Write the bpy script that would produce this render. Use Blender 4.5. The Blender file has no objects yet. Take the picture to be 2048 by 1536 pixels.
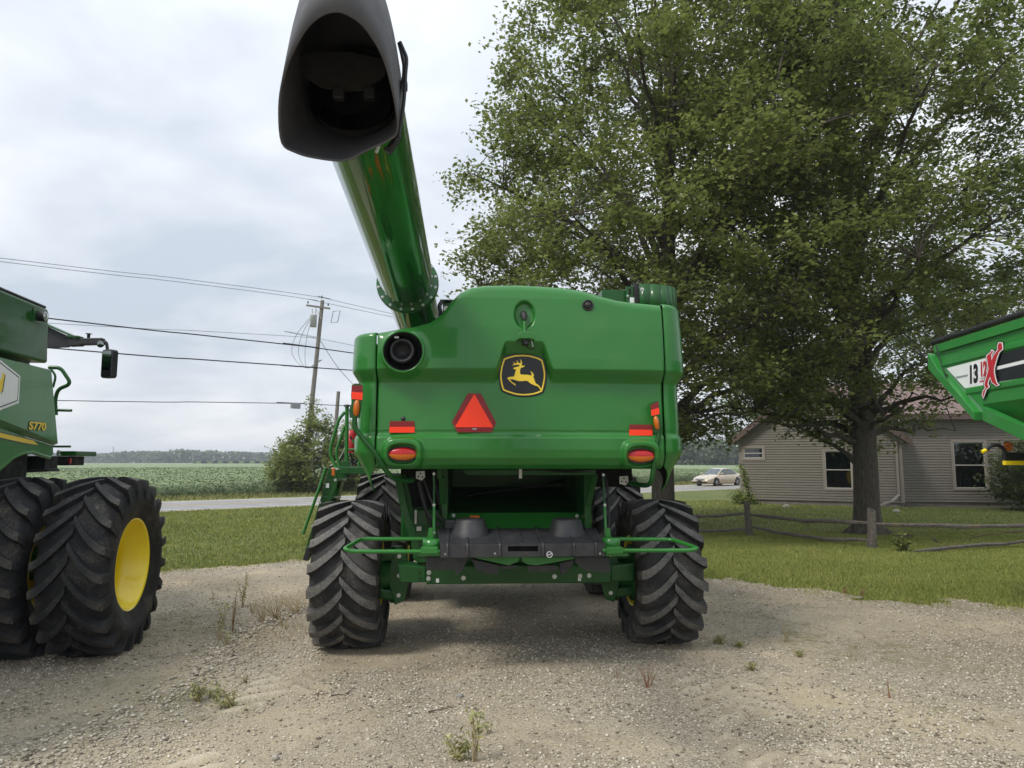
import bpy, math, random
import numpy as np
from mathutils import Vector, Matrix, Euler

# ------------------------------------------------------------------ camera
SC = bpy.context.scene
R = math.radians
FPX = 1420.0
CAM_H = 1.95
PITCH = math.atan(155.0 / FPX)
cam_d = bpy.data.cameras.new('camera')
cam_d.sensor_width = 36.0
cam_d.lens = FPX / 2048.0 * 36.0
cam_d.clip_start = 0.05
cam_d.clip_end = 6000.0
cam = bpy.data.objects.new('camera', cam_d)
cam.location = (0, 0, CAM_H)
cam.rotation_euler = (R(90) + PITCH, 0, 0)
SC.collection.objects.link(cam)
SC.camera = cam

# ------------------------------------------------------------------ world
SUN_EL, SUN_AZ = 52.0, 232.0       # azimuth clockwise from +Y: behind and to the left
world = bpy.data.worlds.new('World')
SC.world = world
world.use_nodes = True
wn, wl = world.node_tree.nodes, world.node_tree.links
wn.clear()
w_out = wn.new('ShaderNodeOutputWorld')
w_sky = wn.new('ShaderNodeTexSky')
w_sky.sky_type = 'NISHITA'
w_sky.sun_disc = False
w_sky.sun_elevation = R(SUN_EL)
w_sky.sun_rotation = R(SUN_AZ)
w_sky.air_density = 1.0
w_sky.dust_density = 2.0
w_bg1 = wn.new('ShaderNodeBackground')
w_bg1.inputs['Strength'].default_value = 0.1
wl.new(w_sky.outputs[0], w_bg1.inputs['Color'])
w_tc = wn.new('ShaderNodeTexCoord')
w_sep = wn.new('ShaderNodeSeparateXYZ')
wl.new(w_tc.outputs['Generated'], w_sep.inputs[0])
def wmath(op, a, b=None):
    n = wn.new('ShaderNodeMath'); n.operation = op
    for i, x in enumerate((a, b)):
        if x is None: continue
        if isinstance(x, (int, float)): n.inputs[i].default_value = x
        else: wl.new(x, n.inputs[i])
    return n.outputs[0]
zc = wmath('ADD', wmath('MAXIMUM', w_sep.outputs['Z'], 0.0), 0.30)
cx = wmath('DIVIDE', w_sep.outputs['X'], zc)
cy = wmath('DIVIDE', w_sep.outputs['Y'], zc)
w_cmb = wn.new('ShaderNodeCombineXYZ')
wl.new(cx, w_cmb.inputs[0]); wl.new(cy, w_cmb.inputs[1])
def wnoise(scale, detail, dist, off):
    n = wn.new('ShaderNodeTexNoise'); n.inputs['Scale'].default_value = scale
    n.inputs['Detail'].default_value = detail; n.inputs['Distortion'].default_value = dist
    n.inputs['Roughness'].default_value = 0.52
    mp = wn.new('ShaderNodeMapping'); mp.inputs['Location'].default_value = off
    mp.inputs['Scale'].default_value = (0.95, 1.1, 1.0)
    wl.new(w_cmb.outputs[0], mp.inputs[0]); wl.new(mp.outputs[0], n.inputs['Vector'])
    return n.outputs[0]
w_r1 = wn.new('ShaderNodeValToRGB')
w_r1.color_ramp.elements[0].position = 0.38
w_r1.color_ramp.elements[0].color = (0.362, 0.402, 0.456, 1)
w_r1.color_ramp.elements[1].position = 0.60
w_r1.color_ramp.elements[1].color = (0.605, 0.620, 0.640, 1)
nA = wnoise(1.0, 5.0, 0.2, (3.1, 1.7, 0)); nB = wnoise(3.0, 5.0, 0.3, (9.1, 4.7, 0))
wl.new(wmath('ADD', wmath('MULTIPLY', nA, 0.66), wmath('MULTIPLY', nB, 0.34)), w_r1.inputs[0])
w_bg2 = wn.new('ShaderNodeBackground')
w_bg2.inputs['Strength'].default_value = 1.0
wl.new(w_r1.outputs[0], w_bg2.inputs['Color'])
# overcast sky: brighter towards the zenith
wl.new(wmath('ADD', 0.88, wmath('MULTIPLY', wmath('MAXIMUM', w_sep.outputs['Z'], 0.0), 0.55)), w_bg2.inputs['Strength'])
w_mix = wn.new('ShaderNodeMixShader')
w_mix.inputs[0].default_value = 0.93
wl.new(w_bg1.outputs[0], w_mix.inputs[1]); wl.new(w_bg2.outputs[0], w_mix.inputs[2])
wl.new(w_mix.outputs[0], w_out.inputs['Surface'])

# ------------------------------------------------------------------ sun behind thin overcast
sun_d = bpy.data.lights.new('sun', 'SUN')
sun_d.energy = 1.5
sun_d.angle = R(14)
sun_d.color = (1.0, 0.955, 0.88)
sun = bpy.data.objects.new('sun', sun_d)
az, el = R(SUN_AZ), R(SUN_EL)
sdir = Vector((math.sin(az) * math.cos(el), math.cos(az) * math.cos(el), math.sin(el)))
sun.rotation_euler = (-sdir).to_track_quat('-Z', 'Y').to_euler()
sun.location = sdir * 60
SC.collection.objects.link(sun)

SC.view_settings.view_transform = 'Standard'
SC.view_settings.look = 'None'
SC.view_settings.exposure = 0.82
SC.view_settings.gamma = 1.0
SC.view_settings.use_curve_mapping = False
SC.render.engine = 'CYCLES'
SC.cycles.use_denoising = True
SC.cycles.max_bounces = 6
SC.cycles.diffuse_bounces = 3
SC.cycles.glossy_bounces = 3
SC.cycles.transmission_bounces = 4
SC.cycles.transparent_max_bounces = 6
SC.cycles.volume_bounces = 0
SC.cycles.use_adaptive_sampling = True
SC.cycles.adaptive_threshold = 0.02
SC.cycles.sample_clamp_indirect = 6.0

# ------------------------------------------------------------------ helpers
COL = SC.collection
rng = random.Random(7)
nrg = np.random.default_rng(11)
PI = math.pi

def ray(u, v):
    x = (u - 1024.0) / FPX; y = (768.0 - v) / FPX
    return Vector((x, math.cos(PITCH) - y * math.sin(PITCH), math.sin(PITCH) + y * math.cos(PITCH)))
def at(u, v, Y):
    d = ray(u, v); t = Y / d.y
    return Vector((d.x * t, Y, CAM_H + d.z * t))
def ground_at(u, v, z=0.0):
    d = ray(u, v); t = (z - CAM_H) / d.z
    return Vector((d.x * t, d.y * t, z))

def tag(o, label=None, cat=None, group=None, kind=None):
    if label: o['label'] = label
    if cat: o['category'] = cat
    if group: o['group'] = group
    if kind: o['kind'] = kind
    return o
def empty(name, loc=(0, 0, 0), rz=0.0, label=None, cat=None, group=None):
    o = bpy.data.objects.new(name, None)
    o.empty_display_size = 0.2
    o.location = loc; o.rotation_euler = (0, 0, rz)
    COL.objects.link(o)
    return tag(o, label, cat, group)
def link_mesh(name, me, parent=None, loc=None, rot=None):
    o = bpy.data.objects.new(name, me)
    if parent is not None: o.parent = parent
    if loc is not None: o.location = loc
    if rot is not None: o.rotation_euler = rot
    COL.objects.link(o)
    return o

class MB:
    """collects verts and faces of ONE mesh"""
    def __init__(s): s.v = []; s.f = []; s.m = []; s.s = []
    def add(s, vs, fs, mi=0, smooth=False):
        b = len(s.v)
        s.v.extend([tuple(p) for p in vs])
        for f in fs:
            s.f.append(tuple(b + i for i in f)); s.m.append(mi); s.s.append(smooth)
        return s
    def bx(s, x0, x1, y0, y1, z0, z1, mi=0):
        return s.add([(x0,y0,z0),(x1,y0,z0),(x1,y1,z0),(x0,y1,z0),(x0,y0,z1),(x1,y0,z1),(x1,y1,z1),(x0,y1,z1)],
                     [(0,3,2,1),(4,5,6,7),(0,1,5,4),(1,2,6,5),(2,3,7,6),(3,0,4,7)], mi)
    def hexa(s, b, t, mi=0):
        return s.add(list(b) + list(t), [(0,3,2,1),(4,5,6,7),(0,1,5,4),(1,2,6,5),(2,3,7,6),(3,0,4,7)], mi)
    def bar(s, p0, p1, w, h, up=(0,0,1), mi=0):
        p0, p1 = Vector(p0), Vector(p1); d = (p1 - p0).normalized()
        sd = d.cross(Vector(up))
        if sd.length < 1e-4: sd = d.cross(Vector((1,0,0)))
        sd.normalize(); u = sd.cross(d).normalized()
        q = lambda p: [p - sd*w/2 - u*h/2, p + sd*w/2 - u*h/2, p + sd*w/2 + u*h/2, p - sd*w/2 + u*h/2]
        a, b = q(p0), q(p1)
        return s.add(a + b, [(0,1,2,3),(7,6,5,4),(0,4,5,1),(1,5,6,2),(2,6,7,3),(3,7,4,0)], mi)
    def tube(s, path, r, n=8, caps=True, mi=0, smooth=True, closed=False):
        P = [Vector(p) for p in path]; k = len(P)
        rs = r if isinstance(r, (list, tuple)) else [r] * k
        ref = None; vs = []; fs = []
        for i in range(k):
            if closed: d = P[(i+1) % k] - P[i-1]
            else: d = P[min(i+1, k-1)] - P[max(i-1, 0)]
            if d.length < 1e-9: d = Vector((0,0,1))
            d.normalize()
            if ref is None:
                ref = d.orthogonal().normalized()
            else:
                ref = ref - d * ref.dot(d)
                if ref.length < 1e-6: ref = d.orthogonal()
                ref.normalize()
            bi = d.cross(ref)
            for j in range(n):
                a = 2 * PI * j / n
                vs.append(P[i] + (ref * math.cos(a) + bi * math.sin(a)) * rs[i])
        m = k if closed else k - 1
        for i in range(m):
            i2 = (i + 1) % k
            for j in range(n):
                j2 = (j + 1) % n
                fs.append((i*n+j, i*n+j2, i2*n+j2, i2*n+j))
        s.add(vs, fs, mi, smooth)
        if caps and not closed:
            s.add(vs[:n], [tuple(reversed(range(n)))], mi); s.add(vs[-n:], [tuple(range(n))], mi)
        return s
    def cyl(s, p0, p1, r0, r1=None, n=16, mi=0, smooth=True):
        return s.tube([p0, p1], [r0, r0 if r1 is None else r1], n, True, mi, smooth)
    def lathe(s, prof, axis='x', n=32, c=(0,0,0), mi=0, smooth=True, closed=False):
        vs = []; fs = []; k = len(prof); c = Vector(c)
        for (a, r) in prof:
            for j in range(n):
                t = 2 * PI * j / n
                p, q = r * math.cos(t), r * math.sin(t)
                vs.append(c + Vector({'x': (a, p, q), 'y': (q, a, p), 'z': (p, q, a)}[axis]))
        for i in range(k if closed else k - 1):
            i2 = (i + 1) % k
            for j in range(n):
                j2 = (j + 1) % n
                fs.append((i*n+j, i*n+j2, i2*n+j2, i2*n+j))
        return s.add(vs, fs, mi, smooth)
    def prism(s, poly, a0, a1, axis='y', mi=0):
        n = len(poly)
        def q(p, a):
            return {'y': (p[0], a, p[1]), 'x': (a, p[0], p[1]), 'z': (p[0], p[1], a)}[axis]
        vs = [q(p, a0) for p in poly] + [q(p, a1) for p in poly]
        fs = [tuple(range(n)), tuple(reversed(range(n, 2*n)))]
        for i in range(n):
            j = (i + 1) % n
            fs.append((j, i, n+i, n+j))
        return s.add(vs, fs, mi)
    def build(s, name, mats, parent=None, bevel=0.0, loc=None, rot=None, seg=2, auto=False):
        me = bpy.data.meshes.new(name)
        me.from_pydata(s.v, [], s.f)
        mats = mats if isinstance(mats, (list, tuple)) else [mats]
        for m in mats: me.materials.append(m)
        me.polygons.foreach_set('material_index', s.m)
        me.polygons.foreach_set('use_smooth', s.s)
        me.update()
        o = link_mesh(name, me, parent, loc, rot)
        if bevel:
            b = o.modifiers.new('bevel', 'BEVEL'); b.width = bevel; b.segments = seg
            b.limit_method = 'ANGLE'; b.angle_limit = R(40)
        return o

def np_mesh(name, V, F, mats, parent=None, smooth=False, kind=None):
    """V (n,3) array, F (m,k) array of equal-sized faces"""
    me = bpy.data.meshes.new(name)
    V = np.asarray(V, dtype=np.float32); F = np.asarray(F, dtype=np.int32)
    me.vertices.add(len(V)); me.vertices.foreach_set('co', V.ravel())
    k = F.shape[1]
    me.loops.add(F.size); me.loops.foreach_set('vertex_index', F.ravel())
    me.polygons.add(len(F))
    me.polygons.foreach_set('loop_start', np.arange(0, F.size, k, dtype=np.int32))
    me.polygons.foreach_set('loop_total', np.full(len(F), k, dtype=np.int32))
    if smooth: me.polygons.foreach_set('use_smooth', np.ones(len(F), dtype=bool))
    me.update(calc_edges=True)
    for m in (mats if isinstance(mats, (list, tuple)) else [mats]): me.materials.append(m)
    o = link_mesh(name, me, parent)
    if kind: o['kind'] = kind
    return o

def copy_tree(o, parent=None):
    c = o.copy(); COL.objects.link(c); c.parent = parent
    for ch in list(o.children): copy_tree(ch, c)
    return c

def smooth_path(pts, n=6):
    """Catmull-Rom through the points"""
    P = [Vector(p) for p in pts]
    Q = [P[0]*2 - P[1]] + P + [P[-1]*2 - P[-2]]
    out = []
    for i in range(1, len(Q) - 2):
        for k in range(n):
            t = k / n
            a, b, c, d = Q[i-1], Q[i], Q[i+1], Q[i+2]
            out.append(0.5 * ((2*b) + (c-a)*t + (2*a-5*b+4*c-d)*t*t + (3*b-a-3*c+d)*t**3))
    out.append(P[-1])
    return out
def bend_path(pts, r=0.06, n=5):
    """polyline with rounded corners"""
    P = [Vector(p) for p in pts]; out = [P[0]]
    for i in range(1, len(P) - 1):
        a, b, c = P[i-1], P[i], P[i+1]
        l = min(r, (b-a).length*0.45, (c-b).length*0.45)
        p, q = b + (a-b).normalized()*l, b + (c-b).normalized()*l
        for k in range(n + 1):
            t = k / n
            out.append(p*(1-t)**2 + b*2*t*(1-t) + q*t*t)
    out.append(P[-1])
    return out

# ---- numpy value noise
def _hash(ix, iy, seed):
    h = (ix.astype(np.int64) * 374761393 + iy.astype(np.int64) * 668265263 + seed * 144665) & 0x7fffffff
    h = ((h ^ (h >> 13)) * 1274126177) & 0x7fffffff
    return ((h ^ (h >> 16)) & 0xffff) / 65535.0
def vnoise(x, y, seed=0):
    x = np.asarray(x, float); y = np.asarray(y, float)
    ix, iy = np.floor(x), np.floor(y); fx, fy = x - ix, y - iy
    fx = fx*fx*(3-2*fx); fy = fy*fy*(3-2*fy)
    a = _hash(ix, iy, seed); b = _hash(ix+1, iy, seed); c = _hash(ix, iy+1, seed); d = _hash(ix+1, iy+1, seed)
    return (a*(1-fx)+b*fx)*(1-fy) + (c*(1-fx)+d*fx)*fy
def fbm(x, y, seed=0, oct=4):
    s = 0; a = 0.5; t = 0
    for i in range(oct):
        s = s + a * vnoise(np.asarray(x)*2**i, np.asarray(y)*2**i, seed+i*17); t += a; a *= 0.5
    return s / t
def sstep(a, b, x):
    t = np.clip((np.asarray(x, float)-a)/(b-a), 0, 1)
    return t*t*(3-2*t)

# ------------------------------------------------------------------ materials
def lin(h):
    h = h.lstrip('#')
    c = [int(h[i:i+2], 16)/255 for i in (0, 2, 4)]
    return tuple(x/12.92 if x <= 0.04045 else ((x+0.055)/1.055)**2.4 for x in c)
class NT:
    def __init__(s, name):
        s.m = bpy.data.materials.new(name); s.m.use_nodes = True
        s.n = s.m.node_tree.nodes; s.l = s.m.node_tree.links
        s.p = s.n['Principled BSDF']; s.out = s.n['Material Output']
        s.tc = s.n.new('ShaderNodeTexCoord')
    def noise(s, scale, detail=4, rough=0.55, dist=0.0, coord='Object', vec=None, out=0):
        n = s.n.new('ShaderNodeTexNoise'); n.inputs['Scale'].default_value = scale
        n.inputs['Detail'].default_value = detail; n.inputs['Roughness'].default_value = rough
        n.inputs['Distortion'].default_value = dist
        s.l.new(vec if vec is not None else s.tc.outputs[coord], n.inputs['Vector'])
        return n.outputs[out]
    def voro(s, scale, feature='F1', out='Distance', coord='Object', rnd=1.0):
        n = s.n.new('ShaderNodeTexVoronoi'); n.feature = feature
        n.inputs['Scale'].default_value = scale; n.inputs['Randomness'].default_value = rnd
        s.l.new(s.tc.outputs[coord], n.inputs['Vector'])
        return n.outputs[out]
    def mapping(s, scale=(1,1,1), rot=(0,0,0), loc=(0,0,0), coord='Object'):
        n = s.n.new('ShaderNodeMapping')
        n.inputs['Scale'].default_value = scale; n.inputs['Rotation'].default_value = rot; n.inputs['Location'].default_value = loc
        s.l.new(s.tc.outputs[coord], n.inputs[0])
        return n.outputs[0]
    def ramp(s, x, stops):
        n = s.n.new('ShaderNodeValToRGB'); cr = n.color_ramp
        while len(cr.elements) < len(stops): cr.elements.new(0.5)
        for e, (p, c) in zip(cr.elements, stops):
            e.position = p; e.color = (*c, 1) if isinstance(c, (tuple, list)) else (c, c, c, 1)
        s.l.new(x, n.inputs[0])
        return n.outputs[0]
    def mix(s, fac, a, b, mode='MIX'):
        n = s.n.new('ShaderNodeMix'); n.data_type = 'RGBA'; n.blend_type = mode
        for i, x in ((0, fac), (6, a), (7, b)):
            if isinstance(x, (int, float)): n.inputs[i].default_value = x if i == 0 else (x, x, x, 1)
            elif isinstance(x, tuple): n.inputs[i].default_value = (*x, 1)
            else: s.l.new(x, n.inputs[i])
        return n.outputs[2]
    def math(s, op, a, b=None):
        n = s.n.new('ShaderNodeMath'); n.operation = op
        for i, x in enumerate((a, b)):
            if x is None: continue
            if isinstance(x, (int, float)): n.inputs[i].default_value = x
            else: s.l.new(x, n.inputs[i])
        return n.outputs[0]
    def island(s):
        n = s.n.new('ShaderNodeNewGeometry'); return n.outputs['Random Per Island']
    def objrand(s):
        n = s.n.new('ShaderNodeObjectInfo'); return n.outputs['Random']
    def bump(s, h, dist=0.01, strength=0.6, normal=None):
        n = s.n.new('ShaderNodeBump'); n.inputs['Distance'].default_value = dist
        n.inputs['Strength'].default_value = strength; s.l.new(h, n.inputs['Height'])
        if normal is not None: s.l.new(normal, n.inputs['Normal'])
        return n.outputs[0]
    def set(s, **kw):
        for k, x in kw.items():
            i = s.p.inputs[k.replace('_', ' ')]
            if isinstance(x, (int, float)): i.default_value = x
            elif isinstance(x, tuple): i.default_value = (*x, 1) if len(x) == 3 else x
            else: s.l.new(x, i)
        return s
def pm(name, col, rough=0.5, metal=0.0, coat=0.0, var=0.15, scale=6.0, bump=0.0, bscale=120.0, spec=0.5, dust=0.0):
    """painted / plain surface: slight tone variation, uneven gloss, fine relief"""
    t = NT(name); col = lin(col) if isinstance(col, str) else col
    n = t.noise(scale, 5, 0.6)
    dk = tuple(c*(1-var) for c in col); lt = tuple(min(1, c*(1+var)) for c in col)
    c = t.ramp(n, [(0.3, dk), (0.7, lt)])
    if dust:
        d = t.ramp(t.noise(scale*2.3, 6, 0.7), [(0.45, 0.0), (0.8, dust)])
        c = t.mix(d, c, (0.30, 0.27, 0.21))
    rr = t.ramp(t.noise(scale*1.7, 4), [(0.3, max(0.02, rough*0.8)), (0.7, min(1, rough*1.25))])
    t.set(Base_Color=c, Roughness=rr, Metallic=metal)
    t.p.inputs['Specular IOR Level'].default_value = spec
    if coat:
        t.set(Coat_Weight=coat); t.p.inputs['Coat Roughness'].default_value = 0.06
    if bump: t.set(Normal=t.bump(t.noise(bscale, 4), 0.002, bump))
    return t.m

M = {}
def paint(name, col, rough, coat, orange=0.05):
    t = NT(name); col = lin(col)
    c = t.ramp(t.noise(1.3, 4), [(0.3, tuple(x*0.93 for x in col)), (0.7, tuple(x*1.06 for x in col))])
    d = t.ramp(t.noise(3.0, 8, 0.7), [(0.52, 0.0), (0.85, 0.10)])
    c = t.mix(d, c, (0.22, 0.24, 0.17))
    rr = t.ramp(t.noise(2.2, 6, 0.65), [(0.3, rough*0.8), (0.75, rough*1.3)])
    t.set(Base_Color=c, Roughness=rr, Coat_Weight=coat)
    t.p.inputs['Specular IOR Level'].default_value = 0.25
    t.p.inputs['Coat Roughness'].default_value = 0.045
    n1 = t.bump(t.noise(4.0, 1), 0.006, orange)
    t.set(Coat_Normal=n1, Normal=n1)
    return t.m
M['green'] = paint('green_paint', '#28702a', 0.40, 0.55, 0.12)
M['green_gloss'] = paint('green_gloss_paint', '#165a1e', 0.22, 1.0, 0.012)
M['green_frame'] = paint('green_frame_paint', '#174f1d', 0.42, 0.3, 0.05)  # green taken darker to carry the deep shade under the machine
M['cart_green'] = paint('cart_green_paint', '#2c7c35', 0.38, 0.3, 0.12)
M['yellow'] = pm('wheel_yellow_paint', '#ffdf18', 0.34, coat=0.4, var=0.06, dust=0.06)
M['decal_yellow'] = pm('decal_yellow', '#f0cf3a', 0.4, var=0.04)
M['decal_black'] = pm('decal_black', '#12151a', 0.32, var=0.1)
M['decal_white'] = pm('decal_white', '#e4e6e6', 0.4, var=0.04)
M['decal_grey'] = pm('decal_grey', '#8d9296', 0.4, var=0.04)
M['decal_red'] = pm('decal_red', '#b8202c', 0.4, var=0.08)
M['black'] = pm('black_plastic', '#1d1e21', 0.55, var=0.2, bump=0.15, bscale=300, dust=0.05)
M['deck'] = pm('deck_plastic', '#2a2b2f', 0.48, var=0.15, scale=4, bump=0.25, bscale=260, dust=0.12)
M['rubber'] = pm('spout_rubber', '#505055', 0.6, var=0.12, scale=3, bump=0.25, bscale=180, dust=0.08)
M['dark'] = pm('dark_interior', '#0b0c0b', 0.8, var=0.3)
M['hose'] = pm('hose_rubber', '#141416', 0.45, var=0.2)
M['steel'] = pm('zinc_steel', '#b9bcb8', 0.35, metal=0.9, var=0.15)
M['galv'] = pm('galvanised_plate', '#c9c9c2', 0.5, metal=0.3, var=0.12)
M['orange_refl'] = pm('orange_reflector', '#ff3a12', 0.35, var=0.04)
M['maroon_refl'] = pm('maroon_reflector', '#7d1016', 0.3, var=0.1)
M['white_plain'] = pm('white_plain', '#dcdcd6', 0.5, var=0.08)
def lens(name, col):
    t = NT(name); c = lin(col)
    mp = t.mapping((1, 1, 1))
    w = t.n.new('ShaderNodeTexWave'); w.inputs['Scale'].default_value = 26; t.l.new(mp, w.inputs[0])
    cc = t.ramp(w.outputs[1], [(0.1, tuple(x*0.55 for x in c)), (0.9, c)])
    t.set(Base_Color=cc, Roughness=0.3, Coat_Weight=0.25)
    return t.m
M['lens_red'] = lens('red_lens', '#c40a14')
M['lens_amber'] = lens('amber_lens', '#d8700a')
M['glass_lamp'] = pm('lamp_glass', '#b8bcbc', 0.12, metal=0.5, var=0.3, scale=40, coat=0.8)
M['mirror'] = pm('mirror_glass', '#7a8480', 0.03, metal=1.0, var=0.02)
def tyre_mat(name, base, worn, lo, hi):
    t = NT(name); b = lin(base); w = lin(worn)
    big = t.noise(4.0, 6, 0.7); fine = t.noise(90.0, 3, 0.7)
    c = t.ramp(big, [(0.3, tuple(x*0.75 for x in b)), (0.7, tuple(x*1.3 for x in b))])
    f = t.math('ADD', t.math('MULTIPLY', big, 0.5), t.math('MULTIPLY', fine, 0.5))
    c = t.mix(t.ramp(f, [(lo, 0.0), (hi, 1.0)]), c, w)
    dm = t.math('MULTIPLY', t.ramp(t.noise(2.6, 5, 0.7, 0.5), [(0.48, 0.0), (0.70, 0.75)]), t.ramp(t.noise(38.0, 4, 0.75), [(0.42, 0.15), (0.62, 1.0)]))
    c = t.mix(dm, c, (0.165, 0.145, 0.112))
    t.set(Base_Color=c, Roughness=0.72, Normal=t.bump(fine, 0.004, 0.5))
    t.p.inputs['Specular IOR Level'].default_value = 0.35
    return t.m
M['tyre'] = tyre_mat('tyre_rubber', '#28282a', '#56534d', 0.48, 0.76)
M['tyre_lug'] = tyre_mat('tyre_lug_rubber', '#3a3a3c', '#84817b', 0.42, 0.66)
M['tyre_dark'] = tyre_mat('tyre_dark_rubber', '#1c1d21', '#4a4640', 0.54, 0.78)
M['lug_dark'] = tyre_mat('tyre_dark_lug_rubber', '#26272b', '#6a645a', 0.52, 0.74)

# ================================================================== GROUND
RD = Vector((0.79, 0.613, 0)).normalized(); RN = Vector((-RD.y, RD.x, 0))
def road(n, s, z=0.0): return Vector((RN.x*n + RD.x*s, RN.y*n + RD.y*s, z))

def ground_mat():
    t = NT('far_ground')
    c = t.ramp(t.noise(0.02, 5), [(0.35, (0.07, 0.10, 0.03)), (0.65, (0.13, 0.15, 0.05))])
    t.set(Base_Color=c, Roughness=0.95); return t.m
def lawn_mat(name, a, b, c3):
    t = NT(name)
    big = t.noise(0.35, 5, 0.6, 0.6); mid = t.noise(3.0, 6, 0.7); fine = t.noise(60, 4, 0.8)
    c = t.ramp(big, [(0.32, a), (0.68, b)])
    c = t.mix(t.ramp(mid, [(0.42, 0.0), (0.75, 0.75)]), c, c3)
    c = t.mix(0.55, c, t.ramp(fine, [(0.25, 0.12), (0.75, 0.9)]), 'OVERLAY')
    t.set(Base_Color=c, Roughness=0.9, Normal=t.bump(t.noise(45, 4, 0.8), 0.03, 0.7))
    t.p.inputs['Specular IOR Level'].default_value = 0.15
    return t.m
M['lawn'] = lawn_mat('lawn_turf', (0.078, 0.109, 0.034), (0.137, 0.167, 0.053), (0.203, 0.193, 0.092))
M['verge'] = lawn_mat('verge_grass', (0.11, 0.13, 0.04), (0.17, 0.18, 0.06), (0.24, 0.22, 0.10))

o = MB().add([(-2500,-2500,-0.03),(2500,-2500,-0.03),(2500,2500,-0.03),(-2500,2500,-0.03)], [(0,1,2,3)]).build('ground', ground_mat())
tag(o, kind='structure')
def strip(name, n0, n1, s0, s1, z, mat, kind='structure'):
    o = MB().add([road(n0,s0,z), road(n0,s1,z), road(n1,s1,z), road(n1,s0,z)], [(0,1,2,3)]).build(name, mat)
    return tag(o, kind=kind)
strip('lawn', -60, 30.6, -140, 160, 0.0, M['lawn'])
strip('verge', 38.2, 42.6, -400, 500, 0.0, M['verge'])

def road_mat():
    t = NT('asphalt_old')
    c = t.ramp(t.noise(0.8, 6, 0.6), [(0.3, (0.20, 0.20, 0.205)), (0.7, (0.28, 0.28, 0.285))])
    c = t.mix(0.35, c, t.ramp(t.noise(40, 4, 0.8), [(0.3, 0.2), (0.7, 0.8)]), 'OVERLAY')
    t.set(Base_Color=c, Roughness=0.85); return t.m
M['shoulder'] = pm('gravel_shoulder', (0.34, 0.30, 0.235), 0.95, var=0.25, scale=1.5)
strip('road_shoulder', 30.6, 38.2, -400, 500, 0.0, M['shoulder'])
strip('road', 31.2, 37.6, -400, 500, 0.006, road_mat())
M['road_white'] = pm('road_line_white', (0.62, 0.62, 0.60), 0.8, var=0.2, scale=3)
M['road_yellow'] = pm('road_line_yellow', (0.50, 0.36, 0.08), 0.8, var=0.2, scale=3)
for n0, mt in ((31.45, 'road_white'), (37.25, 'road_white'), (34.2, 'road_yellow'), (34.5, 'road_yellow')):
    strip('road_line', n0, n0+0.13, -400, 500, 0.011, M[mt])

# ---- gravel lot -------------------------------------------------------
LOT = [(-32, -18), (26, -18), (26, 6.2), (13, 8.2), (8.6, 8.9), (6.8, 9.55), (5.9, 9.9), (4.9, 10.45), (4.1, 11.3), (3.3, 12.0), (2.0, 13.4), (0.2, 14.2), (-2.0, 14.6), (-4.1, 14.25), (-6.3, 12.7), (-9.5, 11.2), (-16, 9.6), (-32, 8)]
def in_poly(x, y, poly):
    x = np.asarray(x); y = np.asarray(y); ins = np.zeros(x.shape, bool); n = len(poly)
    for i in range(n):
        x0, y0 = poly[i]; x1, y1 = poly[i-1]
        c = ((y0 > y) != (y1 > y)) & (x < (x1-x0)*(y-y0)/((y1-y0) or 1e-9) + x0)
        ins ^= c
    return ins
def lot_mask(x, y):
    jx = (vnoise(np.asarray(x)*1.3, np.asarray(y)*1.3, 5)-0.5)*0.8 + (vnoise(np.asarray(x)*5, np.asarray(y)*5, 6)-0.5)*0.5
    return in_poly(np.asarray(x)+jx*0.4, np.asarray(y)+jx, LOT)
def tread_print(x, y):
    x = np.asarray(x, float); y = np.asarray(y, float); s = np.zeros_like(x)
    for xc in (-1.86, 1.78):
        dx = x - xc - 0.05*(6-y)
        w = sstep(0.42, 0.32, np.abs(dx)) * sstep(6.9, 6.2, y) * sstep(3.0, 4.0, y)
        ph = (y + np.abs(dx)*0.75 + 0.12*(dx > 0)) / 0.24
        s = s + w*sstep(0.42, 0.60, np.mod(ph, 1.0)) * sstep(1.0, 0.84, np.mod(ph, 1.0)) * sstep(0.30, 0.55, vnoise(x*1.7, y*1.7, 31))
    return s
def lot_h(x, y):
    x = np.asarray(x, float); y = np.asarray(y, float)
    h = 0.016 + 0.022*fbm(x*0.9, y*0.9, 3, 4) + 0.012*fbm(x*7, y*7, 9, 3)
    # tread prints left where the machine rolled
    h = h + 0.030*tread_print(x, y)
    # loose windrow of stones between the two machines
    xr = -2.9 + 0.10*(y-7) + 0.18*np.sin(y*1.3)
    h = h + 0.035*np.exp(-((x-xr)/0.22)**2) * sstep(4.5, 5.3, y) * sstep(12, 10, y) * (0.5+vnoise(x*6, y*6, 44))
    return h
gx = np.concatenate([np.arange(-32, -7.2, 0.4), np.arange(-7.2, 8.4, 0.045), np.arange(8.4, 26.1, 0.4)])
gy = np.concatenate([np.arange(-18, 4.2, 0.6), np.arange(4.2, 9.0, 0.045), np.arange(9.0, 15.2, 0.08)])
GX, GY = np.meshgrid(gx, gy, indexing='xy')
GZ = lot_h(GX, GY)
V = np.stack([GX.ravel(), GY.ravel(), GZ.ravel()], 1)
ny, nx = GX.shape
I = (np.arange(ny-1)[:, None]*nx + np.arange(nx-1)[None, :]).ravel()
F = np.stack([I, I+1, I+nx+1, I+nx], 1)
ctr = V[F].mean(1)
F = F[lot_mask(ctr[:, 0], ctr[:, 1])]
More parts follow.
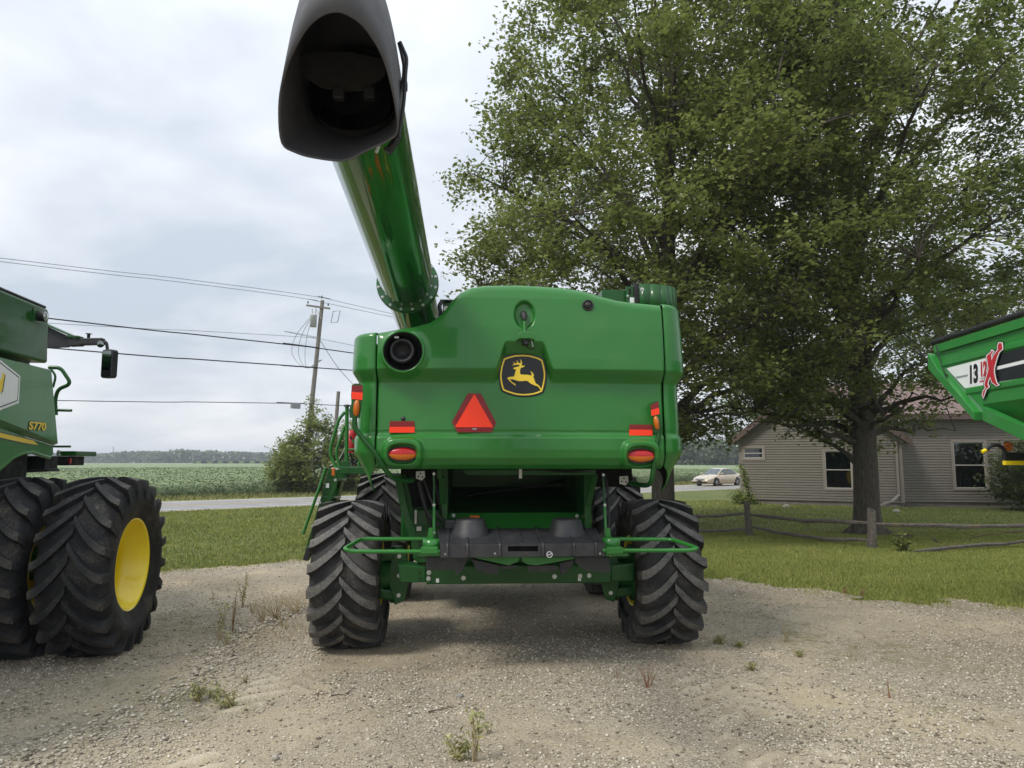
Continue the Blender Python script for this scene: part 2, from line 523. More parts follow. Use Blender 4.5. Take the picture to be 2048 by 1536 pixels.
def gravel_mat():
    t = NT('gravel')
    geo = t.n.new('ShaderNodeNewGeometry')
    def vo(scale, out, feature='F1'):
        n = t.n.new('ShaderNodeTexVoronoi'); n.inputs['Scale'].default_value = scale; n.feature = feature
        t.l.new(geo.outputs['Position'], n.inputs['Vector']); return n.outputs[out]
    P = geo.outputs['Position']
    cell = vo(75, 'Color'); d1 = vo(75, 'Distance'); cell2 = vo(34, 'Color'); d2 = vo(34, 'Distance')
    sep = t.n.new('ShaderNodeSeparateColor'); t.l.new(cell, sep.inputs[0])
    sep2 = t.n.new('ShaderNodeSeparateColor'); t.l.new(cell2, sep2.inputs[0])
    peb = t.ramp(sep.outputs[0], [(0.0, (0.218, 0.185, 0.137)), (0.35, (0.383, 0.333, 0.250)), (0.7, (0.488, 0.430, 0.334)), (1.0, (0.611, 0.562, 0.470))])
    peb2 = t.ramp(sep2.outputs[1], [(0.0, (0.244, 0.210, 0.159)), (0.5, (0.436, 0.380, 0.286)), (1.0, (0.559, 0.507, 0.421))])
    c = t.mix(0.4, peb, peb2)
    crack = t.ramp(d1, [(0.25, 1.0), (0.62, 0.62)])
    c = t.mix(1.0, c, crack, 'MULTIPLY')
    dustm = t.ramp(t.noise(0.55, 5, 0.62, 0.4, vec=P), [(0.47, 0.0), (0.66, 0.75)])
    dust = t.ramp(t.noise(30, 5, 0.7, vec=P), [(0.3, (0.385, 0.317, 0.213)), (0.7, (0.497, 0.414, 0.284))])
    c = t.mix(dustm, c, dust)
    dk = t.ramp(t.noise(1.6, 8, 0.76, 0.9, vec=P), [(0.55, 0.0), (0.70, 0.7)])
    c = t.mix(dk, c, (0.105, 0.092, 0.070))
    sp = t.n.new('ShaderNodeSeparateXYZ'); t.l.new(P, sp.inputs[0])
    wob = t.math('MULTIPLY', t.math('SUBTRACT', t.noise(0.7, 3, vec=P), 0.5), 0.5)
    def track(xc):
        dx = t.math('ABSOLUTE', t.math('SUBTRACT', t.math('ADD', sp.outputs[0], wob), xc))
        return t.ramp(dx, [(0.25, 0.65), (0.50, 0.0)])
    at_ = t.n.new('ShaderNodeAttribute'); at_.attribute_name = 'print'
    c = t.mix(t.math('MULTIPLY', at_.outputs['Fac'], t.ramp(t.noise(9, 5, 0.7, vec=P), [(0.30, 0.25), (0.6, 1.0)])), c, (0.52, 0.46, 0.355))
    tr = t.math('MULTIPLY', t.math('ADD', track(-1.8), track(1.75)), t.ramp(t.noise(2.2, 6, 0.7, vec=P), [(0.38, 0.0), (0.6, 1.0)]))
    c = t.mix(tr, c, (0.36, 0.30, 0.21))
    ea = t.ramp(t.noise(0.30, 6, 0.66, 0.5, vec=P), [(0.47, 0.0), (0.66, 0.65)])
    c = t.mix(ea, c, (0.22, 0.18, 0.125))
    ms = t.math('MULTIPLY', t.ramp(t.noise(0.42, 3, 0.5, 0.3, vec=P), [(0.56, 0.0), (0.66, 1.0)]), t.ramp(t.noise(5, 6, 0.75, vec=P), [(0.45, 0.0), (0.65, 0.75)]))
    c = t.mix(ms, c, (0.13, 0.125, 0.040))
    hh = t.math('ADD', t.math('MULTIPLY', t.math('SUBTRACT', 1.0, d1), 0.6), t.math('MULTIPLY', t.math('SUBTRACT', 1.0, d2), 0.6))
    amt = t.math('SUBTRACT', 1.0, t.math('MULTIPLY', dustm, 0.75))
    t.set(Base_Color=c, Roughness=0.95, Normal=t.bump(t.math('MULTIPLY', hh, amt), 0.014, 0.9))
    t.p.inputs['Specular IOR Level'].default_value = 0.2
    return t.m
M['gravel'] = gravel_mat()
lot_o = tag(np_mesh('gravel_lot', V, F, M['gravel'], smooth=True), kind='structure')
pa_ = lot_o.data.attributes.new('print', 'FLOAT', 'POINT'); pa_.data.foreach_set('value', tread_print(V[:, 0], V[:, 1]).astype(np.float32))

def stone_batch(px, py, size, flat=0.6, seed=1):
    """deformed octahedra, one island each"""
    g = np.random.default_rng(seed); n = len(px)
    base = np.array([(1,0,0),(-1,0,0),(0,1,0),(0,-1,0),(0,0,1),(0,0,-1)], float)
    fc = np.array([(0,2,4),(2,1,4),(1,3,4),(3,0,4),(2,0,5),(1,2,5),(3,1,5),(0,3,5)])
    b = base[None] * (0.65 + 0.7*g.random((n, 6, 1)))
    b += g.normal(0, 0.16, (n, 6, 3))
    b[:, :, 2] *= flat
    a = g.random(n)*2*PI; ca, sa = np.cos(a)[:, None], np.sin(a)[:, None]
    st = 0.7 + 0.6*g.random((n, 1))
    x = (b[..., 0]*st*ca - b[..., 1]*sa); y = (b[..., 0]*st*sa + b[..., 1]*ca)
    z = b[..., 2]
    s = size[:, None]
    V = np.stack([x*s + px[:, None], y*s + py[:, None], z*s + lot_h(px, py)[:, None] + size[:, None]*0.25], -1).reshape(-1, 3)
    F = (fc[None] + (np.arange(n)*6)[:, None, None]).reshape(-1, 3)
    return V, F
def stone_mat():
    t = NT('loose_stone')
    r = t.island()
    c = t.ramp(r, [(0.0, (0.110, 0.094, 0.071)), (0.14, (0.258, 0.227, 0.170)), (0.5, (0.424, 0.373, 0.289)), (0.8, (0.515, 0.466, 0.381)), (1.0, (0.626, 0.577, 0.489))])
    t.set(Base_Color=c, Roughness=0.9)
    t.p.inputs['Specular IOR Level'].default_value = 0.25
    return t.m
M['stone'] = stone_mat()
g = np.random.default_rng(5)
N = 150000
Y = 4.5 + 9.5*g.random(N)**1.5
X = (g.random(N)*2-1) * (0.80*Y + 0.5)
clump = fbm(X*0.8, Y*0.8, 21, 4)
keep = lot_mask(X, Y) & (g.random(N) < (0.25 + 1.2*sstep(0.40, 0.60, clump))*(1-0.85*np.clip(tread_print(X, Y), 0, 1)))
X, Y = X[keep], Y[keep]
size = 0.0042 + 0.0125*g.random(len(X))**2.8
V1, F1 = stone_batch(X, Y, size, 0.6, 3)
# coarser stones of the windrow
n2 = 2200; y2 = 4.6 + 6.5*g.random(n2); x2 = -2.9 + 0.10*(y2-7) + 0.18*np.sin(y2*1.3) + g.normal(0, 0.17, n2)
V2, F2 = stone_batch(x2, y2, 0.008 + 0.020*g.random(n2)**2, 0.45, 4)
np_obj = np_mesh('gravel', np.concatenate([V1, V2]), np.concatenate([F1, F2+len(V1)]), M['stone'], kind='stuff')
np_obj['label'] = 'loose grey limestone gravel scattered over the lot'

# ---- grass blades -----------------------------------------------------
def blades(name, X, Y, h, w, mat, label, z0=0.0, seed=2):
    g = np.random.default_rng(seed); n = len(X)
    a = g.random(n)*2*PI; ln = g.random(n)*0.8; b = g.random(n)*2*PI
    dx, dy = np.cos(a)*w/2, np.sin(a)*w/2
    V = np.zeros((n, 3, 3))
    V[:, 0] = np.stack([X-dx, Y-dy, np.full(n, z0-0.004)], 1); V[:, 1] = np.stack([X+dx, Y+dy, np.full(n, z0-0.004)], 1)
    V[:, 2] = np.stack([X+np.cos(b)*ln*h, Y+np.sin(b)*ln*h, z0+h*(1-0.35*ln)], 1)
    F = np.arange(n*3).reshape(n, 3)
    o = np_mesh(name, V.reshape(-1, 3), F, mat, kind='stuff'); o['label'] = label
    return o
def blade_mat(name, stops):
    t = NT(name); big = t.noise(0.5, 5, 0.6, 0.5)
    r = t.math('ADD', t.math('MULTIPLY', t.island(), 0.6), t.math('MULTIPLY', big, 0.55))
    c = t.ramp(r, stops)
    t.set(Base_Color=c, Roughness=0.75)
    t.p.inputs['Specular IOR Level'].default_value = 0.15
    return t.m
M['blade'] = blade_mat('grass_blade', [(0.15, (0.090, 0.127, 0.026)), (0.5, (0.188, 0.226, 0.051)), (0.85, (0.308, 0.307, 0.095)), (1.0, (0.488, 0.396, 0.174))])
HOUSE_C = at(1482, 1003, 33.6); HOUSE_C.z = 0
def in_house(x, y):
    return (y > 33.6 - (x-10.9)*0.58 - 0.1) & (x > 10.6)
def scat(n, y0, y1, k0, k1, pw=1.6):
    Y = y0 + (y1-y0)*g.random(n)**pw
    X = Y*(k0 + (k1-k0)*g.random(n))
    k = ~lot_mask(X, Y) & (RN.x*X + RN.y*Y < 30.4) & ~in_house(X, Y)
    return X[k], Y[k]
Xa, Ya = scat(230000, 9.0, 20.0, 0.20, 0.80, 1.25)
Xb, Yb = scat(60000, 20.0, 36.0, 0.10, 0.80, 1.0)
Xc, Yc = scat(190000, 10.0, 34.0, -0.85, -0.12, 1.3)
Xg = np.concatenate([Xa, Xb, Xc]); Yg = np.concatenate([Ya, Yb, Yc])
tall = 0.75 + 0.7*vnoise(Xg*1.5, Yg*1.5, 77)
hg = (0.028 + 0.035*g.random(len(Xg))) * tall * (1 + np.clip(Yg-12, 0, 25)*0.02)
wg = 0.006 + 0.0007*Yg
blades('grass', Xg, Yg, hg, wg, M['blade'], 'short mown lawn grass round the gravel lot')
# ragged tufts along the lot edge
ex, ey = [], []
for (p, q) in zip(LOT[3:16], LOT[4:17]):
    L = math.dist(p, q); k = int(L*700)
    t_ = g.random(k); ex.append(p[0]+(q[0]-p[0])*t_ + g.normal(0, 0.24, k)); ey.append(p[1]+(q[1]-p[1])*t_ + g.normal(0, 0.24, k)+0.02)
ex, ey = np.concatenate(ex), np.concatenate(ey)
cl = vnoise(ex*3, ey*3, 8) > 0.42
ex, ey = ex[cl], ey[cl]
blades('edge_grass', ex, ey, 0.04+0.09*g.random(len(ex))**1.5, np.full(len(ex), 0.012), M['blade'], 'ragged tufts of grass along the edge of the gravel', z0=0.01, seed=6)

# ---- soybean field ----------------------------------------------------
def soy_mat():
    t = NT('soybean_leaf')
    geo = t.n.new('ShaderNodeNewGeometry')
    big = t.noise(0.03, 4, vec=geo.outputs['Position'])
    r = t.math('ADD', t.math('MULTIPLY', t.island(), 0.6), t.math('MULTIPLY', big, 0.5))
    c = t.ramp(r, [(0.1, (0.140, 0.193, 0.081)), (0.5, (0.179, 0.237, 0.108)), (1.0, (0.224, 0.281, 0.140))])
    t.set(Base_Color=c, Roughness=0.6); return t.m
def canopy_mat():
    t = NT('soybean_canopy')
    geo = t.n.new('ShaderNodeNewGeometry'); P = geo.outputs['Position']
    mp = t.n.new('ShaderNodeMapping'); mp.inputs['Rotation'].default_value = (0, 0, -math.atan2(RD.y, RD.x)); t.l.new(P, mp.inputs[0])
    rows = t.n.new('ShaderNodeTexWave'); rows.bands_direction = 'Y'; rows.inputs['Scale'].default_value = 0.13
    rows.inputs['Distortion'].default_value = 3.0; rows.inputs['Detail'].default_value = 3; t.l.new(mp.outputs[0], rows.inputs[0])
    m = t.noise(0.9, 6, 0.75, vec=P); b = t.noise(0.02, 4, vec=P)
    c = t.ramp(m, [(0.3, (0.129, 0.182, 0.081)), (0.7, (0.196, 0.259, 0.124))])
    c = t.mix(t.ramp(b, [(0.4, 0.0), (0.7, 0.35)]), c, (0.17, 0.21, 0.10))
    c = t.mix(0.12, c, rows.outputs[0], 'OVERLAY')
    t.set(Base_Color=c, Roughness=0.8, Normal=t.bump(m, 0.3, 0.7)); return t.m
ns = np.concatenate([np.arange(43.2, 70, 0.35), np.arange(70, 160, 1.5), np.arange(160, 640, 12)])
ss = np.concatenate([np.arange(-400, -60, 10), np.arange(-60, 90, 0.6), np.arange(90, 520, 10)])
SN, SS = np.meshgrid(ns, ss, indexing='ij')
Z = 0.62 + 0.22*fbm(SN*1.6, SS*0.9, 51, 3) - 0.35*sstep(44.0, 43.2, SN)
Z[0] = 0.0
V = np.stack([RN.x*SN + RD.x*SS, RN.y*SN + RD.y*SS, Z], -1).reshape(-1, 3)
a_, b_ = SN.shape
I = (np.arange(a_-1)[:, None]*b_ + np.arange(b_-1)[None, :]).ravel()
o = np_mesh('soybean_field', V, np.stack([I, I+b_, I+b_+1, I+1], 1), canopy_mat(), smooth=True, kind='structure')
n = 260000
sn = 43.0 + 110*g.random(n)**2.6; s_ = -75 + 170*g.random(n)
X = RN.x*sn + RD.x*s_; Y = RN.y*sn + RD.y*s_
u = 1024 + X/np.maximum(Y, 1)*FPX
k = (Y > 10) & (((u > -150) & (u < 800)) | ((u > 1250) & (u < 1560)))
X, Y, sn, s_ = X[k], Y[k], sn[k], s_[k]
zz = (0.60 + 0.22*fbm(sn*1.6, s_*0.9, 51, 3)) + 0.10*g.random(len(X))
edge = sn < 44.2
zz = np.where(edge, zz*(0.15+0.9*g.random(len(X))), zz)
def leaf_quads(C, size, seed, upbias=0.8, aspect=0.62):
    g = np.random.default_rng(seed); n = len(C)
    nrm = g.normal(0, 1, (n, 3)); nrm[:, 2] = np.abs(nrm[:, 2]) + upbias
    nrm /= np.linalg.norm(nrm, axis=1, keepdims=True)
    t = g.normal(0, 1, (n, 3)); t -= nrm*(t*nrm).sum(1, keepdims=True); t /= np.linalg.norm(t, axis=1, keepdims=True)
    b = np.cross(nrm, t); s = np.asarray(size)[:, None]
    fold = nrm*s*0.12
    V = np.stack([C - t*s*0.5, C + b*s*0.5*aspect + fold, C + t*s*0.5, C - b*s*0.5*aspect + fold], 1)
    return V.reshape(-1, 3), np.arange(n*4).reshape(n, 4)
V, F = leaf_quads(np.stack([X, Y, zz], 1), 0.10 + 0.0016*(sn-43) + 0.05*g.random(len(X)), 8, 2.6, 0.8)
o = np_mesh('soybean_foliage', V, F, soy_mat(), kind='stuff'); o['label'] = 'leafy green soybean plants of the field beyond the road'

# verge weeds between road and field
Xv, Yv, hv = [], [], []
sv = -70 + 150*g.random(30000); nv = 38.6 + 4.6*g.random(30000)
xv = RN.x*nv + RD.x*sv; yv = RN.y*nv + RD.y*sv
uu = 1024 + xv/np.maximum(yv, 1)*FPX; kk = (yv > 8) & (uu > -100) & (uu < 1600)
blades('verge_grass', xv[kk], yv[kk], 0.10+0.22*g.random(kk.sum())**2, np.full(kk.sum(), 0.05), blade_mat('verge_blade', [(0.15, (0.09, 0.11, 0.03)), (0.6, (0.17, 0.18, 0.06)), (1.0, (0.30, 0.27, 0.13))]), 'unmown verge grass between the road and the soybean field', seed=9)

# dry straw standing along the windrow between the machines
nd = 2600
yd = 7.2 + 4.2*g.random(nd); xd = -2.95 + 0.10*(yd-7) + 0.18*np.sin(yd*1.3) + g.normal(0, 0.42, nd) + 0.25*(yd > 8.2)
kd = vnoise(xd*2.3, yd*2.3, 101) > 0.50
xd, yd = xd[kd], yd[kd]
o = blades('dry_grass', xd, yd, 0.05+0.20*g.random(len(xd))**1.7, np.full(len(xd), 0.006), pm('straw_blade', (0.40, 0.33, 0.19), 0.85, var=0.3, scale=9), 'thin dry straw grass standing in the stony windrow', z0=0.02, seed=19)

# ================================================================== TREES
def bark_mat(name, a, b):
    t = NT(name)
    mp = t.mapping((1, 1, 0.16))
    n = t.n.new('ShaderNodeTexNoise'); n.inputs['Scale'].default_value = 26; n.inputs['Detail'].default_value = 6; n.inputs['Roughness'].default_value = 0.7
    n.inputs['Distortion'].default_value = 0.6
    t.l.new(mp, n.inputs[0])
    c = t.ramp(n.outputs[0], [(0.32, a), (0.68, b)])
    lich = t.ramp(t.noise(2.2, 6, 0.7), [(0.55, 0.0), (0.75, 0.45)])
    c = t.mix(lich, c, (0.17, 0.17, 0.12))
    t.set(Base_Color=c, Roughness=0.95, Normal=t.bump(n.outputs[0], 0.06, 1.0))
    t.p.inputs['Specular IOR Level'].default_value = 0.15
    return t.m
def leaf_mat(name, stops, scale=0.45, trans=0.5):
    t = NT(name); big = t.noise(scale, 3)
    r = t.math('ADD', t.math('MULTIPLY', t.island(), 0.62), t.math('MULTIPLY', big, 0.48))
    c = t.ramp(r, stops)
    d = t.n.new('ShaderNodeBsdfPrincipled'); t.l.new(c, d.inputs['Base Color']); d.inputs['Roughness'].default_value = 0.42
    d.inputs['Specular IOR Level'].default_value = 0.5
    tr = t.n.new('ShaderNodeBsdfTranslucent'); t.l.new(t.mix(0.5, c, (0.17, 0.22, 0.05), 'MIX'), tr.inputs[0])
    mx = t.n.new('ShaderNodeMixShader'); mx.inputs[0].default_value = trans
    t.l.new(d.outputs[0], mx.inputs[1]); t.l.new(tr.outputs[0], mx.inputs[2]); t.l.new(mx.outputs[0], t.out.inputs[0])
    return t.m
M['bark'] = bark_mat('maple_bark', (0.050, 0.043, 0.034), (0.150, 0.132, 0.106))
M['bark_thin'] = bark_mat('shrub_bark', (0.06, 0.05, 0.04), (0.15, 0.13, 0.10))
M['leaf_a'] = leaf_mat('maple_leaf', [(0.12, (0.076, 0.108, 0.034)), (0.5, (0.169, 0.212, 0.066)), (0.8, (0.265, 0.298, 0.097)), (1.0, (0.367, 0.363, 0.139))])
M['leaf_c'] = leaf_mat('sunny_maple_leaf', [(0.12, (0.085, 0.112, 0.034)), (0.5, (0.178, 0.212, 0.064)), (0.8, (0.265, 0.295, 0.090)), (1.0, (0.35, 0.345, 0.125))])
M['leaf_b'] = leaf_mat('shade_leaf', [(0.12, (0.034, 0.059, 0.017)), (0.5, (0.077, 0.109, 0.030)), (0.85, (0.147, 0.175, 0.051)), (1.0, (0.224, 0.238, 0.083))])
M['leaf_s'] = leaf_mat('shrub_leaf', [(0.12, (0.090, 0.128, 0.034)), (0.5, (0.195, 0.242, 0.066)), (0.85, (0.325, 0.352, 0.110)), (1.0, (0.455, 0.438, 0.156))], 0.9)
M['leaf_far'] = leaf_mat('far_leaf', [(0.15, (0.035, 0.060, 0.025)), (0.5, (0.070, 0.105, 0.040)), (0.9, (0.12, 0.155, 0.055))], 0.08, 0.1)

def env_r(env, z):
    zs = [e[0] for e in env]; rs = [e[1] for e in env]
    return float(np.interp(z, zs, rs))
def bez(a, b, c, n):
    return [a*(1-t)**2 + b*2*t*(1-t) + c*t*t for t in [i/n for i in range(n+1)]]

def tree(name, base, H, r0, env, seed, label, cat='tree', group=None, z_first=2.2, limbs=22, subs=9, twigs=8, leaves=34, lsize=0.12, lean=(0, 0), leafmat='leaf_a', bark='bark', sub_len=(0.9, 2.0), twig_len=(0.4, 0.85), spread=0.13, droop=0.0, extra=()):
    rd = random.Random(seed); g = np.random.default_rng(seed)
    root = empty(name, base, 0, label, cat, group)
    mb = MB()
    top = Vector((lean[0], lean[1], H*0.93))
    def trunk_at(z):
        t = z / (H*0.93)
        return Vector((lean[0]*t + 0.12*math.sin(t*5+seed)*min(1, t*4), lean[1]*t + 0.12*math.cos(t*4+seed)*min(1, t*4), z))
    zs = ([-0.15, 0.0, 0.12, 0.35, 0.8, 1.5] + [1.5 + (H*0.93-1.5)*i/12 for i in range(1, 13)]) if H > 2.5 else [-0.05] + [H*0.93*i/5 for i in range(6)]
    def tr(z): return max(0.008, r0*min(1, H/2)*max(0.0, 1-z/(H*0.97))**0.85)
    path = [trunk_at(z) for z in zs]
    rad = [tr(z)*(1+0.75*math.exp(-max(z, 0)/0.16)) for z in zs]
    mb.tube(path, rad, 14, True)
    if r0 > 0.2:                                            # root flare
        for i in range(7):
            a = 2*PI*i/7 + rd.random()*0.5; L = r0*(1.9+rd.random()*0.9)
            mb.tube(bez(Vector((0, 0, 0.40)), Vector((math.cos(a)*r0*0.9, math.sin(a)*r0*0.9, 0.14)), Vector((math.cos(a)*L, math.sin(a)*L, -0.06)), 4), [r0*0.5, r0*0.42, r0*0.32, r0*0.22, r0*0.1], 7, False)
    tw_a, tw_b = [], []
    specs = []
    zlo, zhi = env[0][0] + 0.3, env[-1][0]*0.985
    for i in range(limbs):
        f = (i + rd.random()*0.8) / limbs
        zt = zlo + (zhi-zlo)*f
        za = min(max(z_first + 0.15*rd.random()*H*f, zt*(0.50+0.22*rd.random())), H*0.75)
        az = i*2.39996 + rd.random()*0.7 + seed
        rt = env_r(env, zt) * ((0.80 + 0.20*rd.random()) if i % 4 else 0.5)
        specs.append((za, zt, az, rt))
    for e in extra: specs.append(e)
    lp, lr = [], []
    for (za, zt, az, rt) in specs:
        p0 = trunk_at(za); out = Vector((math.cos(az), math.sin(az), 0))
        ctr = trunk_at(zt); p2 = Vector((ctr.x, ctr.y, 0)) + out*rt + Vector((0, 0, zt))
        p1 = p0.lerp(p2, 0.45) + Vector((0, 0, 0.12*(p2-p0).length*(1 if zt > za else 2.5)))
        pl = bez(p0, p1, p2, 8)
        for k in range(1, 8): pl[k] += Vector((rd.gauss(0, 0.07), rd.gauss(0, 0.07), rd.gauss(0, 0.06)))
        rl = min(tr(za)*0.62, 0.03 + 0.020*(p2-p0).length)
        mb.tube(pl, [max(0.010, rl*(1-0.88*k/8)) for k in range(9)], 7, False)
        for k in range(2, 9): lp.append(pl[k])
        lr.append(rl)
    LPt = np.array([tuple(q) for q in lp])
    zs_ = np.linspace(env[0][0], env[-1][0], 60); wz = np.array([env_r(env, z)**1.5 for z in zs_]); wz /= wz.sum()
    ncl = int(len(specs)*subs)
    zc_ = g.choice(zs_, ncl, p=wz) + g.normal(0, (zs_[1]-zs_[0])*0.6, ncl)
    for zz in zc_:
        zz = float(np.clip(zz, env[0][0], env[-1][0])); th = rd.random()*2*PI
        lump = 0.84 + 0.30*float(vnoise(np.array([th*1.9+seed]), np.array([zz*0.75]), seed)[0])
        rr = env_r(env, zz)*lump*(0.10 + 0.90*rd.random()**0.42)
        c0 = trunk_at(min(zz, H*0.93)); q2 = Vector((c0.x + math.cos(th)*rr, c0.y + math.sin(th)*rr, zz))
        dd = LPt - np.array(tuple(q2)); dist = np.hypot(np.hypot(dd[:, 0], dd[:, 1]), dd[:, 2]*np.where(dd[:, 2] > 0, 2.2, 0.8))
        q0 = lp[int(dist.argmin())]; L = (q2-q0).length
        q1 = q0.lerp(q2, 0.55) + Vector((rd.gauss(0, 0.08)*L, rd.gauss(0, 0.08)*L, (0.10+droop*0.3)*L))
        ql = bez(q0, q1, q2, 4); rs = 0.006 + 0.006*L
        mb.tube(ql, [rs, rs*0.8, rs*0.6, rs*0.4, rs*0.2], 5, False)
        cs = 0.55 + 0.9*rd.random()
        for w in range(max(3, int(twigs*cs))):
            tt = 1.0 - 0.55*rd.random()**1.6*min(1, 1.2/max(L, 0.3)); k2 = min(3, int(tt*4)); a = ql[k2].lerp(ql[k2+1], min(1.0, tt*4-k2))
            d_ = Vector((rd.gauss(0, 1), rd.gauss(0, 1), rd.gauss(0.12-droop, 0.42))).normalized()
            b = a + d_*(twig_len[0]+(twig_len[1]-twig_len[0])*rd.random())*(0.75+0.35*cs)
            tw_a.append(a); tw_b.append(b)
            mb.tube([a, b], [rs*0.25+0.002, 0.002], 3, False)
    mb.build('trunk', M[bark], root)
    A = np.array([tuple(p) for p in tw_a]); B = np.array([tuple(p) for p in tw_b])
    k = g.poisson(leaves, len(A)); idx = np.repeat(np.arange(len(A)), k); n = len(idx)
    t = (0.15 + 0.95*g.random(n))[:, None]
    C = A[idx]*(1-t) + B[idx]*t + g.normal(0, spread, (n, 3))
    V, F = leaf_quads(C, lsize*(0.6+0.8*g.random(n)), seed+1, 1.0, 0.72)
    np_mesh('crown', V, F, M[leafmat], root, kind='stuff')
    return root

g = np.random.default_rng(77)
b1 = ground_at(1735, 1068)
env1 = [(2.3, 0.8), (3.2, 1.8), (4.4, 3.8), (6.0, 5.3), (9.0, 5.9), (12.0, 5.8), (15.0, 4.6), (17.5, 2.4), (19.0, 0.3)]
t1 = tree('maple_tree', b1, 18.6, 0.34, env1, 21, 'broad shade tree with furrowed bark growing by the rail fence before the house', 'tree', 'shade trees on the lawn', z_first=2.5, limbs=30, subs=15, twigs=9, leaves=24, lsize=0.122, spread=0.13, droop=0.10,
     extra=[(1.75, 3.1, 2.85, 2.3), (2.4, 3.0, 3.3, 3.4), (2.6, 2.8, 0.15, 2.8), (2.9, 2.9, 3.7, 3.8), (3.3, 3.4, 5.2, 3.2), (2.7, 3.4, 2.4, 3.6), (3.0, 3.0, 4.4, 3.0)])
b2 = ground_at(1328, 1066)
env2 = [(2.6, 2.4), (3.6, 4.8), (5.2, 5.9), (7.0, 6.2), (10.0, 6.1), (12.5, 5.6), (15.0, 4.4), (17.0, 2.3), (18.4, 0.3)]
t2 = tree('maple_tree', b2, 18.0, 0.33, env2, 5, 'tall full crowned shade tree rising behind the green combine', 'tree', 'shade trees on the lawn', z_first=2.9, limbs=36, subs=18, twigs=9, leaves=25, lsize=0.122, spread=0.13, lean=(0.5, 0.3), leafmat='leaf_c',
     extra=[(2.7, 3.2, 5.6, 2.6), (2.5, 2.7, 5.2, 1.5), (3.0, 3.4, 0.2, 3.2)])
# trees standing behind the house
for i, (x, y, h, lab) in enumerate(((19.5, 48, 13.5, 'dark tree behind the ridge of the house roof, between the two shade trees'),
                                    (27.5, 45, 15.5, 'dense tree behind the house beside the grain cart rim'),
                                    (36.0, 46, 17.0, 'tall dark tree behind the grain cart at the edge of the picture'))):
    e = [(1.5, 2.5), (3.5, 4.5), (7, 5.2), (h*0.75, 4.2), (h*0.93, 1.8), (h, 0.3)]
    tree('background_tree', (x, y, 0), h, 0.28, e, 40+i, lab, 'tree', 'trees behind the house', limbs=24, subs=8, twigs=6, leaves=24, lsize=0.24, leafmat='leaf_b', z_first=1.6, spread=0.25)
# far trees beyond the field on the other side of the road
far_spec = [(1352, 262, 10.0), (1372, 240, 8.2), (1390, 270, 11.5), (1408, 246, 9.4), (1425, 262, 10.6), (1441, 238, 8.6), (1456, 258, 10.8), (1476, 250, 9.6), (1500, 262, 10.8), (1530, 250, 9.8)]
far_lab = ['behind the trunk of the shade tree', 'low and round, just beside the shade tree trunk', 'tallest of the far trees', 'paler, above the hood of the sedan', 'above the windshield of the sedan',
           'low, above the roof of the sedan', 'above the trunk lid of the sedan', 'at the corner of the house eave', 'behind the corner of the house', 'hidden mostly by the house gable']
for i, (u, D, h) in enumerate(far_spec):
    p = at(u, 923, D); e = [(0.3, 3.2), (h*0.35, 4.6), (h*0.7, 3.8), (h*0.92, 1.6), (h, 0.3)]
    tree('far_tree', (p.x, p.y, 0), h, 0.25, e, 60+i, 'hazy far tree past the field, ' + far_lab[i], 'tree', 'far trees beyond the field', limbs=9, subs=5, twigs=4, leaves=9, lsize=1.0, leafmat='leaf_far', z_first=0.8, spread=0.6, sub_len=(1.2, 2.4), twig_len=(0.6, 1.2))

# far wood along the horizon: reads as one mass
gC = []
for u in np.arange(-500, 1330, 3.2):
    D = 640 + 60*math.sin(u*0.013) + 50*rng.random()
    p = at(float(u), 923, D); h = 7.2 + 3.2*vnoise(np.array([u*0.045]), np.array([3.3]), 4)[0] + 1.6*rng.random()
    n = 130
    c = np.stack([p.x + g.normal(0, 3.4, n), p.y + g.normal(0, 4, n), h*g.random(n)**0.75], 1)
    gC.append(c)
C = np.concatenate(gC)
V, F = leaf_quads(C, 1.8+1.4*g.random(len(C)), 91, 0.4, 0.8)
o = np_mesh('far_wood', V, F, M['leaf_far'], kind='stuff'); o['label'] = 'long low belt of woodland on the horizon behind the soybean field'
# strip of taller corn in front of the far wood
hw = MB()
for k in range(60):
    a = at(385 + k*3.4, 923, 430 + 4*math.sin(k)); b = at(385 + (k+1)*3.4, 923, 430 + 4*math.sin(k+1))
    z = 2.2 + 0.2*math.sin(k*1.7)
    hw.hexa([(a.x, a.y, 0), (b.x, b.y, 0), (b.x, b.y+30, 0), (a.x, a.y+30, 0)], [(a.x, a.y, z), (b.x, b.y, z), (b.x, b.y+30, z), (a.x, a.y+30, z)])
o = hw.build('far_corn', pm('far_corn_leaf', (0.10, 0.15, 0.055), 0.9, var=0.3, scale=0.3)); tag(o, 'strip of taller crop standing far out in the field', kind='stuff')

# ---- shrubs round the utility pole -----------------------------------
POLE_B = Vector((at(607, 923, 45.0).x, 45.0, 0))
def shrub(base, H, env, seed, label, **kw):
    a = dict(limbs=16, subs=9, twigs=6, leaves=13, lsize=0.17, z_first=0.15, leafmat='leaf_s', bark='bark_thin', sub_len=(0.5, 1.1), twig_len=(0.35, 0.85), spread=0.10, cat='shrub', group='shrubs at the foot of the utility pole')
    a.update(kw)
    return tree('wild_shrub', base, H, 0.07, env, seed, label, **a)
shrub(POLE_B + Vector((0.9, -0.5, 0)), 4.9, [(0.1, 1.2), (1.2, 2.1), (2.6, 2.3), (3.9, 1.5), (5.2, 0.3)], 71, 'big leafy shrub smothering the foot of the leaning utility pole')
shrub(POLE_B + Vector((3.1, 0.6, 0)), 4.5, [(0.1, 1.0), (1.4, 1.7), (3.0, 1.8), (4.0, 1.2), (4.8, 0.3)], 72, 'leafy shrub between the utility pole and the ladder of the green combine')
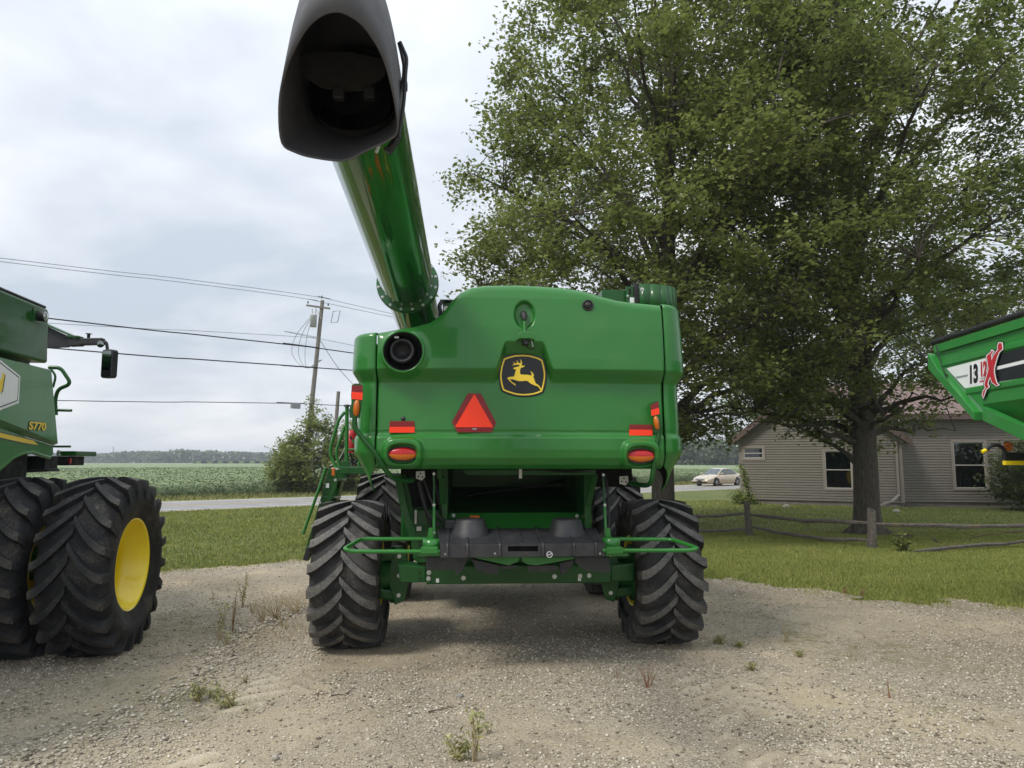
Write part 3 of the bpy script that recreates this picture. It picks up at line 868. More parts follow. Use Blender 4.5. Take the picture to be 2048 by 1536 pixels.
shrub(POLE_B + Vector((-1.0, -0.2, 0)), 2.9, [(0.2, 0.6), (1.4, 1.1), (2.4, 0.8), (3.1, 0.2)], 73, 'lower shrub on the field side of the pole, its twigs reaching over the soybeans', limbs=10)

# ================================================================== POLES AND WIRES
M['pole'] = bark_mat('pole_wood', (0.16, 0.145, 0.125), (0.30, 0.28, 0.25))
M['wire'] = pm('wire_black', '#202226', 0.6, var=0.1)
M['wire_al'] = pm('wire_aluminium', '#70767c', 0.5, metal=0.3, var=0.1)
M['trafo'] = pm('transformer_grey', '#b6bab8', 0.45, var=0.06)
PC = RN.dot(POLE_B)
def WP(u, v, off=0.0):
    d = ray(u, v); t = (PC + off - RN.dot(Vector((0, 0, 0)))) / RN.dot(d)
    return Vector((d.x*t, d.y*t, CAM_H + d.z*t))
pt = WP(645, 601)
pole = empty('utility_pole', POLE_B, 0, 'leaning wooden utility pole with crossarm and grey transformer, rising from the shrubs', 'utility pole')
top = pt - POLE_B
MB().tube([(0, 0, -0.3), top*0.3, top*0.6, top], [0.17, 0.155, 0.14, 0.12], 12).build('post', M['pole'], pole)
ca = top - Vector((0, 0, 0.45))
MB().bar(ca - RD*0.0 + RN*(-0.0) + Vector((-1.0, -0.15, 0.10)), ca + Vector((0.55, -0.15, -0.12)), 0.10, 0.11).build('crossarm', M['pole'], pole)
MB().tube([ca + Vector((-0.45, -0.17, 0.0)), ca + Vector((0.0, -0.17, -0.8))], 0.02, 5).build('brace', M['steel'], pole)
for dx, dz in ((-0.9, 0.2), (0.0, 0.55), (0.42, 0.05)):
    MB().lathe([(0, 0.02), (0.06, 0.05), (0.1, 0.05), (0.12, 0.03), (0.18, 0.04), (0.2, 0.0)], 'z', 8, ca + Vector((dx, -0.15, dz))).build('insulator', M['black'], pole)
tz = WP(627, 641) - POLE_B
trf = MB().lathe([(-0.42, 0.0), (-0.42, 0.20), (0.30, 0.21), (0.34, 0.23), (0.40, 0.19), (0.44, 0.0)], 'z', 16, tz).build('transformer', M['trafo'], pole)
for dx in (-0.08, 0.10):
    MB().tube([tz + Vector((dx, 0, 0.42)), tz + Vector((dx*1.4, 0, 0.75))], [0.045, 0.03], 8).build('bushing', M['trafo'], trf)
for k in range(3):
    a = tz + Vector((-0.2+0.06*k, 0, 0.2))
    MB().tube(smooth_path([a, a+Vector((-0.9+0.3*k, 0, -1.2)), a+Vector((-1.1+0.35*k, 0, -2.4)), a+Vector((-0.2, 0, -3.3)), a+Vector((0.7, 0.1, -2.75))], 5), 0.016, 4).build('service_lead', M['wire_al'], pole)
fr = MB().tube([ca+Vector((0.75, -0.1, -0.3)), ca+Vector((1.2, -0.1, -0.25)), ca+Vector((1.05, -0.1, -1.0)), ca+Vector((0.62, -0.1, -1.05))], 0.022, 5, closed=True); fr.build('cutout_frame', M['black'], pole)
vine = MB()
for k in range(3):
    vine.tube([POLE_B*0 + top*(0.02+0.06*i) + Vector((0.2*math.cos(i*1.3+k*2), 0.2*math.sin(i*1.3+k*2), 0)) for i in range(9)], 0.025, 4, False)
C = np.array([tuple(top*(0.10+0.40*x) + Vector((rng.gauss(0, 0.22), rng.gauss(0, 0.22), 0))) for x in np.random.default_rng(3).random(700)**1.8])
V, F = leaf_quads(C, 0.14+0.08*g.random(len(C)), 17, 0.3, 0.8)
np_mesh('vine', V, F, M['leaf_s'], pole, kind='stuff')
stub = WP(677, 783, 1.5)
sb = tag(MB().tube([(0, 0, 0), Vector((0.35, 0, stub.z))], [0.14, 0.12], 10).build('pole_stub', M['pole'], None, loc=(stub.x-0.35, stub.y, 0)), 'short cut off wooden pole stub standing in the shrubs', 'pole')

def wire(px, r, mat, label, off=0.0, ext=(40, 60)):
    P = [WP(u, v, off) for u, v in px]
    a = P[0] + (P[0]-P[1]).normalized()*ext[0]; b = P[-1] + (P[-1]-P[-2]).normalized()*ext[1]
    pts = [a + Vector((0, 0, 0.4))] + P + [b + Vector((0, 0, 0.4))]
    o = MB().tube(smooth_path(pts, 6), r, 5, False).build('overhead_wire', mat)
    return tag(o, label, 'wire', 'overhead wires along the road')
wire([(0, 516), (350, 556), (648, 596), (795, 630)], 0.016, M['wire_al'], 'topmost thin conductor running over the head of the utility pole')
wire([(0, 523), (350, 563), (620, 599), (795, 636)], 0.016, M['wire_al'], 'second thin conductor, a hand below the topmost, on the end of the crossarm', -0.5)
wire([(100, 637), (400, 670), (637, 696), (712, 707)], 0.036, M['wire'], 'thick black cable crossing the pole below the transformer', -0.15)
wire([(138, 699), (400, 719), (632, 735), (712, 741)], 0.036, M['wire'], 'lower of the two thick black cables, at combine mirror height', -0.15)
wire([(110, 647), (400, 662), (638, 677), (712, 692)], 0.014, M['wire_al'], 'thin grey line just above the upper thick black cable', 0.1)
cw = wire([(115, 801), (400, 804), (590, 807), (610, 807), (720, 813)], 0.022, M['wire'], 'lowest thin wire carrying a splice box over the shrub', -0.15)
bxp = WP(591, 812, -0.15)
tag(MB().bar(bxp - RD*0.30, bxp + RD*0.30, 0.2, 0.32).build('splice_box', M['decal_grey'], None, 0.03), 'small grey splice box hanging on the lowest overhead wire', 'box')
gw = MB().tube(smooth_path([WP(640, 680), WP(680, 740, 2.0), WP(735, 795, 5.0), WP(800, 840, 8)], 6), 0.018, 4, False).build('guy_wire', M['wire_al'])
tag(gw, 'slack grey guy wire sagging from the pole down behind the combine', 'wire')
for i, (u, vt, D) in enumerate(((227, 893, 700), (386, 905, 560), (590, 0, 0))):
    if not D: continue
    p = at(u, vt, D)
    tag(MB().tube([(0, 0, 0), (0, 0, p.z)], [0.5, 0.35], 6).build('far_pole', M['pole'], None, loc=(p.x, p.y, 0)), ('tall thin mast on the horizon near the left combine mirror', 'thin pole on the horizon in the middle of the far wood')[i], 'pole', 'far poles on the horizon')

# ================================================================== HOUSE
M['siding'] = pm('vinyl_siding', '#807a71', 0.55, var=0.06, scale=2, dust=0.08)
M['trim'] = pm('house_trim', '#857d74', 0.5, var=0.05)
M['fascia'] = pm('fascia_brown', '#5a4a44', 0.55, var=0.1)
M['roofing'] = pm('metal_roof', '#6f5852', 0.42, metal=0.15, var=0.07, scale=1.5)
M['sash'] = pm('sash_paint', '#a9a49c', 0.5, var=0.05)
M['block'] = pm('foundation_block', '#6f6a62', 0.9, var=0.2, scale=4, bump=0.5, bscale=60)
M['curtain'] = pm('lace_curtain', '#6e7068', 0.9, var=0.12, scale=12)
def glass_mat():
    t = NT('window_glass'); tb = t.n.new('ShaderNodeBsdfTransparent'); gl = t.n.new('ShaderNodeBsdfGlossy'); gl.inputs['Roughness'].default_value = 0.03
    tb.inputs[0].default_value = (0.5, 0.53, 0.52, 1)
    fr = t.n.new('ShaderNodeFresnel'); fr.inputs[0].default_value = 1.6
    mx = t.n.new('ShaderNodeMixShader'); t.l.new(t.math('ADD', fr.outputs[0], 0.05), mx.inputs[0])
    t.l.new(tb.outputs[0], mx.inputs[1]); t.l.new(gl.outputs[0], mx.inputs[2]); t.l.new(mx.outputs[0], t.out.inputs[0]); return t.m
M['glass'] = glass_mat()
hA = HOUSE_C.copy()                          # far left corner of the gable wall
dA = Vector((0.875, -0.484, 0)).normalized(); nA_ = Vector((-dA.y, dA.x, 0))   # into the house
house = empty('house', hA, 0, 'low taupe house with lap siding and a brownish red metal roof behind the tree', 'house')
WA = 6.7; EA = 3.15; AP = 5.75
hB0 = dA*WA + nA_*1.1                        # start of the wing wall (house-local)
dB = Vector((0.985, -0.17, 0)).normalized(); nB_ = Vector((-dB.y, dB.x, 0))
WB = 13.0; EB = 3.95
def wpt(o, d, n, x, y, z): return o + d*x + n*y + Vector((0, 0, z))
def plane_x(o, d, n, u, v):
    """pixel -> (x along wall, z) on a wall plane"""
    O = hA + o; r = ray(u, v); t = n.dot(O - Vector((0, 0, CAM_H))) / n.dot(r)
    p = Vector((0, 0, CAM_H)) + r*t
    return d.dot(p - O), p.z
winsA = []; winsB = []
for (u0, v0, u1, v1), (o_, d_, n_), L in (((1648, 902, 1706, 978), (Vector(), dA, nA_), winsA), ((1487, 896, 1527, 917), (Vector(), dA, nA_), winsA), ((1904, 884, 1974, 977), (hB0, dB, nB_), winsB)):
    x0, z1 = plane_x(o_, d_, n_, u0, v0); x1, z0 = plane_x(o_, d_, n_, u1, v1)
    L.append((x0, x1, z0, z1))
Z0 = 0.22; CO = 0.115
def wall_boards(o_, d_, n_, W, ztop_f, wins, name):
    wall = MB()
    # solid wall behind the boards, with real openings left out: built as strips between windows
    z = Z0; rows = []
    while True:
        if ztop_f(W/2) <= z + 0.02 and max(ztop_f(x) for x in (0.01, W/2, W-0.01)) <= z + 0.02: break
        rows.append((z, z+CO)); z += CO
        if z > 7: break
    par = empty(name, (0, 0, 0)); par.parent = house
    for (za, zb) in rows:
        # interval of x where the wall reaches this height
        xs = [x for x in np.linspace(0, W, 121) if ztop_f(x) > za + 0.01]
        if not xs: continue
        segs = [(xs[0], xs[-1])]
        for (a, b, c, d) in wins:
            if zb > c and za < d:
                new = []
                for (p, q) in segs:
                    if a > p and b < q: new += [(p, a), (b, q)]
                    else: new.append((p, q))
                segs = new
        for (p, q) in segs:
            ov = 0.006
            prof = [(-0.036, za-ov), (-0.040, za+0.066), (0.010, za+0.082), (0.012, zb), (0.05, zb), (0.05, za-ov)]
            vs_ = [wpt(o_, d_, n_, x_, y_, z_) for x_ in (p, q) for y_, z_ in prof]
            MB().add(vs_, [tuple(range(6)), tuple(range(11, 5, -1))] + [(k_, (k_+1) % 6, 6+(k_+1) % 6, 6+k_) for k_ in range(6)]).build('siding_board', M['siding'], par)
    return par
def gab(x): return EA - 0.05 + (AP-EA) * (1 - abs(x - WA/2)/(WA/2))
wall_boards(Vector(), dA, nA_, WA, gab, winsA, 'gable_wall')
wall_boards(hB0, dB, nB_, WB, lambda x: EB - 0.1, winsB, 'wing_wall')
# return wall between gable and wing
rw = empty('return_wall'); rw.parent = house
for k in range(30):
    za = Z0 + k*CO
    MB().hexa([dA*WA + Vector((0, 0, za)), dA*(WA+0.018) + Vector((0, 0, za)), dA*(WA+0.018) + nA_*1.1 + Vector((0, 0, za)), dA*WA + nA_*1.1 + Vector((0, 0, za))],
              [dA*(WA-0.02) + Vector((0, 0, za+CO)), dA*WA + Vector((0, 0, za+CO)), dA*WA + nA_*1.1 + Vector((0, 0, za+CO)), dA*(WA-0.02) + nA_*1.1 + Vector((0, 0, za+CO))]).build('siding_board', M['siding'], rw)
# foundation
MB().hexa([wpt(Vector(), dA, nA_, 0.03, 0.03, -0.1), wpt(Vector(), dA, nA_, WA-0.03, 0.03, -0.1), wpt(Vector(), dA, nA_, WA-0.03, 0.4, -0.1), wpt(Vector(), dA, nA_, 0.03, 0.4, -0.1)],
          [wpt(Vector(), dA, nA_, 0.03, 0.03, Z0), wpt(Vector(), dA, nA_, WA-0.03, 0.03, Z0), wpt(Vector(), dA, nA_, WA-0.03, 0.4, Z0), wpt(Vector(), dA, nA_, 0.03, 0.4, Z0)]).build('foundation', M['block'], house)
MB().hexa([wpt(hB0, dB, nB_, 0, 0.03, -0.1), wpt(hB0, dB, nB_, WB, 0.03, -0.1), wpt(hB0, dB, nB_, WB, 0.4, -0.1), wpt(hB0, dB, nB_, 0, 0.4, -0.1)],
          [wpt(hB0, dB, nB_, 0, 0.03, Z0), wpt(hB0, dB, nB_, WB, 0.03, Z0), wpt(hB0, dB, nB_, WB, 0.4, Z0), wpt(hB0, dB, nB_, 0, 0.4, Z0)]).build('foundation', M['block'], house)
# dark rooms behind the windows
for o_, d_, n_, ws in ((Vector(), dA, nA_, winsA), (hB0, dB, nB_, winsB)):
    for (a, b, c, d) in ws:
        w = empty('window'); w.parent = house
        f = MB(); fw = 0.085
        q = lambda x, y, z: wpt(o_, d_, n_, x, y, z)
        def bxw(mb, x0, x1, y0, y1, z0, z1):
            mb.hexa([q(x0, y0, z0), q(x1, y0, z0), q(x1, y1, z0), q(x0, y1, z0)], [q(x0, y0, z1), q(x1, y0, z1), q(x1, y1, z1), q(x0, y1, z1)])
        for (x0, x1, z0, z1) in ((a-fw, a+0.01, c-fw, d+fw), (b-0.01, b+fw, c-fw, d+fw), (a+0.01, b-0.01, d-0.01, d+fw), (a+0.01, b-0.01, c-fw, c+0.01)):
            bxw(f, x0, x1, -0.06, 0.06, z0, z1)
        f.build('frame', M['trim'], w)
        s = MB(); mid = (c+d)/2
        for (x0, x1, z0, z1) in ((a+0.01, a+0.05, c+0.01, d-0.01), (b-0.05, b-0.01, c+0.01, d-0.01), (a+0.05, b-0.05, d-0.05, d-0.01), (a+0.05, b-0.05, c+0.01, c+0.05), (a+0.05, b-0.05, mid-0.02, mid+0.02)):
            bxw(s, x0, x1, -0.03, 0.03, z0, z1)
        s.build('sash', M['sash'], w)
        for (z0, z1) in ((c+0.05, mid-0.02), (mid+0.02, d-0.05)):
            pn = MB(); bxw(pn, a+0.05, b-0.05, -0.006, 0.0, z0, z1); pn.build('pane', M['glass'], w)
        bk = MB(); bxw(bk, a-0.3, b+0.3, 0.9, 0.95, c-0.3, d+0.3); bk.build('room', M['dark'], w)
        nseg = 24; cv = []; cf = []
        zlo, zhi = (c, mid-0.03) if ws is winsA else (c, d)
        for i in range(nseg+1):
            x = a + (b-a)*i/nseg; y = 0.12 + 0.03*math.sin(i*1.9)
            cv += [q(x, y, zlo), q(x, y, zhi)]
        for i in range(nseg): cf.append((2*i, 2*i+2, 2*i+3, 2*i+1))
        MB().add(cv, cf, 0, True).build('curtain', M['curtain'] if ws is winsA else M['dark'], w)
# gable roof: two slopes, ridge runs back along nA_
DEPTH = 11.0; ovh = 0.42
def slope(p0, p1, back, thick, name_parent, npan, name='roof_panel'):
    """panels laid between eave p0 and ridge p1, repeated along 'back'"""
    L = back.length; b = back.normalized(); w = L/npan
    up = (p1-p0).cross(b).normalized()
    if up.z < 0: up = -up
    for i in range(npan):
        a = p0 + b*w*i; c = p1 + b*w*i; ww = b*(w-0.004)
        m = MB().hexa([a, a+ww, c+ww, c], [a+up*thick, a+ww+up*thick, c+ww+up*thick, c+up*thick])
        r0_, r1_ = a + b*0.02 + up*thick, c + b*0.02 + up*thick
        m.bar(r0_, r1_, 0.035, 0.035, up)
        m.build(name, M['roofing'], name_parent)
roofA = empty('gable_roof'); roofA.parent = house
sl = (AP-EA)/(WA/2)
eL = Vector() + dA*(-ovh) + Vector((0, 0, EA - ovh*sl)) - nA_*0.35
rg = dA*(WA/2) + Vector((0, 0, AP)) - nA_*0.35
eR = dA*(WA+ovh) + Vector((0, 0, EA - ovh*sl)) - nA_*0.35
slope(eL, rg, nA_*DEPTH, 0.05, roofA, 26)
slope(eR, rg, nA_*DEPTH, 0.05, roofA, 26)
for e in (eL, eR):
    MB().bar(e - nA_*0.02 - Vector((0, 0, 0.09)), rg - nA_*0.02 - Vector((0, 0, 0.09)), 0.03, 0.20).build('bargeboard', M['fascia'], house)
    sf = MB(); q1, q2 = e - Vector((0, 0, 0.03)), rg - Vector((0, 0, 0.03))
    sf.add([q1, q2, q2 + nA_*0.36, q1 + nA_*0.36], [(0, 1, 2, 3)]).build('soffit', M['trim'], house)
# wing roof
roofB = empty('wing_roof'); roofB.parent = house
eB0 = hB0 - dB*2.2 + Vector((0, 0, EB)) - nB_*0.45
rB0 = hB0 - dB*2.2 + Vector((0, 0, AP+0.02)) + nB_*3.9
slope(eB0, rB0, dB*(WB+2.6), 0.05, roofB, 34)
MB().bar(eB0 - nB_*0.02 - Vector((0, 0, 0.10)), eB0 + dB*(WB+2.6) - nB_*0.02 - Vector((0, 0, 0.10)), 0.03, 0.20).build('fascia', M['fascia'], house)
q1 = eB0 - Vector((0, 0, 0.16)); q2 = eB0 + dB*(WB+2.6) - Vector((0, 0, 0.16))
MB().add([q1, q2, q2 + nB_*0.5, q1 + nB_*0.5], [(0, 1, 2, 3)]).build('soffit', M['trim'], house)
# corner boards, far side wall, downspout
MB().hexa([dA*-0.02 - nA_*0.03, dA*0.10 - nA_*0.03, dA*0.10 + nA_*0.06, dA*-0.02 + nA_*0.06], [p + Vector((0, 0, EA-0.05)) for p in (dA*-0.02 - nA_*0.03, dA*0.10 - nA_*0.03, dA*0.10 + nA_*0.06, dA*-0.02 + nA_*0.06)]).build('corner_board', M['trim'], house)
p_ = [dA*(WA-0.10) - nA_*0.032, dA*(WA+0.03) - nA_*0.032, dA*(WA+0.03) + nA_*0.08, dA*(WA-0.10) + nA_*0.08]
MB().hexa([p + Vector((0, 0, 0.2)) for p in p_], [p + Vector((0, 0, EA-0.1)) for p in p_]).build('corner_board', M['trim'], house)
MB().hexa([nA_*0.06, nA_*DEPTH, nA_*DEPTH + dA*0.1, nA_*0.06 + dA*0.1], [p + Vector((0, 0, EA)) for p in (nA_*0.06, nA_*DEPTH, nA_*DEPTH + dA*0.1, nA_*0.06 + dA*0.1)]).build('side_wall', M['siding'], house)
ds = [dA*(WA-0.18) - nA_*0.10 + Vector((0, 0, EA-0.35)), dA*(WA-0.18) - nA_*0.10 + Vector((0, 0, 0.55)), dA*(WA-0.45) - nA_*0.4 + Vector((0, 0, 0.30)), dA*(WA-1.1) - nA_*1.1 + Vector((0, 0, 0.06))]
dsm = MB()
for a, b in zip(ds, ds[1:]): dsm.bar(a, b + (b-a).normalized()*0.03, 0.10, 0.075, nA_)
dsm.build('downspout', M['trim'], house, 0.01)

# ================================================================== SPLIT-RAIL FENCE
def weathered():
    t = NT('weathered_wood'); mp = t.mapping((1, 1, 1))
    n = t.noise(14, 6, 0.7); f = t.noise(70, 3, 0.7)
    c = t.ramp(n, [(0.3, (0.06, 0.05, 0.04)), (0.6, (0.15, 0.132, 0.11)), (0.8, (0.24, 0.215, 0.185))])
    c = t.mix(t.ramp(t.noise(3, 5), [(0.58, 0.0), (0.72, 0.5)]), c, (0.20, 0.13, 0.045))
    t.set(Base_Color=c, Roughness=0.95, Normal=t.bump(f, 0.02, 0.9)); return t.m
M['wood'] = weathered()
fence = empty('split_rail_fence', (0, 0, 0), 0, 'weathered grey split rail fence with sagging rails on the lawn before the house', 'fence')
fp = [ground_at(1330, 1080), ground_at(1500, 1074), ground_at(1745, 1098), ground_at(2120, 1100)]
def rail(p, q, r, seed, sag=0.05):
    r *= 0.8
    rd = random.Random(seed); n = 9
    pts = []; rs = []
    for i in range(n):
        t = i/(n-1); v = p.lerp(q, t); v = v + Vector((rd.gauss(0, 0.015), rd.gauss(0, 0.015), -sag*4*t*(1-t) + rd.gauss(0, 0.012)))
        pts.append(v); rs.append(r*(0.85+0.35*rd.random()) * (0.55 if i in (0, n-1) else 1))
    return MB().tube(pts, rs, 6, True, smooth=False).build('rail', M['wood'], fence)
for i, p in enumerate(fp):
    h = (0.88, 0.92, 0.90, 0.86)[i]; m = MB(); w = 0.085
    ln = (0.02, -0.05, 0.03, 0.0)[i]
    b = [p + Vector((-w, -w*0.8, -0.1)), p + Vector((w, -w*0.7, -0.1)), p + Vector((w*0.9, w, -0.1)), p + Vector((-w, w*0.9, -0.1))]
    t_ = [p + Vector((ln-w*0.8, -w*0.6, h)), p + Vector((ln+w*0.7, -w*0.7, h-0.05)), p + Vector((ln+w*0.8, w*0.7, h-0.03)), p + Vector((ln-w*0.9, w*0.7, h+0.02))]
    m.hexa(b, t_).build('fence_post', M['wood'], fence, 0.012)
up = lambda p, z: p + Vector((0, 0, z))
rail(up(fp[0], 0.60), up(fp[1], 0.62), 0.055, 1); rail(up(fp[0], 0.26), up(fp[1], 0.22), 0.05, 2)
rail(up(fp[1], 0.58), up(fp[2], 0.60), 0.055, 3, 0.06); rail(up(fp[1], 0.27), up(fp[2], 0.20), 0.055, 4, 0.09)
rail(up(fp[2], 0.55), up(fp[3], 0.50), 0.06, 5, 0.02)
rl = ground_at(1825, 1108); rl.z = 0.07; r2 = ground_at(2110, 1092); r2.z = 0.16
rail(rl, r2, 0.05, 6, 0.0)

# fallen branch, twigs
M['twig'] = pm('dead_twig', '#4b4034', 0.9, var=0.3)
def branch(name, pts, r, label, group=None):
    o = MB().tube(smooth_path(pts, 4), [max(0.003, r*(1-0.85*i/((len(pts)-1)*4))) for i in range((len(pts)-1)*4+1)], 5).build(name, M['twig'])
    return tag(o, label, 'branch', group)
f0 = [ground_at(u, v, z) for u, v, z in ((2046, 1062, 0.35), (2000, 1066, 0.30), (1950, 1074, 0.18), (1905, 1092, 0.05))]
branch('fallen_branch', f0, 0.02, 'thin dead branch lying against the lowest rail under the grain cart')
branch('fallen_branch', [ground_at(1868, 1077, 0.12), ground_at(1876, 1084, 0.06), ground_at(1888, 1088, 0.02)], 0.035, 'short dark stub of wood on the grass beside the lowest rail')

# bushes at the house
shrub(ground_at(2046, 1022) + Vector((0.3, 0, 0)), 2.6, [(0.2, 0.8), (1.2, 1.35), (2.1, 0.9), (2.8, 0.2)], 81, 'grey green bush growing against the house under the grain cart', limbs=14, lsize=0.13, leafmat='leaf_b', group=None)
shrub(ground_at(1487, 1008), 0.42, [(0.03, 0.4), (0.2, 0.6), (0.42, 0.1)], 82, 'low weeds crowding the foot of the house corner', limbs=7, subs=5, leaves=6, lsize=0.12, group=None, cat='weed', sub_len=(0.2, 0.5), twig_len=(0.15, 0.3))
shrub(ground_at(1806, 1104), 0.36, [(0.02, 0.06), (0.2, 0.16), (0.4, 0.06)], 83, 'small leafy sapling at the start of the fallen rail', limbs=6, subs=5, lsize=0.06, group=None, cat='sapling', sub_len=(0.04, 0.12), twig_len=(0.04, 0.10), spread=0.03, twigs=4, leaves=5)
# tall single weed at the corner
tw = empty('tall_weed', ground_at(1502, 1012), 0, 'tall single weed leaning against the siding by the fence post', 'weed')
st = [Vector((0, 0, 0)), Vector((-0.08, 0, 0.7)), Vector((-0.22, 0, 1.3)), Vector((-0.42, 0, 1.9))]
MB().tube(smooth_path(st, 4), 0.018, 5).build('stem', M['bark_thin'], tw)
C = np.array([tuple(Vector((-0.42*(t**1.4) + rng.gauss(0, 0.09), rng.gauss(0, 0.09), 1.9*t))) for t in g.random(130)*0.75+0.2])
V, F = leaf_quads(C, 0.16+0.1*g.random(len(C)), 23, 0.5, 0.4); np_mesh('foliage', V, F, M['leaf_s'], tw, kind='stuff')
# light boulders by the foundation
def rock(p, s, seed, label, mat, group=None, flat=0.7):
    g = np.random.default_rng(seed); import bmesh
    bm = bmesh.new(); bmesh.ops.create_icosphere(bm, subdivisions=2, radius=1.0)
    for v in bm.verts:
        k = 1 + 0.35*(vnoise(np.array([v.co.x*1.6+seed]), np.array([v.co.y*1.6+v.co.z*1.3]), seed)[0]-0.5) + g.normal(0, 0.03)
        v.co = Vector((v.co.x*k*s, v.co.y*k*s*0.8, v.co.z*k*s*flat))
    me = bpy.data.meshes.new('rock'); bm.to_mesh(me); bm.free(); me.materials.append(mat)
    o = link_mesh('rock', me, None, (p.x, p.y, p.z + s*flat*0.55), (0, 0, seed*1.3))
    return tag(o, label, 'rock', group)
M['rock'] = pm('pale_rock', '#9c968a', 0.9, var=0.2, scale=8, bump=0.5, bscale=40)
M['rock_grey'] = pm('grey_rock', '#8a8984', 0.9, var=0.2, scale=20, bump=0.4, bscale=90)
rock(ground_at(1573, 1016), 0.15, 2, 'pale boulder at the foundation under the gable wall', M['rock'])
rock(ground_at(1792, 1026), 0.14, 5, 'pale flat stone at the foundation beside the downspout', M['rock'])
def lotp(u, v):
    p = ground_at(u, v); p.z = float(lot_h(p.x, p.y)); return p
rock(lotp(921, 1402), 0.028, 3, 'rounded blue grey stone on the gravel in front of the combine', M['rock_grey'])
rock(lotp(550, 1530), 0.030, 4, 'whitish angular stone on the gravel at the bottom edge of the picture', M['rock'])
for i, (u, v, s, w) in enumerate(((352, 1442, 0.024, 'topmost of the pale stones heaped near the creeping weed'), (366, 1452, 0.026, 'middle pale stone of the heap near the creeping weed'), (378, 1462, 0.022, 'lowest pale stone of the heap near the creeping weed'), (420, 1352, 0.03, 'flat pale stone on the windrow behind the creeping weed'), (1673, 1428, 0.022, 'pale stone on the gravel before the grain cart'), (1190, 1442, 0.018, 'small pale stone near the dry reddish tuft'))):
    rock(lotp(u, v), s, 10+i, w, M['rock'], flat=0.5)
def twigs(pts, label):
    branch('dead_twig', [lotp(u, v) + Vector((0, 0, 0.012)) for u, v in pts], 0.006, label, 'twigs on the gravel')
twigs([(662, 1402), (685, 1399), (694, 1398)], 'dark twig lying on the tread prints, the shorter piece')
twigs([(694, 1398), (700, 1391), (709, 1384)], 'dark twig lying on the tread prints, the upright piece')
twigs([(857, 1435), (878, 1430), (908, 1426)], 'thin dark twig beside the tall weed at the bottom edge')

# ================================================================== WEEDS IN THE GRAVEL
M['weed_green'] = leaf_mat('weed_green', [(0.1, (0.19, 0.21, 0.07)), (0.6, (0.33, 0.33, 0.13)), (1.0, (0.48, 0.43, 0.22))], 4, 0.2)
M['weed_dry'] = pm('weed_straw', (0.38, 0.30, 0.17), 0.8, var=0.25, scale=20)
M['weed_red'] = pm('weed_russet', (0.25, 0.13, 0.075), 0.8, var=0.25, scale=20)
def weed(u, v, h, stems, spread, leaves, label, mat='weed_dry', lean=(0, 0), lsz=0.03, seed=1, r=0.0022, name='weed'):
    r *= 1.7; lsz *= 1.25; leaves = int(leaves*0.8)
    rd = random.Random(seed); base = lotp(u, v); root = empty(name, base, 0, label, 'weed', 'weeds in the gravel')
    C = []; m = MB()
    for s in range(stems):
        a = rd.random()*2*PI; L = 1.25*h*(0.55+0.45*rd.random()); k = spread*(0.3+0.7*rd.random())
        e = Vector((math.cos(a)*k*L + lean[0]*L, math.sin(a)*k*L + lean[1]*L, L*math.sqrt(max(0.05, 1-min(0.95, k*k)))))
        b0 = Vector((rd.gauss(0, 0.012), rd.gauss(0, 0.012), -0.01))
        c = b0.lerp(e, 0.5) + Vector((0, 0, 0.18*L))
        pl = bez(b0, c, e, 6)
        m.tube(pl, [r*1.2*(1-0.75*i/6) for i in range(7)], 4, False)
        for i in range(leaves):
            t = 0.2 + 0.8*rd.random(); kk = min(5, int(t*6)); p = pl[kk].lerp(pl[kk+1], t*6-kk)
            C.append(tuple(p + Vector((rd.gauss(0, lsz*0.5), rd.gauss(0, lsz*0.5), rd.gauss(0, lsz*0.3)))))
    m.build('stem', M[mat], root)
    if C:
        C = np.array(C); V, F = leaf_quads(C, lsz*(0.6+0.8*np.random.default_rng(seed).random(len(C))), seed, 0.3, 0.35)
        np_mesh('foliage', V, F, M['weed_green'], root, kind='stuff')
    return root
weed(438, 1290, 0.34, 5, 0.3, 26, 'pale green weed standing nearest the dual tyre on the windrow', seed=1, lsz=0.028)
weed(462, 1272, 0.42, 4, 0.3, 16, 'browning upright weed behind the pale green one on the windrow', 'weed_red', seed=2, lsz=0.025)
weed(486, 1218, 0.40, 5, 0.35, 30, 'greenest tall weed of the windrow, farther back', seed=3, lsz=0.03)
weed(425, 1214, 0.26, 2, 0.2, 12, 'thin wispy green weed left of the tall green one', seed=4, lsz=0.022)
weed(524, 1258, 0.24, 10, 0.6, 6, 'olive tuft at the foot of the straw coloured grass', seed=5, lsz=0.02)
weed(552, 1248, 0.36, 26, 0.95, 0, 'straw coloured dry grass clump spreading toward the rear tyre', seed=6, r=0.0018)
weed(592, 1236, 0.38, 20, 0.9, 0, 'straw coloured dry grass leaning against the rear tyre', seed=7, r=0.0018, lean=(-0.2, 0))
weed(398, 1412, 0.13, 9, 0.95, 22, 'low creeping weed on the gravel, the end nearest the dual tyre', seed=8, lsz=0.030, r=0.003)
weed(468, 1425, 0.13, 8, 0.95, 26, 'low creeping weed on the gravel, the end with browned leaves', seed=9, lsz=0.028, r=0.003, lean=(-0.4, 0))
weed(952, 1534, 0.34, 4, 0.25, 18, 'wilted tall weed at the bottom edge of the picture', 'weed_dry', seed=10, lsz=0.04, r=0.0035, lean=(0.08, 0))
weed(918, 1532, 0.15, 8, 0.7, 22, 'low green tuft beside the wilted tall weed', seed=11, lsz=0.035)
weed(1296, 1382, 0.21, 14, 0.6, 0, 'dry reddish grass tuft in front of the right rear tyre', 'weed_red', seed=12, r=0.0018)
weed(1234, 1364, 0.12, 4, 0.5, 0, 'tiny dry tuft beside the reddish one', 'weed_red', seed=13, r=0.0015)
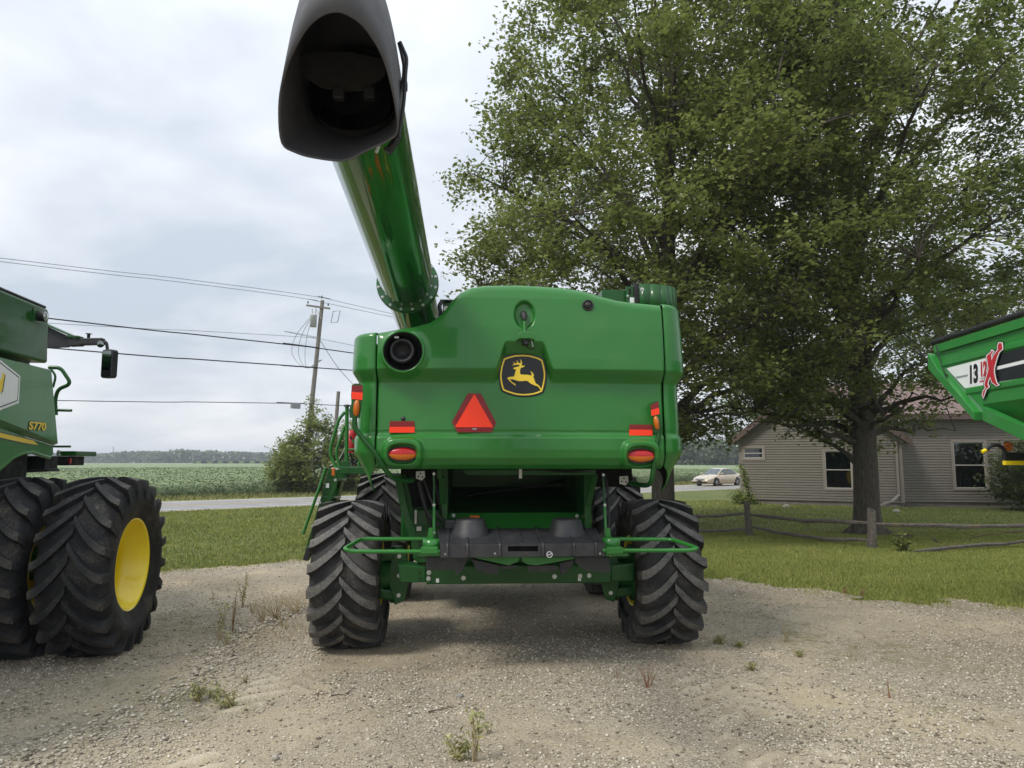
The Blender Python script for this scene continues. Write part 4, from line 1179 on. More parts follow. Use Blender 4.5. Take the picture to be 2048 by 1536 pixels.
weed(1776, 1404, 0.16, 2, 0.12, 4, 'single upright dry stalk on the open gravel before the grain cart', 'weed_red', seed=14, r=0.0025)
weed(1297, 1290, 0.22, 2, 0.2, 0, 'thin dry stalk standing before the tread of the right rear tyre', 'weed_dry', seed=15, r=0.0015)
weed(1575, 1290, 0.20, 6, 0.5, 14, 'sparse olive weed in the mossy gravel beside the right rear tyre', seed=16, lsz=0.02)
weed(1503, 1348, 0.08, 12, 0.9, 26, 'yellow green mossy tuft flat on the gravel', seed=17, lsz=0.018)

for i, (u, v, h, n_, sp_, lv, lb, mt) in enumerate((
    (505, 1232, 0.22, 14, 0.8, 0, 'short straw tuft between the green weeds and the straw clump', 'weed_dry'),
    (566, 1262, 0.20, 18, 1.0, 0, 'flattened straw grass at the foot of the rear tyre', 'weed_dry'),
    (450, 1302, 0.16, 7, 0.6, 10, 'small olive sprig before the pale green weed', 'weed_dry'),
    (490, 1375, 0.07, 6, 0.7, 4, 'tiny russet sprig behind the creeping weed', 'weed_red'),
    (430, 1405, 0.10, 9, 0.9, 20, 'low creeping weed on the gravel, its middle', 'weed_dry'),
    (1440, 1292, 0.07, 14, 0.95, 20, 'mossy green mat against the right rear tyre', 'weed_dry'),
    (1480, 1300, 0.06, 12, 0.95, 18, 'mossy mat a step beyond the tyre', 'weed_dry'),
    (1600, 1320, 0.07, 10, 0.9, 12, 'brownish moss patch before the lawn corner', 'weed_red'),
    (975, 1475, 0.10, 3, 0.5, 16, 'leafy side shoot above the wilted tall weed', 'weed_dry'),
    (1690, 1192, 0.10, 16, 0.8, 0, 'rusty dead grass at the lawn edge', 'weed_red'),
    (1725, 1195, 0.09, 16, 0.8, 0, 'rusty dead grass at the lawn edge, nearer the cart', 'weed_red'))):
    weed(u, v, h, n_, sp_, lv, lb, mt, seed=30+i, lsz=0.024, r=0.0016)

# ================================================================== WHEELS
def tyre_profile(Rr, W, rim):
    """(x, r) carcass section, left bead to right bead"""
    h = W/2; Rc = Rr - 0.055
    half = [(0.0, Rc), (h*0.45, Rc-0.006), (h*0.78, Rc-0.028), (h*0.93, Rc-0.065), (h*1.00, Rc-0.14), (h*1.02, Rc-0.24), (h*1.0, Rc-(Rc-rim)*0.62), (h*0.94, rim+0.08), (h*0.86, rim+0.02), (h*0.82, rim)]
    return [(-x, r) for x, r in reversed(half)] + half[1:]
def lug_mesh(name, Rr, W, sgn, sweep, lw, mats, n=8, inner=-0.02):
    h = W/2; top = []; rows = []
    def carc(x):
        ax = abs(x)
        return float(np.interp(ax, [0, h*0.45, h*0.78, h*0.93, h*1.02, h*1.05], [Rr-0.055, Rr-0.061, Rr-0.083, Rr-0.12, Rr-0.195, Rr-0.295]))
    ts = [i/n for i in range(n+1)]
    st = []
    for t in ts:
        x = inner*h*2 + (h*0.985 - inner*h*2)*t
        ph = sweep*(1-(1-t)**1.5)
        rt = Rr - 0.004 - 0.030*max(0, (t-0.45)/0.55)**1.6
        st.append((x, ph, rt, carc(x)-0.02))
    st.append((h*1.02, sweep*1.03, Rr-0.105, Rr-0.22)); st.append((h*1.03, sweep*1.06, Rr-0.17, Rr-0.24))
    V = []; F = []; MI = []
    for i, (x, ph, rt, rb) in enumerate(st):
        wt = lw*(0.5 + 0.06*min(1, i/3)); wb = wt + 0.016
        if i == 0: wt *= 0.8
        sl = 0.6 if i < len(st)-2 else 0.3
        for (w, r) in ((-wb, rb), (-wt, rt), (wt, rt), (wb, rb)):
            a = -ph + w/Rr
            V.append((sgn*x, -r*math.cos(a), r*math.sin(a)))
    k = len(st)
    for i in range(k-1):
        for j in range(3):
            f = (i*4+j, i*4+j+1, (i+1)*4+j+1, (i+1)*4+j)
            F.append(f if sgn > 0 else f[::-1]); MI.append(1 if j == 1 else 0)
    e = (3, 2, 1, 0); F.append(e if sgn > 0 else e[::-1]); MI.append(0)
    b = (k-1)*4; e = (b, b+1, b+2, b+3); F.append(e if sgn > 0 else e[::-1]); MI.append(0)
    me = bpy.data.meshes.new(name); me.from_pydata(V, [], F)
    for m in mats: me.materials.append(m)
    me.polygons.foreach_set('material_index', MI); me.update()
    return me
class WheelKind:
    def __init__(s, Rr, W, rim, nl, sweep, lw, tm, lm, dish):
        s.R, s.W, s.nl = Rr, W, nl
        mb = MB().lathe(tyre_profile(Rr, W, rim), 'x', 72)
        me = mb.build('tyre', M[tm]); s.tyre = me.data; bpy.data.objects.remove(me)
        s.lugs = [lug_mesh('lug', Rr, W, sg, sweep, lw, [M[tm], M[lm]]) for sg in (-1, 1)]
        h = W/2; d = dish
        prof = [(-h*0.84, rim+0.03), (-h*0.86, rim+0.005), (-h*0.80, rim-0.012), (-h*0.55, rim-0.02), (-h*0.4, rim-0.06), (h*0.20, rim-0.065), (h*0.24, rim-0.045), (h*0.44, rim-0.042), (h*0.47, rim-0.026), (h*0.62, rim-0.024), (h*0.65, rim-0.012), (h*0.80, rim-0.008), (h*0.86, rim+0.005), (h*0.84, rim+0.03)]
        mb = MB().lathe(prof, 'x', 72)
        mb.lathe([(d, rim-0.058), (d-0.02, rim-0.09), (d-0.05, rim*0.62), (d-0.01, rim*0.5), (d, 0.16), (d+0.06, 0.15), (d+0.06, 0.0)], 'x', 48)
        mb.lathe([(d-0.03, rim-0.058), (d-0.05, rim-0.09), (d-0.08, rim*0.62), (d-0.04, rim*0.5), (d-0.03, 0.0)], 'x', 48)
        o = mb.build('rim', M['yellow']); s.rim = o.data; bpy.data.objects.remove(o)
    def place(s, parent, name, loc, phase=0.0, flip_rim=False, steer=0.0):
        w = empty(name, loc, steer); w.parent = parent
        link_mesh('tyre', s.tyre, w)
        link_mesh('rim', s.rim, w, None, (0, 0, PI) if flip_rim else None)
        for si, sg in enumerate((0, 1)):
            for k in range(s.nl):
                link_mesh('lug', s.lugs[sg], w, None, (phase + 2*PI*(k + 0.5*si)/s.nl, 0, 0))
        return w

# ================================================================== GREEN COMBINE
YAW = R(3.5)
C0 = Vector((-0.065, 7.65, 0))
combine = empty('combine_harvester', C0, YAW, 'large green combine harvester seen from behind with its unloading auger swung back', 'combine harvester', 'combine harvesters')
RzI = Matrix.Rotation(-YAW, 3, 'Z')
camL = RzI @ (Vector((0, 0, CAM_H)) - C0)
def LP(u, v, yl):
    d = RzI @ ray(u, v); t = (yl - camL.y)/d.y
    return camL + d*t
def LW(u, v, Y):            # pixel at a world depth -> combine-local
    return RzI @ (at(u, v, Y) - C0)
YS = -0.93
def zv(v, y=YS-0.06): return LP(1035, v, y).z
xl = LP(755, 770, YS-0.05).x; xr = LP(1325, 770, YS-0.05).x
XM = (xl + xr)/2
top_px = [(740, 670), (757, 668), (790, 663), (830, 657), (862, 648), (885, 631), (902, 608), (920, 588), (942, 577), (970, 573), (1040, 572), (1120, 577), (1165, 584), (1200, 595), (1230, 603), (1260, 607), (1320, 612), (1340, 613)]
tx = [LP(u, v, YS).x for u, v in top_px]; tz_ = [LP(u, v, YS).z for u, v in top_px]
def topz(x): return np.interp(x, tx, tz_)
zB = zv(938)
prof_v = [560, 600, 650, 742, 766, 800, 862, 868, 876, 900, 916, 930, 940]
prof_o = [0.02, 0.07, 0.10, 0.125, 0.125, 0.05, 0.06, 0.062, 0.100, 0.100, 0.085, 0.03, -0.03]
pz = np.array([zv(v) for v in prof_v])[::-1]; po_low = np.array([0.02, 0.07, 0.10, 0.04, 0.035, 0.045, 0.055, 0.058, 0.092, 0.095, 0.082, 0.035, -0.04])[::-1]
z_up = np.array([zv(v) for v in (560, 600, 660, 720, 790, 900)])[::-1]; o_up = np.array([0.035, 0.090, 0.125, 0.145, 0.152, 0.152])[::-1]
em = LP(1047, 750, YS-0.06)
zc0 = zv(753.5)
def crease(x, flat=False):
    x = np.asarray(x, float)
    if flat: return np.full(x.shape, zc0)
    return zc0 + 0.262*(1-sstep(0.165, 0.275, np.abs(x-em.x)))
def out_prof(x, z, flat=False):
    low = np.interp(z, pz, po_low); upo = np.interp(z, z_up, o_up)
    w = np.clip((z - crease(x, flat))/0.118 + 0.5, 0, 1); w = 0.75*w + 0.25*w*w*(3-2*w)
    # below the crease the sheet is the lower level, above it the bulged upper one
    lower_level = np.where(z > zv(862), 0.04 + 0.02*np.clip((zc0-z)/0.5, 0, 1), low)
    return lower_level*(1-w) + upo*w
def rrect(dx, dz, a, b, p=3.4):
    return (np.abs(dx/a)**p + np.abs(dz/b)**p)**(1/p)
TLl = LP(806, 908, YS-0.1); TLr = LP(1281, 912, YS-0.1)
EXH = LP(808, 706, YS-0.10); EXR = 0.180
REC = LP(1048, 632, YS-0.1)
CAP = LP(1174, 613, YS-0.09)
NX, NZ = 300, 210
sx = np.linspace(xl, xr, NX); tt = np.linspace(0, 1, NZ)
Xg_, Tg = np.meshgrid(sx, tt, indexing='ij')
Zt = topz(Xg_); Zg = zB + Tg*(Zt - zB)
Og = out_prof(Xg_, Zg) + 0.05*(1-((Xg_-XM)/1.35)**2)
dtop = Zt - Zg; rT = 0.085
Og -= np.where(dtop < rT, rT - np.sqrt(np.maximum(0, rT**2 - (rT-dtop)**2)), 0)*0.9
dsd = np.minimum(Xg_-xl, xr-Xg_); rS = 0.03
Og -= np.where(dsd < rS, rS - np.sqrt(np.maximum(0, rS**2-(rS-dsd)**2)), 0)*0.8
for tl in (TLl, TLr):
    q = rrect(Xg_-tl.x, Zg-tl.z, 0.185, 0.150)
    Og += 0.055*sstep(1.06, 0.86, q) - 0.045*sstep(0.80, 0.62, rrect(Xg_-tl.x, Zg-tl.z, 0.185, 0.125, 2.6))
q = np.hypot((Xg_-REC.x)/0.100, (Zg-REC.z)/0.140)
Og -= 0.05*sstep(1.03, 0.80, q)
q = np.hypot(Xg_-EXH.x, Zg-EXH.z)
Og += 0.02*sstep(0.26, 0.19, q)
# slight oil-canning of the moulded panel
Og += 0.006*(fbm((Xg_+5)*2.0, (Zg+3)*2.0, 61, 2)-0.5)
V = np.stack([Xg_, YS - Og, Zg], -1)
# a strip that carries the sheet forward over the top and under the bottom
back1 = V[:, -1:].copy(); back1[..., 1] += 0.10; back2 = back1.copy(); back2[..., 1] += 0.75; back2[..., 2] -= 0.03
low1 = V[:, :1].copy(); low1[..., 1] += 0.16; low1[..., 2] += 0.01
V = np.concatenate([low1, V, back1, back2], 1)
nz2 = V.shape[1]
I = (np.arange(NX-1)[:, None]*nz2 + np.arange(nz2-1)[None, :]).ravel()
F = np.stack([I, I+nz2, I+nz2+1, I+1], 1)
Vf = V.reshape(-1, 3); cc = Vf[F].mean(1)
hole = np.hypot(cc[:, 0]-EXH.x, cc[:, 2]-EXH.z) < EXR
shield = np_mesh('rear_shield', Vf, F[~hole], M['green'], combine, smooth=True)

def surf_y(x, z):          # outermost y of the shield at a point
    i = int(np.clip(np.searchsorted(sx, x), 1, NX-1)); col = V[i, 1:-2]
    return float(np.interp(z, col[:, 2], col[:, 1]))

# corner side panels
def side_panel(sg, zt, name):
    xs = xl if sg < 0 else xr
    pth = []
    for i in range(15):
        a = PI/2*i/14; pth.append((0.010 + 0.165*math.sin(a), -0.02 + 0.24*(1-math.cos(a)), sg*math.sin(a), -math.cos(a)))
    for y in (0.35, 0.6, 1.0, 1.6, 2.3, 3.0):
        pth.append((0.18 + 0.006*y, y, sg, 0.0))
    P = np.array(pth); ns = len(P); nz = 150
    s_len = np.concatenate([[0], np.cumsum(np.hypot(np.diff(P[:, 0]), np.diff(P[:, 1])))])
    zbot = np.interp(s_len, [0, 0.06, 0.16, 0.30, 0.42, 0.9, 3.4], [zv(934), zv(945), zv(968), zv(985), zv(962), zv(935), zv(915)])
    Z = zbot[:, None] + (zt - zbot)[:, None]*np.linspace(0, 1, nz)[None, :]
    o = out_prof(np.zeros_like(Z)+9, Z, True)*1.0 + 0.0
    o = np.where(Z < zv(905), np.interp(Z, [zv(990), zv(938), zv(905)], [-0.21, -0.045, 0.095]), o)
    o = o*0.66
    d = zt - Z; r = 0.05
    o = o - np.where(d < r, r - np.sqrt(np.maximum(0, r*r-(r-d)**2)), 0)
    X = xs + sg*P[:, 0][:, None] + P[:, 2][:, None]*o; Yy = YS + P[:, 1][:, None] + P[:, 3][:, None]*o
    V = np.stack([X, Yy, Z], -1)
    cap = V[:, -1:].copy(); cap[..., 0] -= sg*0.12*np.abs(P[:, 2])[:, None]; cap[..., 1] += 0.10*np.abs(P[:, 3])[:, None]; cap[..., 2] += 0.004
    V = np.concatenate([V, cap], 1); nz += 1
    I = (np.arange(ns-1)[:, None]*nz + np.arange(nz-1)[None, :]).ravel()
    F = np.stack([I, I+nz, I+nz+1, I+1], 1)
    if sg < 0: F = F[:, ::-1]
    o_ = np_mesh(name, V.reshape(-1, 3), F, M['green'], combine, smooth=True)
    o_.data.materials.append(M['dark']); m = o_.modifiers.new('thick', 'SOLIDIFY'); m.thickness = 0.012; m.offset = -1; m.material_offset = 1
    return o_
zLt, zRt = LP(735, 667, YS).z, LP(1336, 610, YS).z
side_panel(-1, zLt, 'side_panel'); side_panel(1, zRt, 'side_panel')
# dark box added so gaps in the sheet metal read dark, and the tank, engine bay and cab in front of it
MB().bx(xl-0.12, xr+0.12, YS+0.22, 0.9, zv(925), zLt-0.16).build('inner_dark_box', M['dark'], combine)
for x_, zt_s in ((xl, zLt), (xr, zRt)): MB().bx(x_-0.06, x_+0.06, YS+0.06, YS+0.215, zv(925), zt_s-0.13).build('seam_dark_box', M['dark'], combine)  # dark boxes added behind the panel seams so no light shows through
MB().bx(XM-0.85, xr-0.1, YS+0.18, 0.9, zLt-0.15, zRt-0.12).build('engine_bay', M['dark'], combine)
MB().bx(-1.25, 1.15, 1.55, 3.0, 0.95, 3.05).build('body', M['green_frame'], combine, 0.03)
MB().hexa([(-1.2, 1.6, 3.05), (1.2, 1.6, 3.05), (1.2, 3.6, 3.05), (-1.2, 3.6, 3.05)], [(-1.3, 1.4, 3.6), (1.3, 1.4, 3.6), (1.3, 3.8, 3.6), (-1.3, 3.8, 3.6)]).build('grain_tank', M['green_frame'], combine, 0.03)
MB().bx(-0.9, 0.9, 3.85, 5.3, 1.9, 3.5).build('cab', M['black'], combine, 0.12, seg=3)
MB().bx(-0.98, 0.98, 3.7, 5.5, 3.5, 3.68).build('cab_roof', M['green_frame'], combine, 0.08, seg=3)

# ---- exhaust outlet
ey = surf_y(EXH.x + 0.2, EXH.z)
MB().lathe([(0.02, EXR-0.004), (-0.018, EXR), (-0.024, EXR+0.008), (-0.016, EXR+0.018), (0.02, EXR+0.035)], 'y', 56, (EXH.x, ey, EXH.z)).build('outlet_rim', M['green'], combine)
ex_ = empty('exhaust_outlet', (EXH.x, ey, EXH.z)); ex_.parent = combine
MB().lathe([(-0.012, EXR-0.003), (0.0, EXR-0.010), (0.10, EXR-0.018), (0.16, EXR-0.05), (0.17, 0.0)], 'y', 48).build('shroud', M['black'], ex_)
MB().lathe([(0.12, 0.118), (0.03, 0.114), (0.005, 0.104), (0.02, 0.088), (0.05, 0.078), (0.10, 0.074), (0.11, 0.0)], 'y', 40, (-0.012, 0, 0.012)).build('pipe', M['black'], ex_)
MB().bx(-0.085, -0.045, 0.02, 0.05, 0.128, 0.145).build('clip', M['steel'], ex_)
# ---- round cap
cy_ = surf_y(CAP.x, CAP.z)
cp = MB().lathe([(0.0, 0.055), (-0.016, 0.053), (-0.018, 0.042), (-0.006, 0.040), (-0.008, 0.034), (-0.022, 0.030), (-0.024, 0.0)], 'y', 28, (CAP.x, cy_, CAP.z)); cp.build('round_cap', M['black'], combine)
bh = LP(806, 837, YS-0.1); MB().lathe([(0.0, 0.022), (-0.008, 0.020), (-0.010, 0.0)], 'y', 18, (bh.x, surf_y(bh.x, bh.z), bh.z)).build('hole_plug', M['black'], combine)

# ---- rear camera on its bracket
cb = empty('camera_mount', (REC.x, surf_y(REC.x+0.14, REC.z), REC.z)); cb.parent = combine
def loc(u, v, dy=0.0):
    p = LP(u, v, YS-0.16); return Vector((p.x-REC.x, dy, p.z-REC.z))
a, b = loc(1048, 628, 0.02), loc(1048, 640, -0.02)
MB().tube([loc(1048, 626, 0.045), loc(1048, 634, -0.02), loc(1048, 642, -0.03)], [0.034, 0.030, 0.014], 12).build('boot', M['black'], cb)
MB().tube([loc(1048, 640, -0.02), loc(1048, 655, -0.04), loc(1048, 668, -0.06)], 0.013, 10).build('stalk', M['green'], cb)
hd = [loc(1031, 686), loc(1034, 673), loc(1041, 668), loc(1057, 668), loc(1064, 673), loc(1067, 686), loc(1060, 683), loc(1037, 683)]
MB().prism([(p.x, p.z) for p in hd], -0.16, -0.03).build('hood', M['green'], cb, 0.008)
MB().bx(*(lambda p: (p.x-0.030, p.x+0.030, -0.13, -0.05, p.z-0.03, p.z+0.03))(loc(1049, 688))).build('camera_body', M['black'], cb, 0.006)
MB().lathe([(-0.13, 0.022), (-0.15, 0.020), (-0.15, 0.014), (-0.142, 0.0)], 'y', 20, loc(1049, 689)).build('camera_lens', M['hose'], cb)
MB().tube(smooth_path([loc(1058, 684, -0.09), loc(1063, 692, -0.1), loc(1066, 700, -0.08), loc(1058, 700, -0.06), loc(1052, 694, -0.05)], 5), 0.005, 6).build('cable', M['hose'], cb)
MB().tube([loc(1060, 682, -0.1), loc(1064, 697, -0.1)], 0.006, 6).build('pin', M['steel'], cb)

# ---- emblem (leaping deer on a black shield plate)
ek = 1/15.36 * (LP(1057, 750, YS-0.08).x - LP(1047, 750, YS-0.08).x)/10
EC = LP(1045.2, 751, YS-0.08)
def eu(pts, cx=852, cy=785): return [((x-cx)*ek, (cy-y)*ek) for x, y in pts]
emb = empty('emblem', (EC.x, surf_y(EC.x, EC.z)-0.004, EC.z)); emb.parent = combine
o_pl = [(225,235),(310,195),(420,160),(600,122),(850,110),(1100,130),(1320,185),(1430,228),(1510,275),(1540,380),(1565,480),(1590,640),(1600,750),(1592,900),(1570,1050),(1535,1190),(1485,1320),(1380,1372),(1250,1415),(1080,1448),(900,1460),(740,1452),(600,1430),(400,1375),(300,1335),(205,1285),(165,1170),(138,1050),(115,900),(108,780),(120,640),(140,520),(175,380)]
o_ye = [(270,285),(345,252),(430,222),(620,172),(850,160),(1080,175),(1290,232),(1380,270),(1455,312),(1485,420),(1512,540),(1532,660),(1540,770),(1530,900),(1508,1030),(1478,1160),(1440,1282),(1330,1330),(1200,1370),(1040,1396),(880,1405),(740,1398),(600,1375),(400,1312),(320,1284),(248,1250),(212,1150),(188,1050),(166,920),(160,800),(170,670),(190,550),(228,410)]
MB().prism(eu(o_pl), -0.010, 0.02).build('plate', M['decal_black'], emb, 0.004)
ring_i = [((x-852)*0.935+852, (y-785)*0.932+785) for x, y in o_ye]
n = len(o_ye); A_, B_ = eu(o_ye), eu(ring_i)
rm = MB(); vs = [(p[0], y, p[1]) for y in (-0.0128, -0.006) for p in A_ + B_]
fs = []
for i in range(n):
    j = (i+1) % n
    fs += [(i, j, n+j, n+i), (2*n+i, 3*n+i, 3*n+j, 2*n+j), (i, 2*n+i, 2*n+j, j), (n+i, n+j, 3*n+j, 3*n+i)]
rm.add(vs, fs); rm.build('border', M['decal_yellow'], emb)
deer = [(555,570),(600,548),(690,528),(755,505),(750,480),(720,464),(640,464),(525,490),(575,447),(600,432),(578,408),(545,388),(585,395),(620,425),(690,405),(675,365),(640,328),(690,355),(730,412),(775,420),(792,380),(780,335),(755,298),(800,325),(828,385),(822,450),(812,497),(850,492),(918,488),(880,530),(835,552),(800,550),(785,570),(768,640),(765,710),(780,750),(810,770),(900,770),(1010,775),(1120,795),(1125,770),(1110,710),(1080,655),(1130,685),(1175,740),(1198,800),(1165,822),(1195,890),(1220,970),(1245,1030),(1330,1085),(1380,1150),(1425,1215),(1440,1265),(1400,1255),(1350,1170),(1305,1125),(1200,1090),(1090,1040),(1005,965),(950,955),(850,965),(740,968),(650,945),(560,915),(470,905),(465,920),(500,980),(560,1030),(605,1045),(645,1105),(590,1080),(500,1015),(430,945),(375,880),(385,862),(450,842),(585,828),(600,780),(620,700),(645,620),(600,605),(560,585)]
MB().prism(eu(deer), -0.0135, -0.007).build('leaping_deer', M['decal_yellow'], emb)

# ---- slow-moving-vehicle triangle and reflectors, flat plates on the sheet
def plate(parent, name, px, mat, dy, thick=0.004, ref=None):
    P = [LP(u, v, YS-0.06) for u, v in px]
    cx = sum(p.x for p in P)/len(P); cz = sum(p.z for p in P)/len(P)
    yy = ref if ref is not None else surf_y(cx, cz)
    return MB().prism([(p.x, p.z) for p in P], yy-dy-thick, yy-dy+0.012).build(name, M[mat], parent)
smv = empty('slow_vehicle_triangle'); smv.parent = combine
yref = min(surf_y(LP(u, v, YS).x, LP(u, v, YS).z) for u, v in ((948, 800), (910, 850), (985, 850), (948, 855), (948, 830)))
plate(smv, 'border', [(936, 788), (961, 788), (992, 846), (983, 865), (915, 865), (904, 845)], 'maroon_refl', 0.002, ref=yref)
plate(smv, 'triangle', [(948.5, 788.5), (986, 855), (910, 855)], 'orange_refl', 0.005, ref=yref)
plate(smv, 'maker_tag', [(944, 857), (954, 857), (953, 860), (945, 860)], 'decal_grey', 0.0045, ref=yref)
for (a, b, c, d) in (((780, 842.5), (829, 842.5), (829.5, 853.5), (779.5, 853.5)), ((1258, 849), (1303.5, 850), (1303.5, 859.5), (1257.5, 859))):
    rf = empty('reflector'); rf.parent = combine
    yr = min(surf_y(LP(u_, v_, YS).x, LP(u_, v_, YS).z) for u_ in (a[0], b[0]) for v_ in (a[1], d[1], d[1]+11))
    plate(rf, 'upper_band', [a, b, c, d], 'maroon_refl', 0.003, ref=yr)
    plate(rf, 'lower_band', [(d[0], d[1]+0.3), (c[0], c[1]+0.3), (c[0], c[1]+12), (d[0]-0.3, d[1]+12)], 'orange_refl', 0.003, ref=yr)
# ---- oval tail lights
for tl in (TLl, TLr):
    t_ = empty('tail_light', (tl.x, surf_y(tl.x, tl.z), tl.z)); t_.parent = combine
    A, Bz = 0.128, 0.058
    def half(z0, z1, mat, nm):
        vs = []; fs = []; nu, nv = 28, 8
        for i in range(nu+1):
            a = -0.995 + 1.99*i/nu; hz = Bz*math.sqrt(1-a*a)
            for j in range(nv+1):
                zz_ = z0*hz + (z1-z0)*hz*j/nv
                bul = math.sqrt(max(0, 1 - a*a - (zz_/Bz)**2))
                vs.append((a*A, -0.012-0.028*bul, zz_))
        for i in range(nu):
            for j in range(nv): fs.append((i*(nv+1)+j, (i+1)*(nv+1)+j, (i+1)*(nv+1)+j+1, i*(nv+1)+j+1))
        MB().add(vs, fs, 0, True).build(nm, M[mat], t_)
    half(-0.08, 1.0, 'lens_red', 'red_lens'); half(-1.0, -0.08, 'lens_amber', 'amber_lens')
    el_ = [(A*1.06*math.cos(2*PI*i/40), -0.010, Bz*1.12*math.sin(2*PI*i/40)) for i in range(40)]
    MB().tube(el_, 0.008, 6, closed=True).build('bezel', M['black'], t_)
    MB().add([(x*0.97, -0.008, z*0.97) for x, _, z in el_], [tuple(range(40))]).build('backing', M['dark'], t_)

# ---- rear corner marker arms (reflector paddle with amber lamp)
def paddle(side):
    a = empty('marker_arm'); a.parent = combine
    if side < 0:
        yl_ = YS - 0.12
        P = lambda u, v, dy=0.0: LP(u, v, yl_+dy)
        arm = [P(826, 960, 0.35), P(800, 962, 0.22), P(777, 950, 0.06), P(752, 908), P(728, 880), P(711, 858), P(709, 846), P(710, 828)]
        pad = [(704, 770), (709, 767), (720, 767), (725, 771), (726, 785), (724, 806), (722, 822), (720, 836), (699, 836), (698, 820), (703, 806), (702, 790)]
        up_, lo_ = [(703.5, 771), (724.5, 771), (725.5, 785), (703, 783)], [(703, 783.3), (725.5, 785.3), (724.5, 800), (703.5, 798)]
        lampc, lw, lh, tilt = (713, 816), 6.3, 16, 0.06
    else:
        yl_ = YS - 0.10
        P = lambda u, v, dy=0.0: LP(u, v, yl_+dy)
        arm = [P(1262, 966, 0.45), P(1290, 972, 0.25), P(1303, 966, 0.04), P(1308, 930), P(1313, 892), P(1318, 866), P(1320, 850)]
        pad = [(1302, 808), (1306, 803), (1314, 802), (1317, 806), (1320, 826), (1323, 846), (1322, 864), (1307, 866), (1307, 845), (1304, 826)]
        up_, lo_ = [(1300, 811), (1316, 803), (1317.5, 815), (1302, 820)], [(1302, 820.3), (1317.5, 815.3), (1318.5, 828), (1303, 832)]
        lampc, lw, lh, tilt = (1313, 846), 5.5, 14, -0.12
    MB().tube(bend_path(arm, 0.10), 0.024, 12).build('arm_tube', M['green_frame'], a)
    Q = [LP(u, v, yl_-0.02) for u, v in pad]
    MB().prism([(p.x, p.z) for p in Q], yl_-0.025, yl_-0.018).build('paddle', M['green_frame'], a, 0.002)
    for nm, px_, mt in (('upper_band', up_, 'maroon_refl'), ('lower_band', lo_, 'orange_refl')):
        Q = [LP(u, v, yl_-0.025) for u, v in px_]
        MB().prism([(p.x, p.z) for p in Q], yl_-0.029, yl_-0.0245).build(nm, M[mt], a)
    c = LP(lampc[0], lampc[1], yl_-0.04); sc = 0.0047
    vs = []; fs = []; nu, nv = 14, 10
    for i in range(nv+1):
        ph = -PI/2 + PI*i/nv
        for j in range(nu):
            th = 2*PI*j/nu
            z = lh*sc*math.sin(ph); x = lw*sc*math.cos(ph)**0.8*math.cos(th) + z*tilt; y = 0.03*math.cos(ph)*math.sin(th)
            vs.append((c.x+x, c.y+y, c.z+z))
    for i in range(nv):
        for j in range(nu): fs.append((i*nu+j, i*nu+(j+1) % nu, (i+1)*nu+(j+1) % nu, (i+1)*nu+j))
    MB().add(vs, fs, 0, True).build('amber_lamp', M['lens_amber'], a)
paddle(-1); paddle(1)

# ---- top clutter: right-hand screen and brackets, left-hand bracket and hose
scr = MB()
pl = [LP(1279, 567, -0.36), LP(1300, 567.5, -0.365), LP(1322, 569, -0.36), LP(1338, 571.5, -0.33), LP(1347, 574, -0.26), LP(1352, 578, -0.12), LP(1353, 581, 0.3)]
zb_ = LP(1300, 612, -0.3).z - 0.1
for p, q in zip(pl, pl[1:]):
    b0, b1 = Vector((p.x, p.y, zb_)), Vector((q.x, q.y, zb_))
    scr.add([b0, b1, q, p], [(0, 1, 2, 3)], 0, True)
o = scr.build('air_screen_panel', M['green_frame'], combine); m = o.modifiers.new('t', 'SOLIDIFY'); m.thickness = 0.02
def lpbox(name, u0, v0, u1, v1, y, depth, mat, bev=0.004, parent=None):
    p, q = LP(u0, v1, y), LP(u1, v0, y)
    return MB().bx(p.x, q.x, y, y+depth, p.z, q.z).build(name, M[mat], parent or combine, bev)
lpbox('seal_strip', 1269, 567, 1278, 614, -0.30, 0.5, 'black')
lpbox('bracket', 1253, 573, 1267, 612, -0.28, 0.03, 'green_frame')
lpbox('cover_plate', 1204, 580, 1253, 612, -0.22, 0.4, 'green_frame')
lpbox('slot', 1258, 577, 1262, 588, -0.287, 0.01, 'dark')
lpbox('warning_tag', 1260, 595, 1269, 606, -0.292, 0.008, 'decal_white')
lpbox('bracket', 885, 600, 912, 650, -0.35, 0.03, 'green_frame')
lpbox('bracket_lid', 880, 599, 914, 602, -0.40, 0.1, 'black')
MB().tube(smooth_path([LP(884, 603, -0.5), LP(879, 612, -0.52), LP(881, 626, -0.52), LP(880, 645, -0.5)], 5), 0.022, 8).build('hose', M['hose'], combine)
tp = LP(892, 618, -0.38); MB().lathe([(0, 0.03), (-0.01, 0.03), (-0.01, 0.02), (-0.006, 0.0)], 'y', 16, tp).build('gauge', M['galv'], combine)

# ---- bolts share one mesh
_b = MB().lathe([(0.0, 0.020), (-0.006, 0.020), (-0.006, 0.013), (-0.016, 0.012), (-0.018, 0.0)], 'y', 10, smooth=False).build('bolt', M['steel']); BOLT = _b.data; bpy.data.objects.remove(_b)
def bolt(p, parent=None, s=1.0, rot=None):
    o = link_mesh('bolt', BOLT, parent or combine, p, rot); o.scale = (s, s, s); return o
bolt(LP(1284, 579, -0.39), s=1.1); bolt(LP(1255, 592, -0.29), s=0.7)

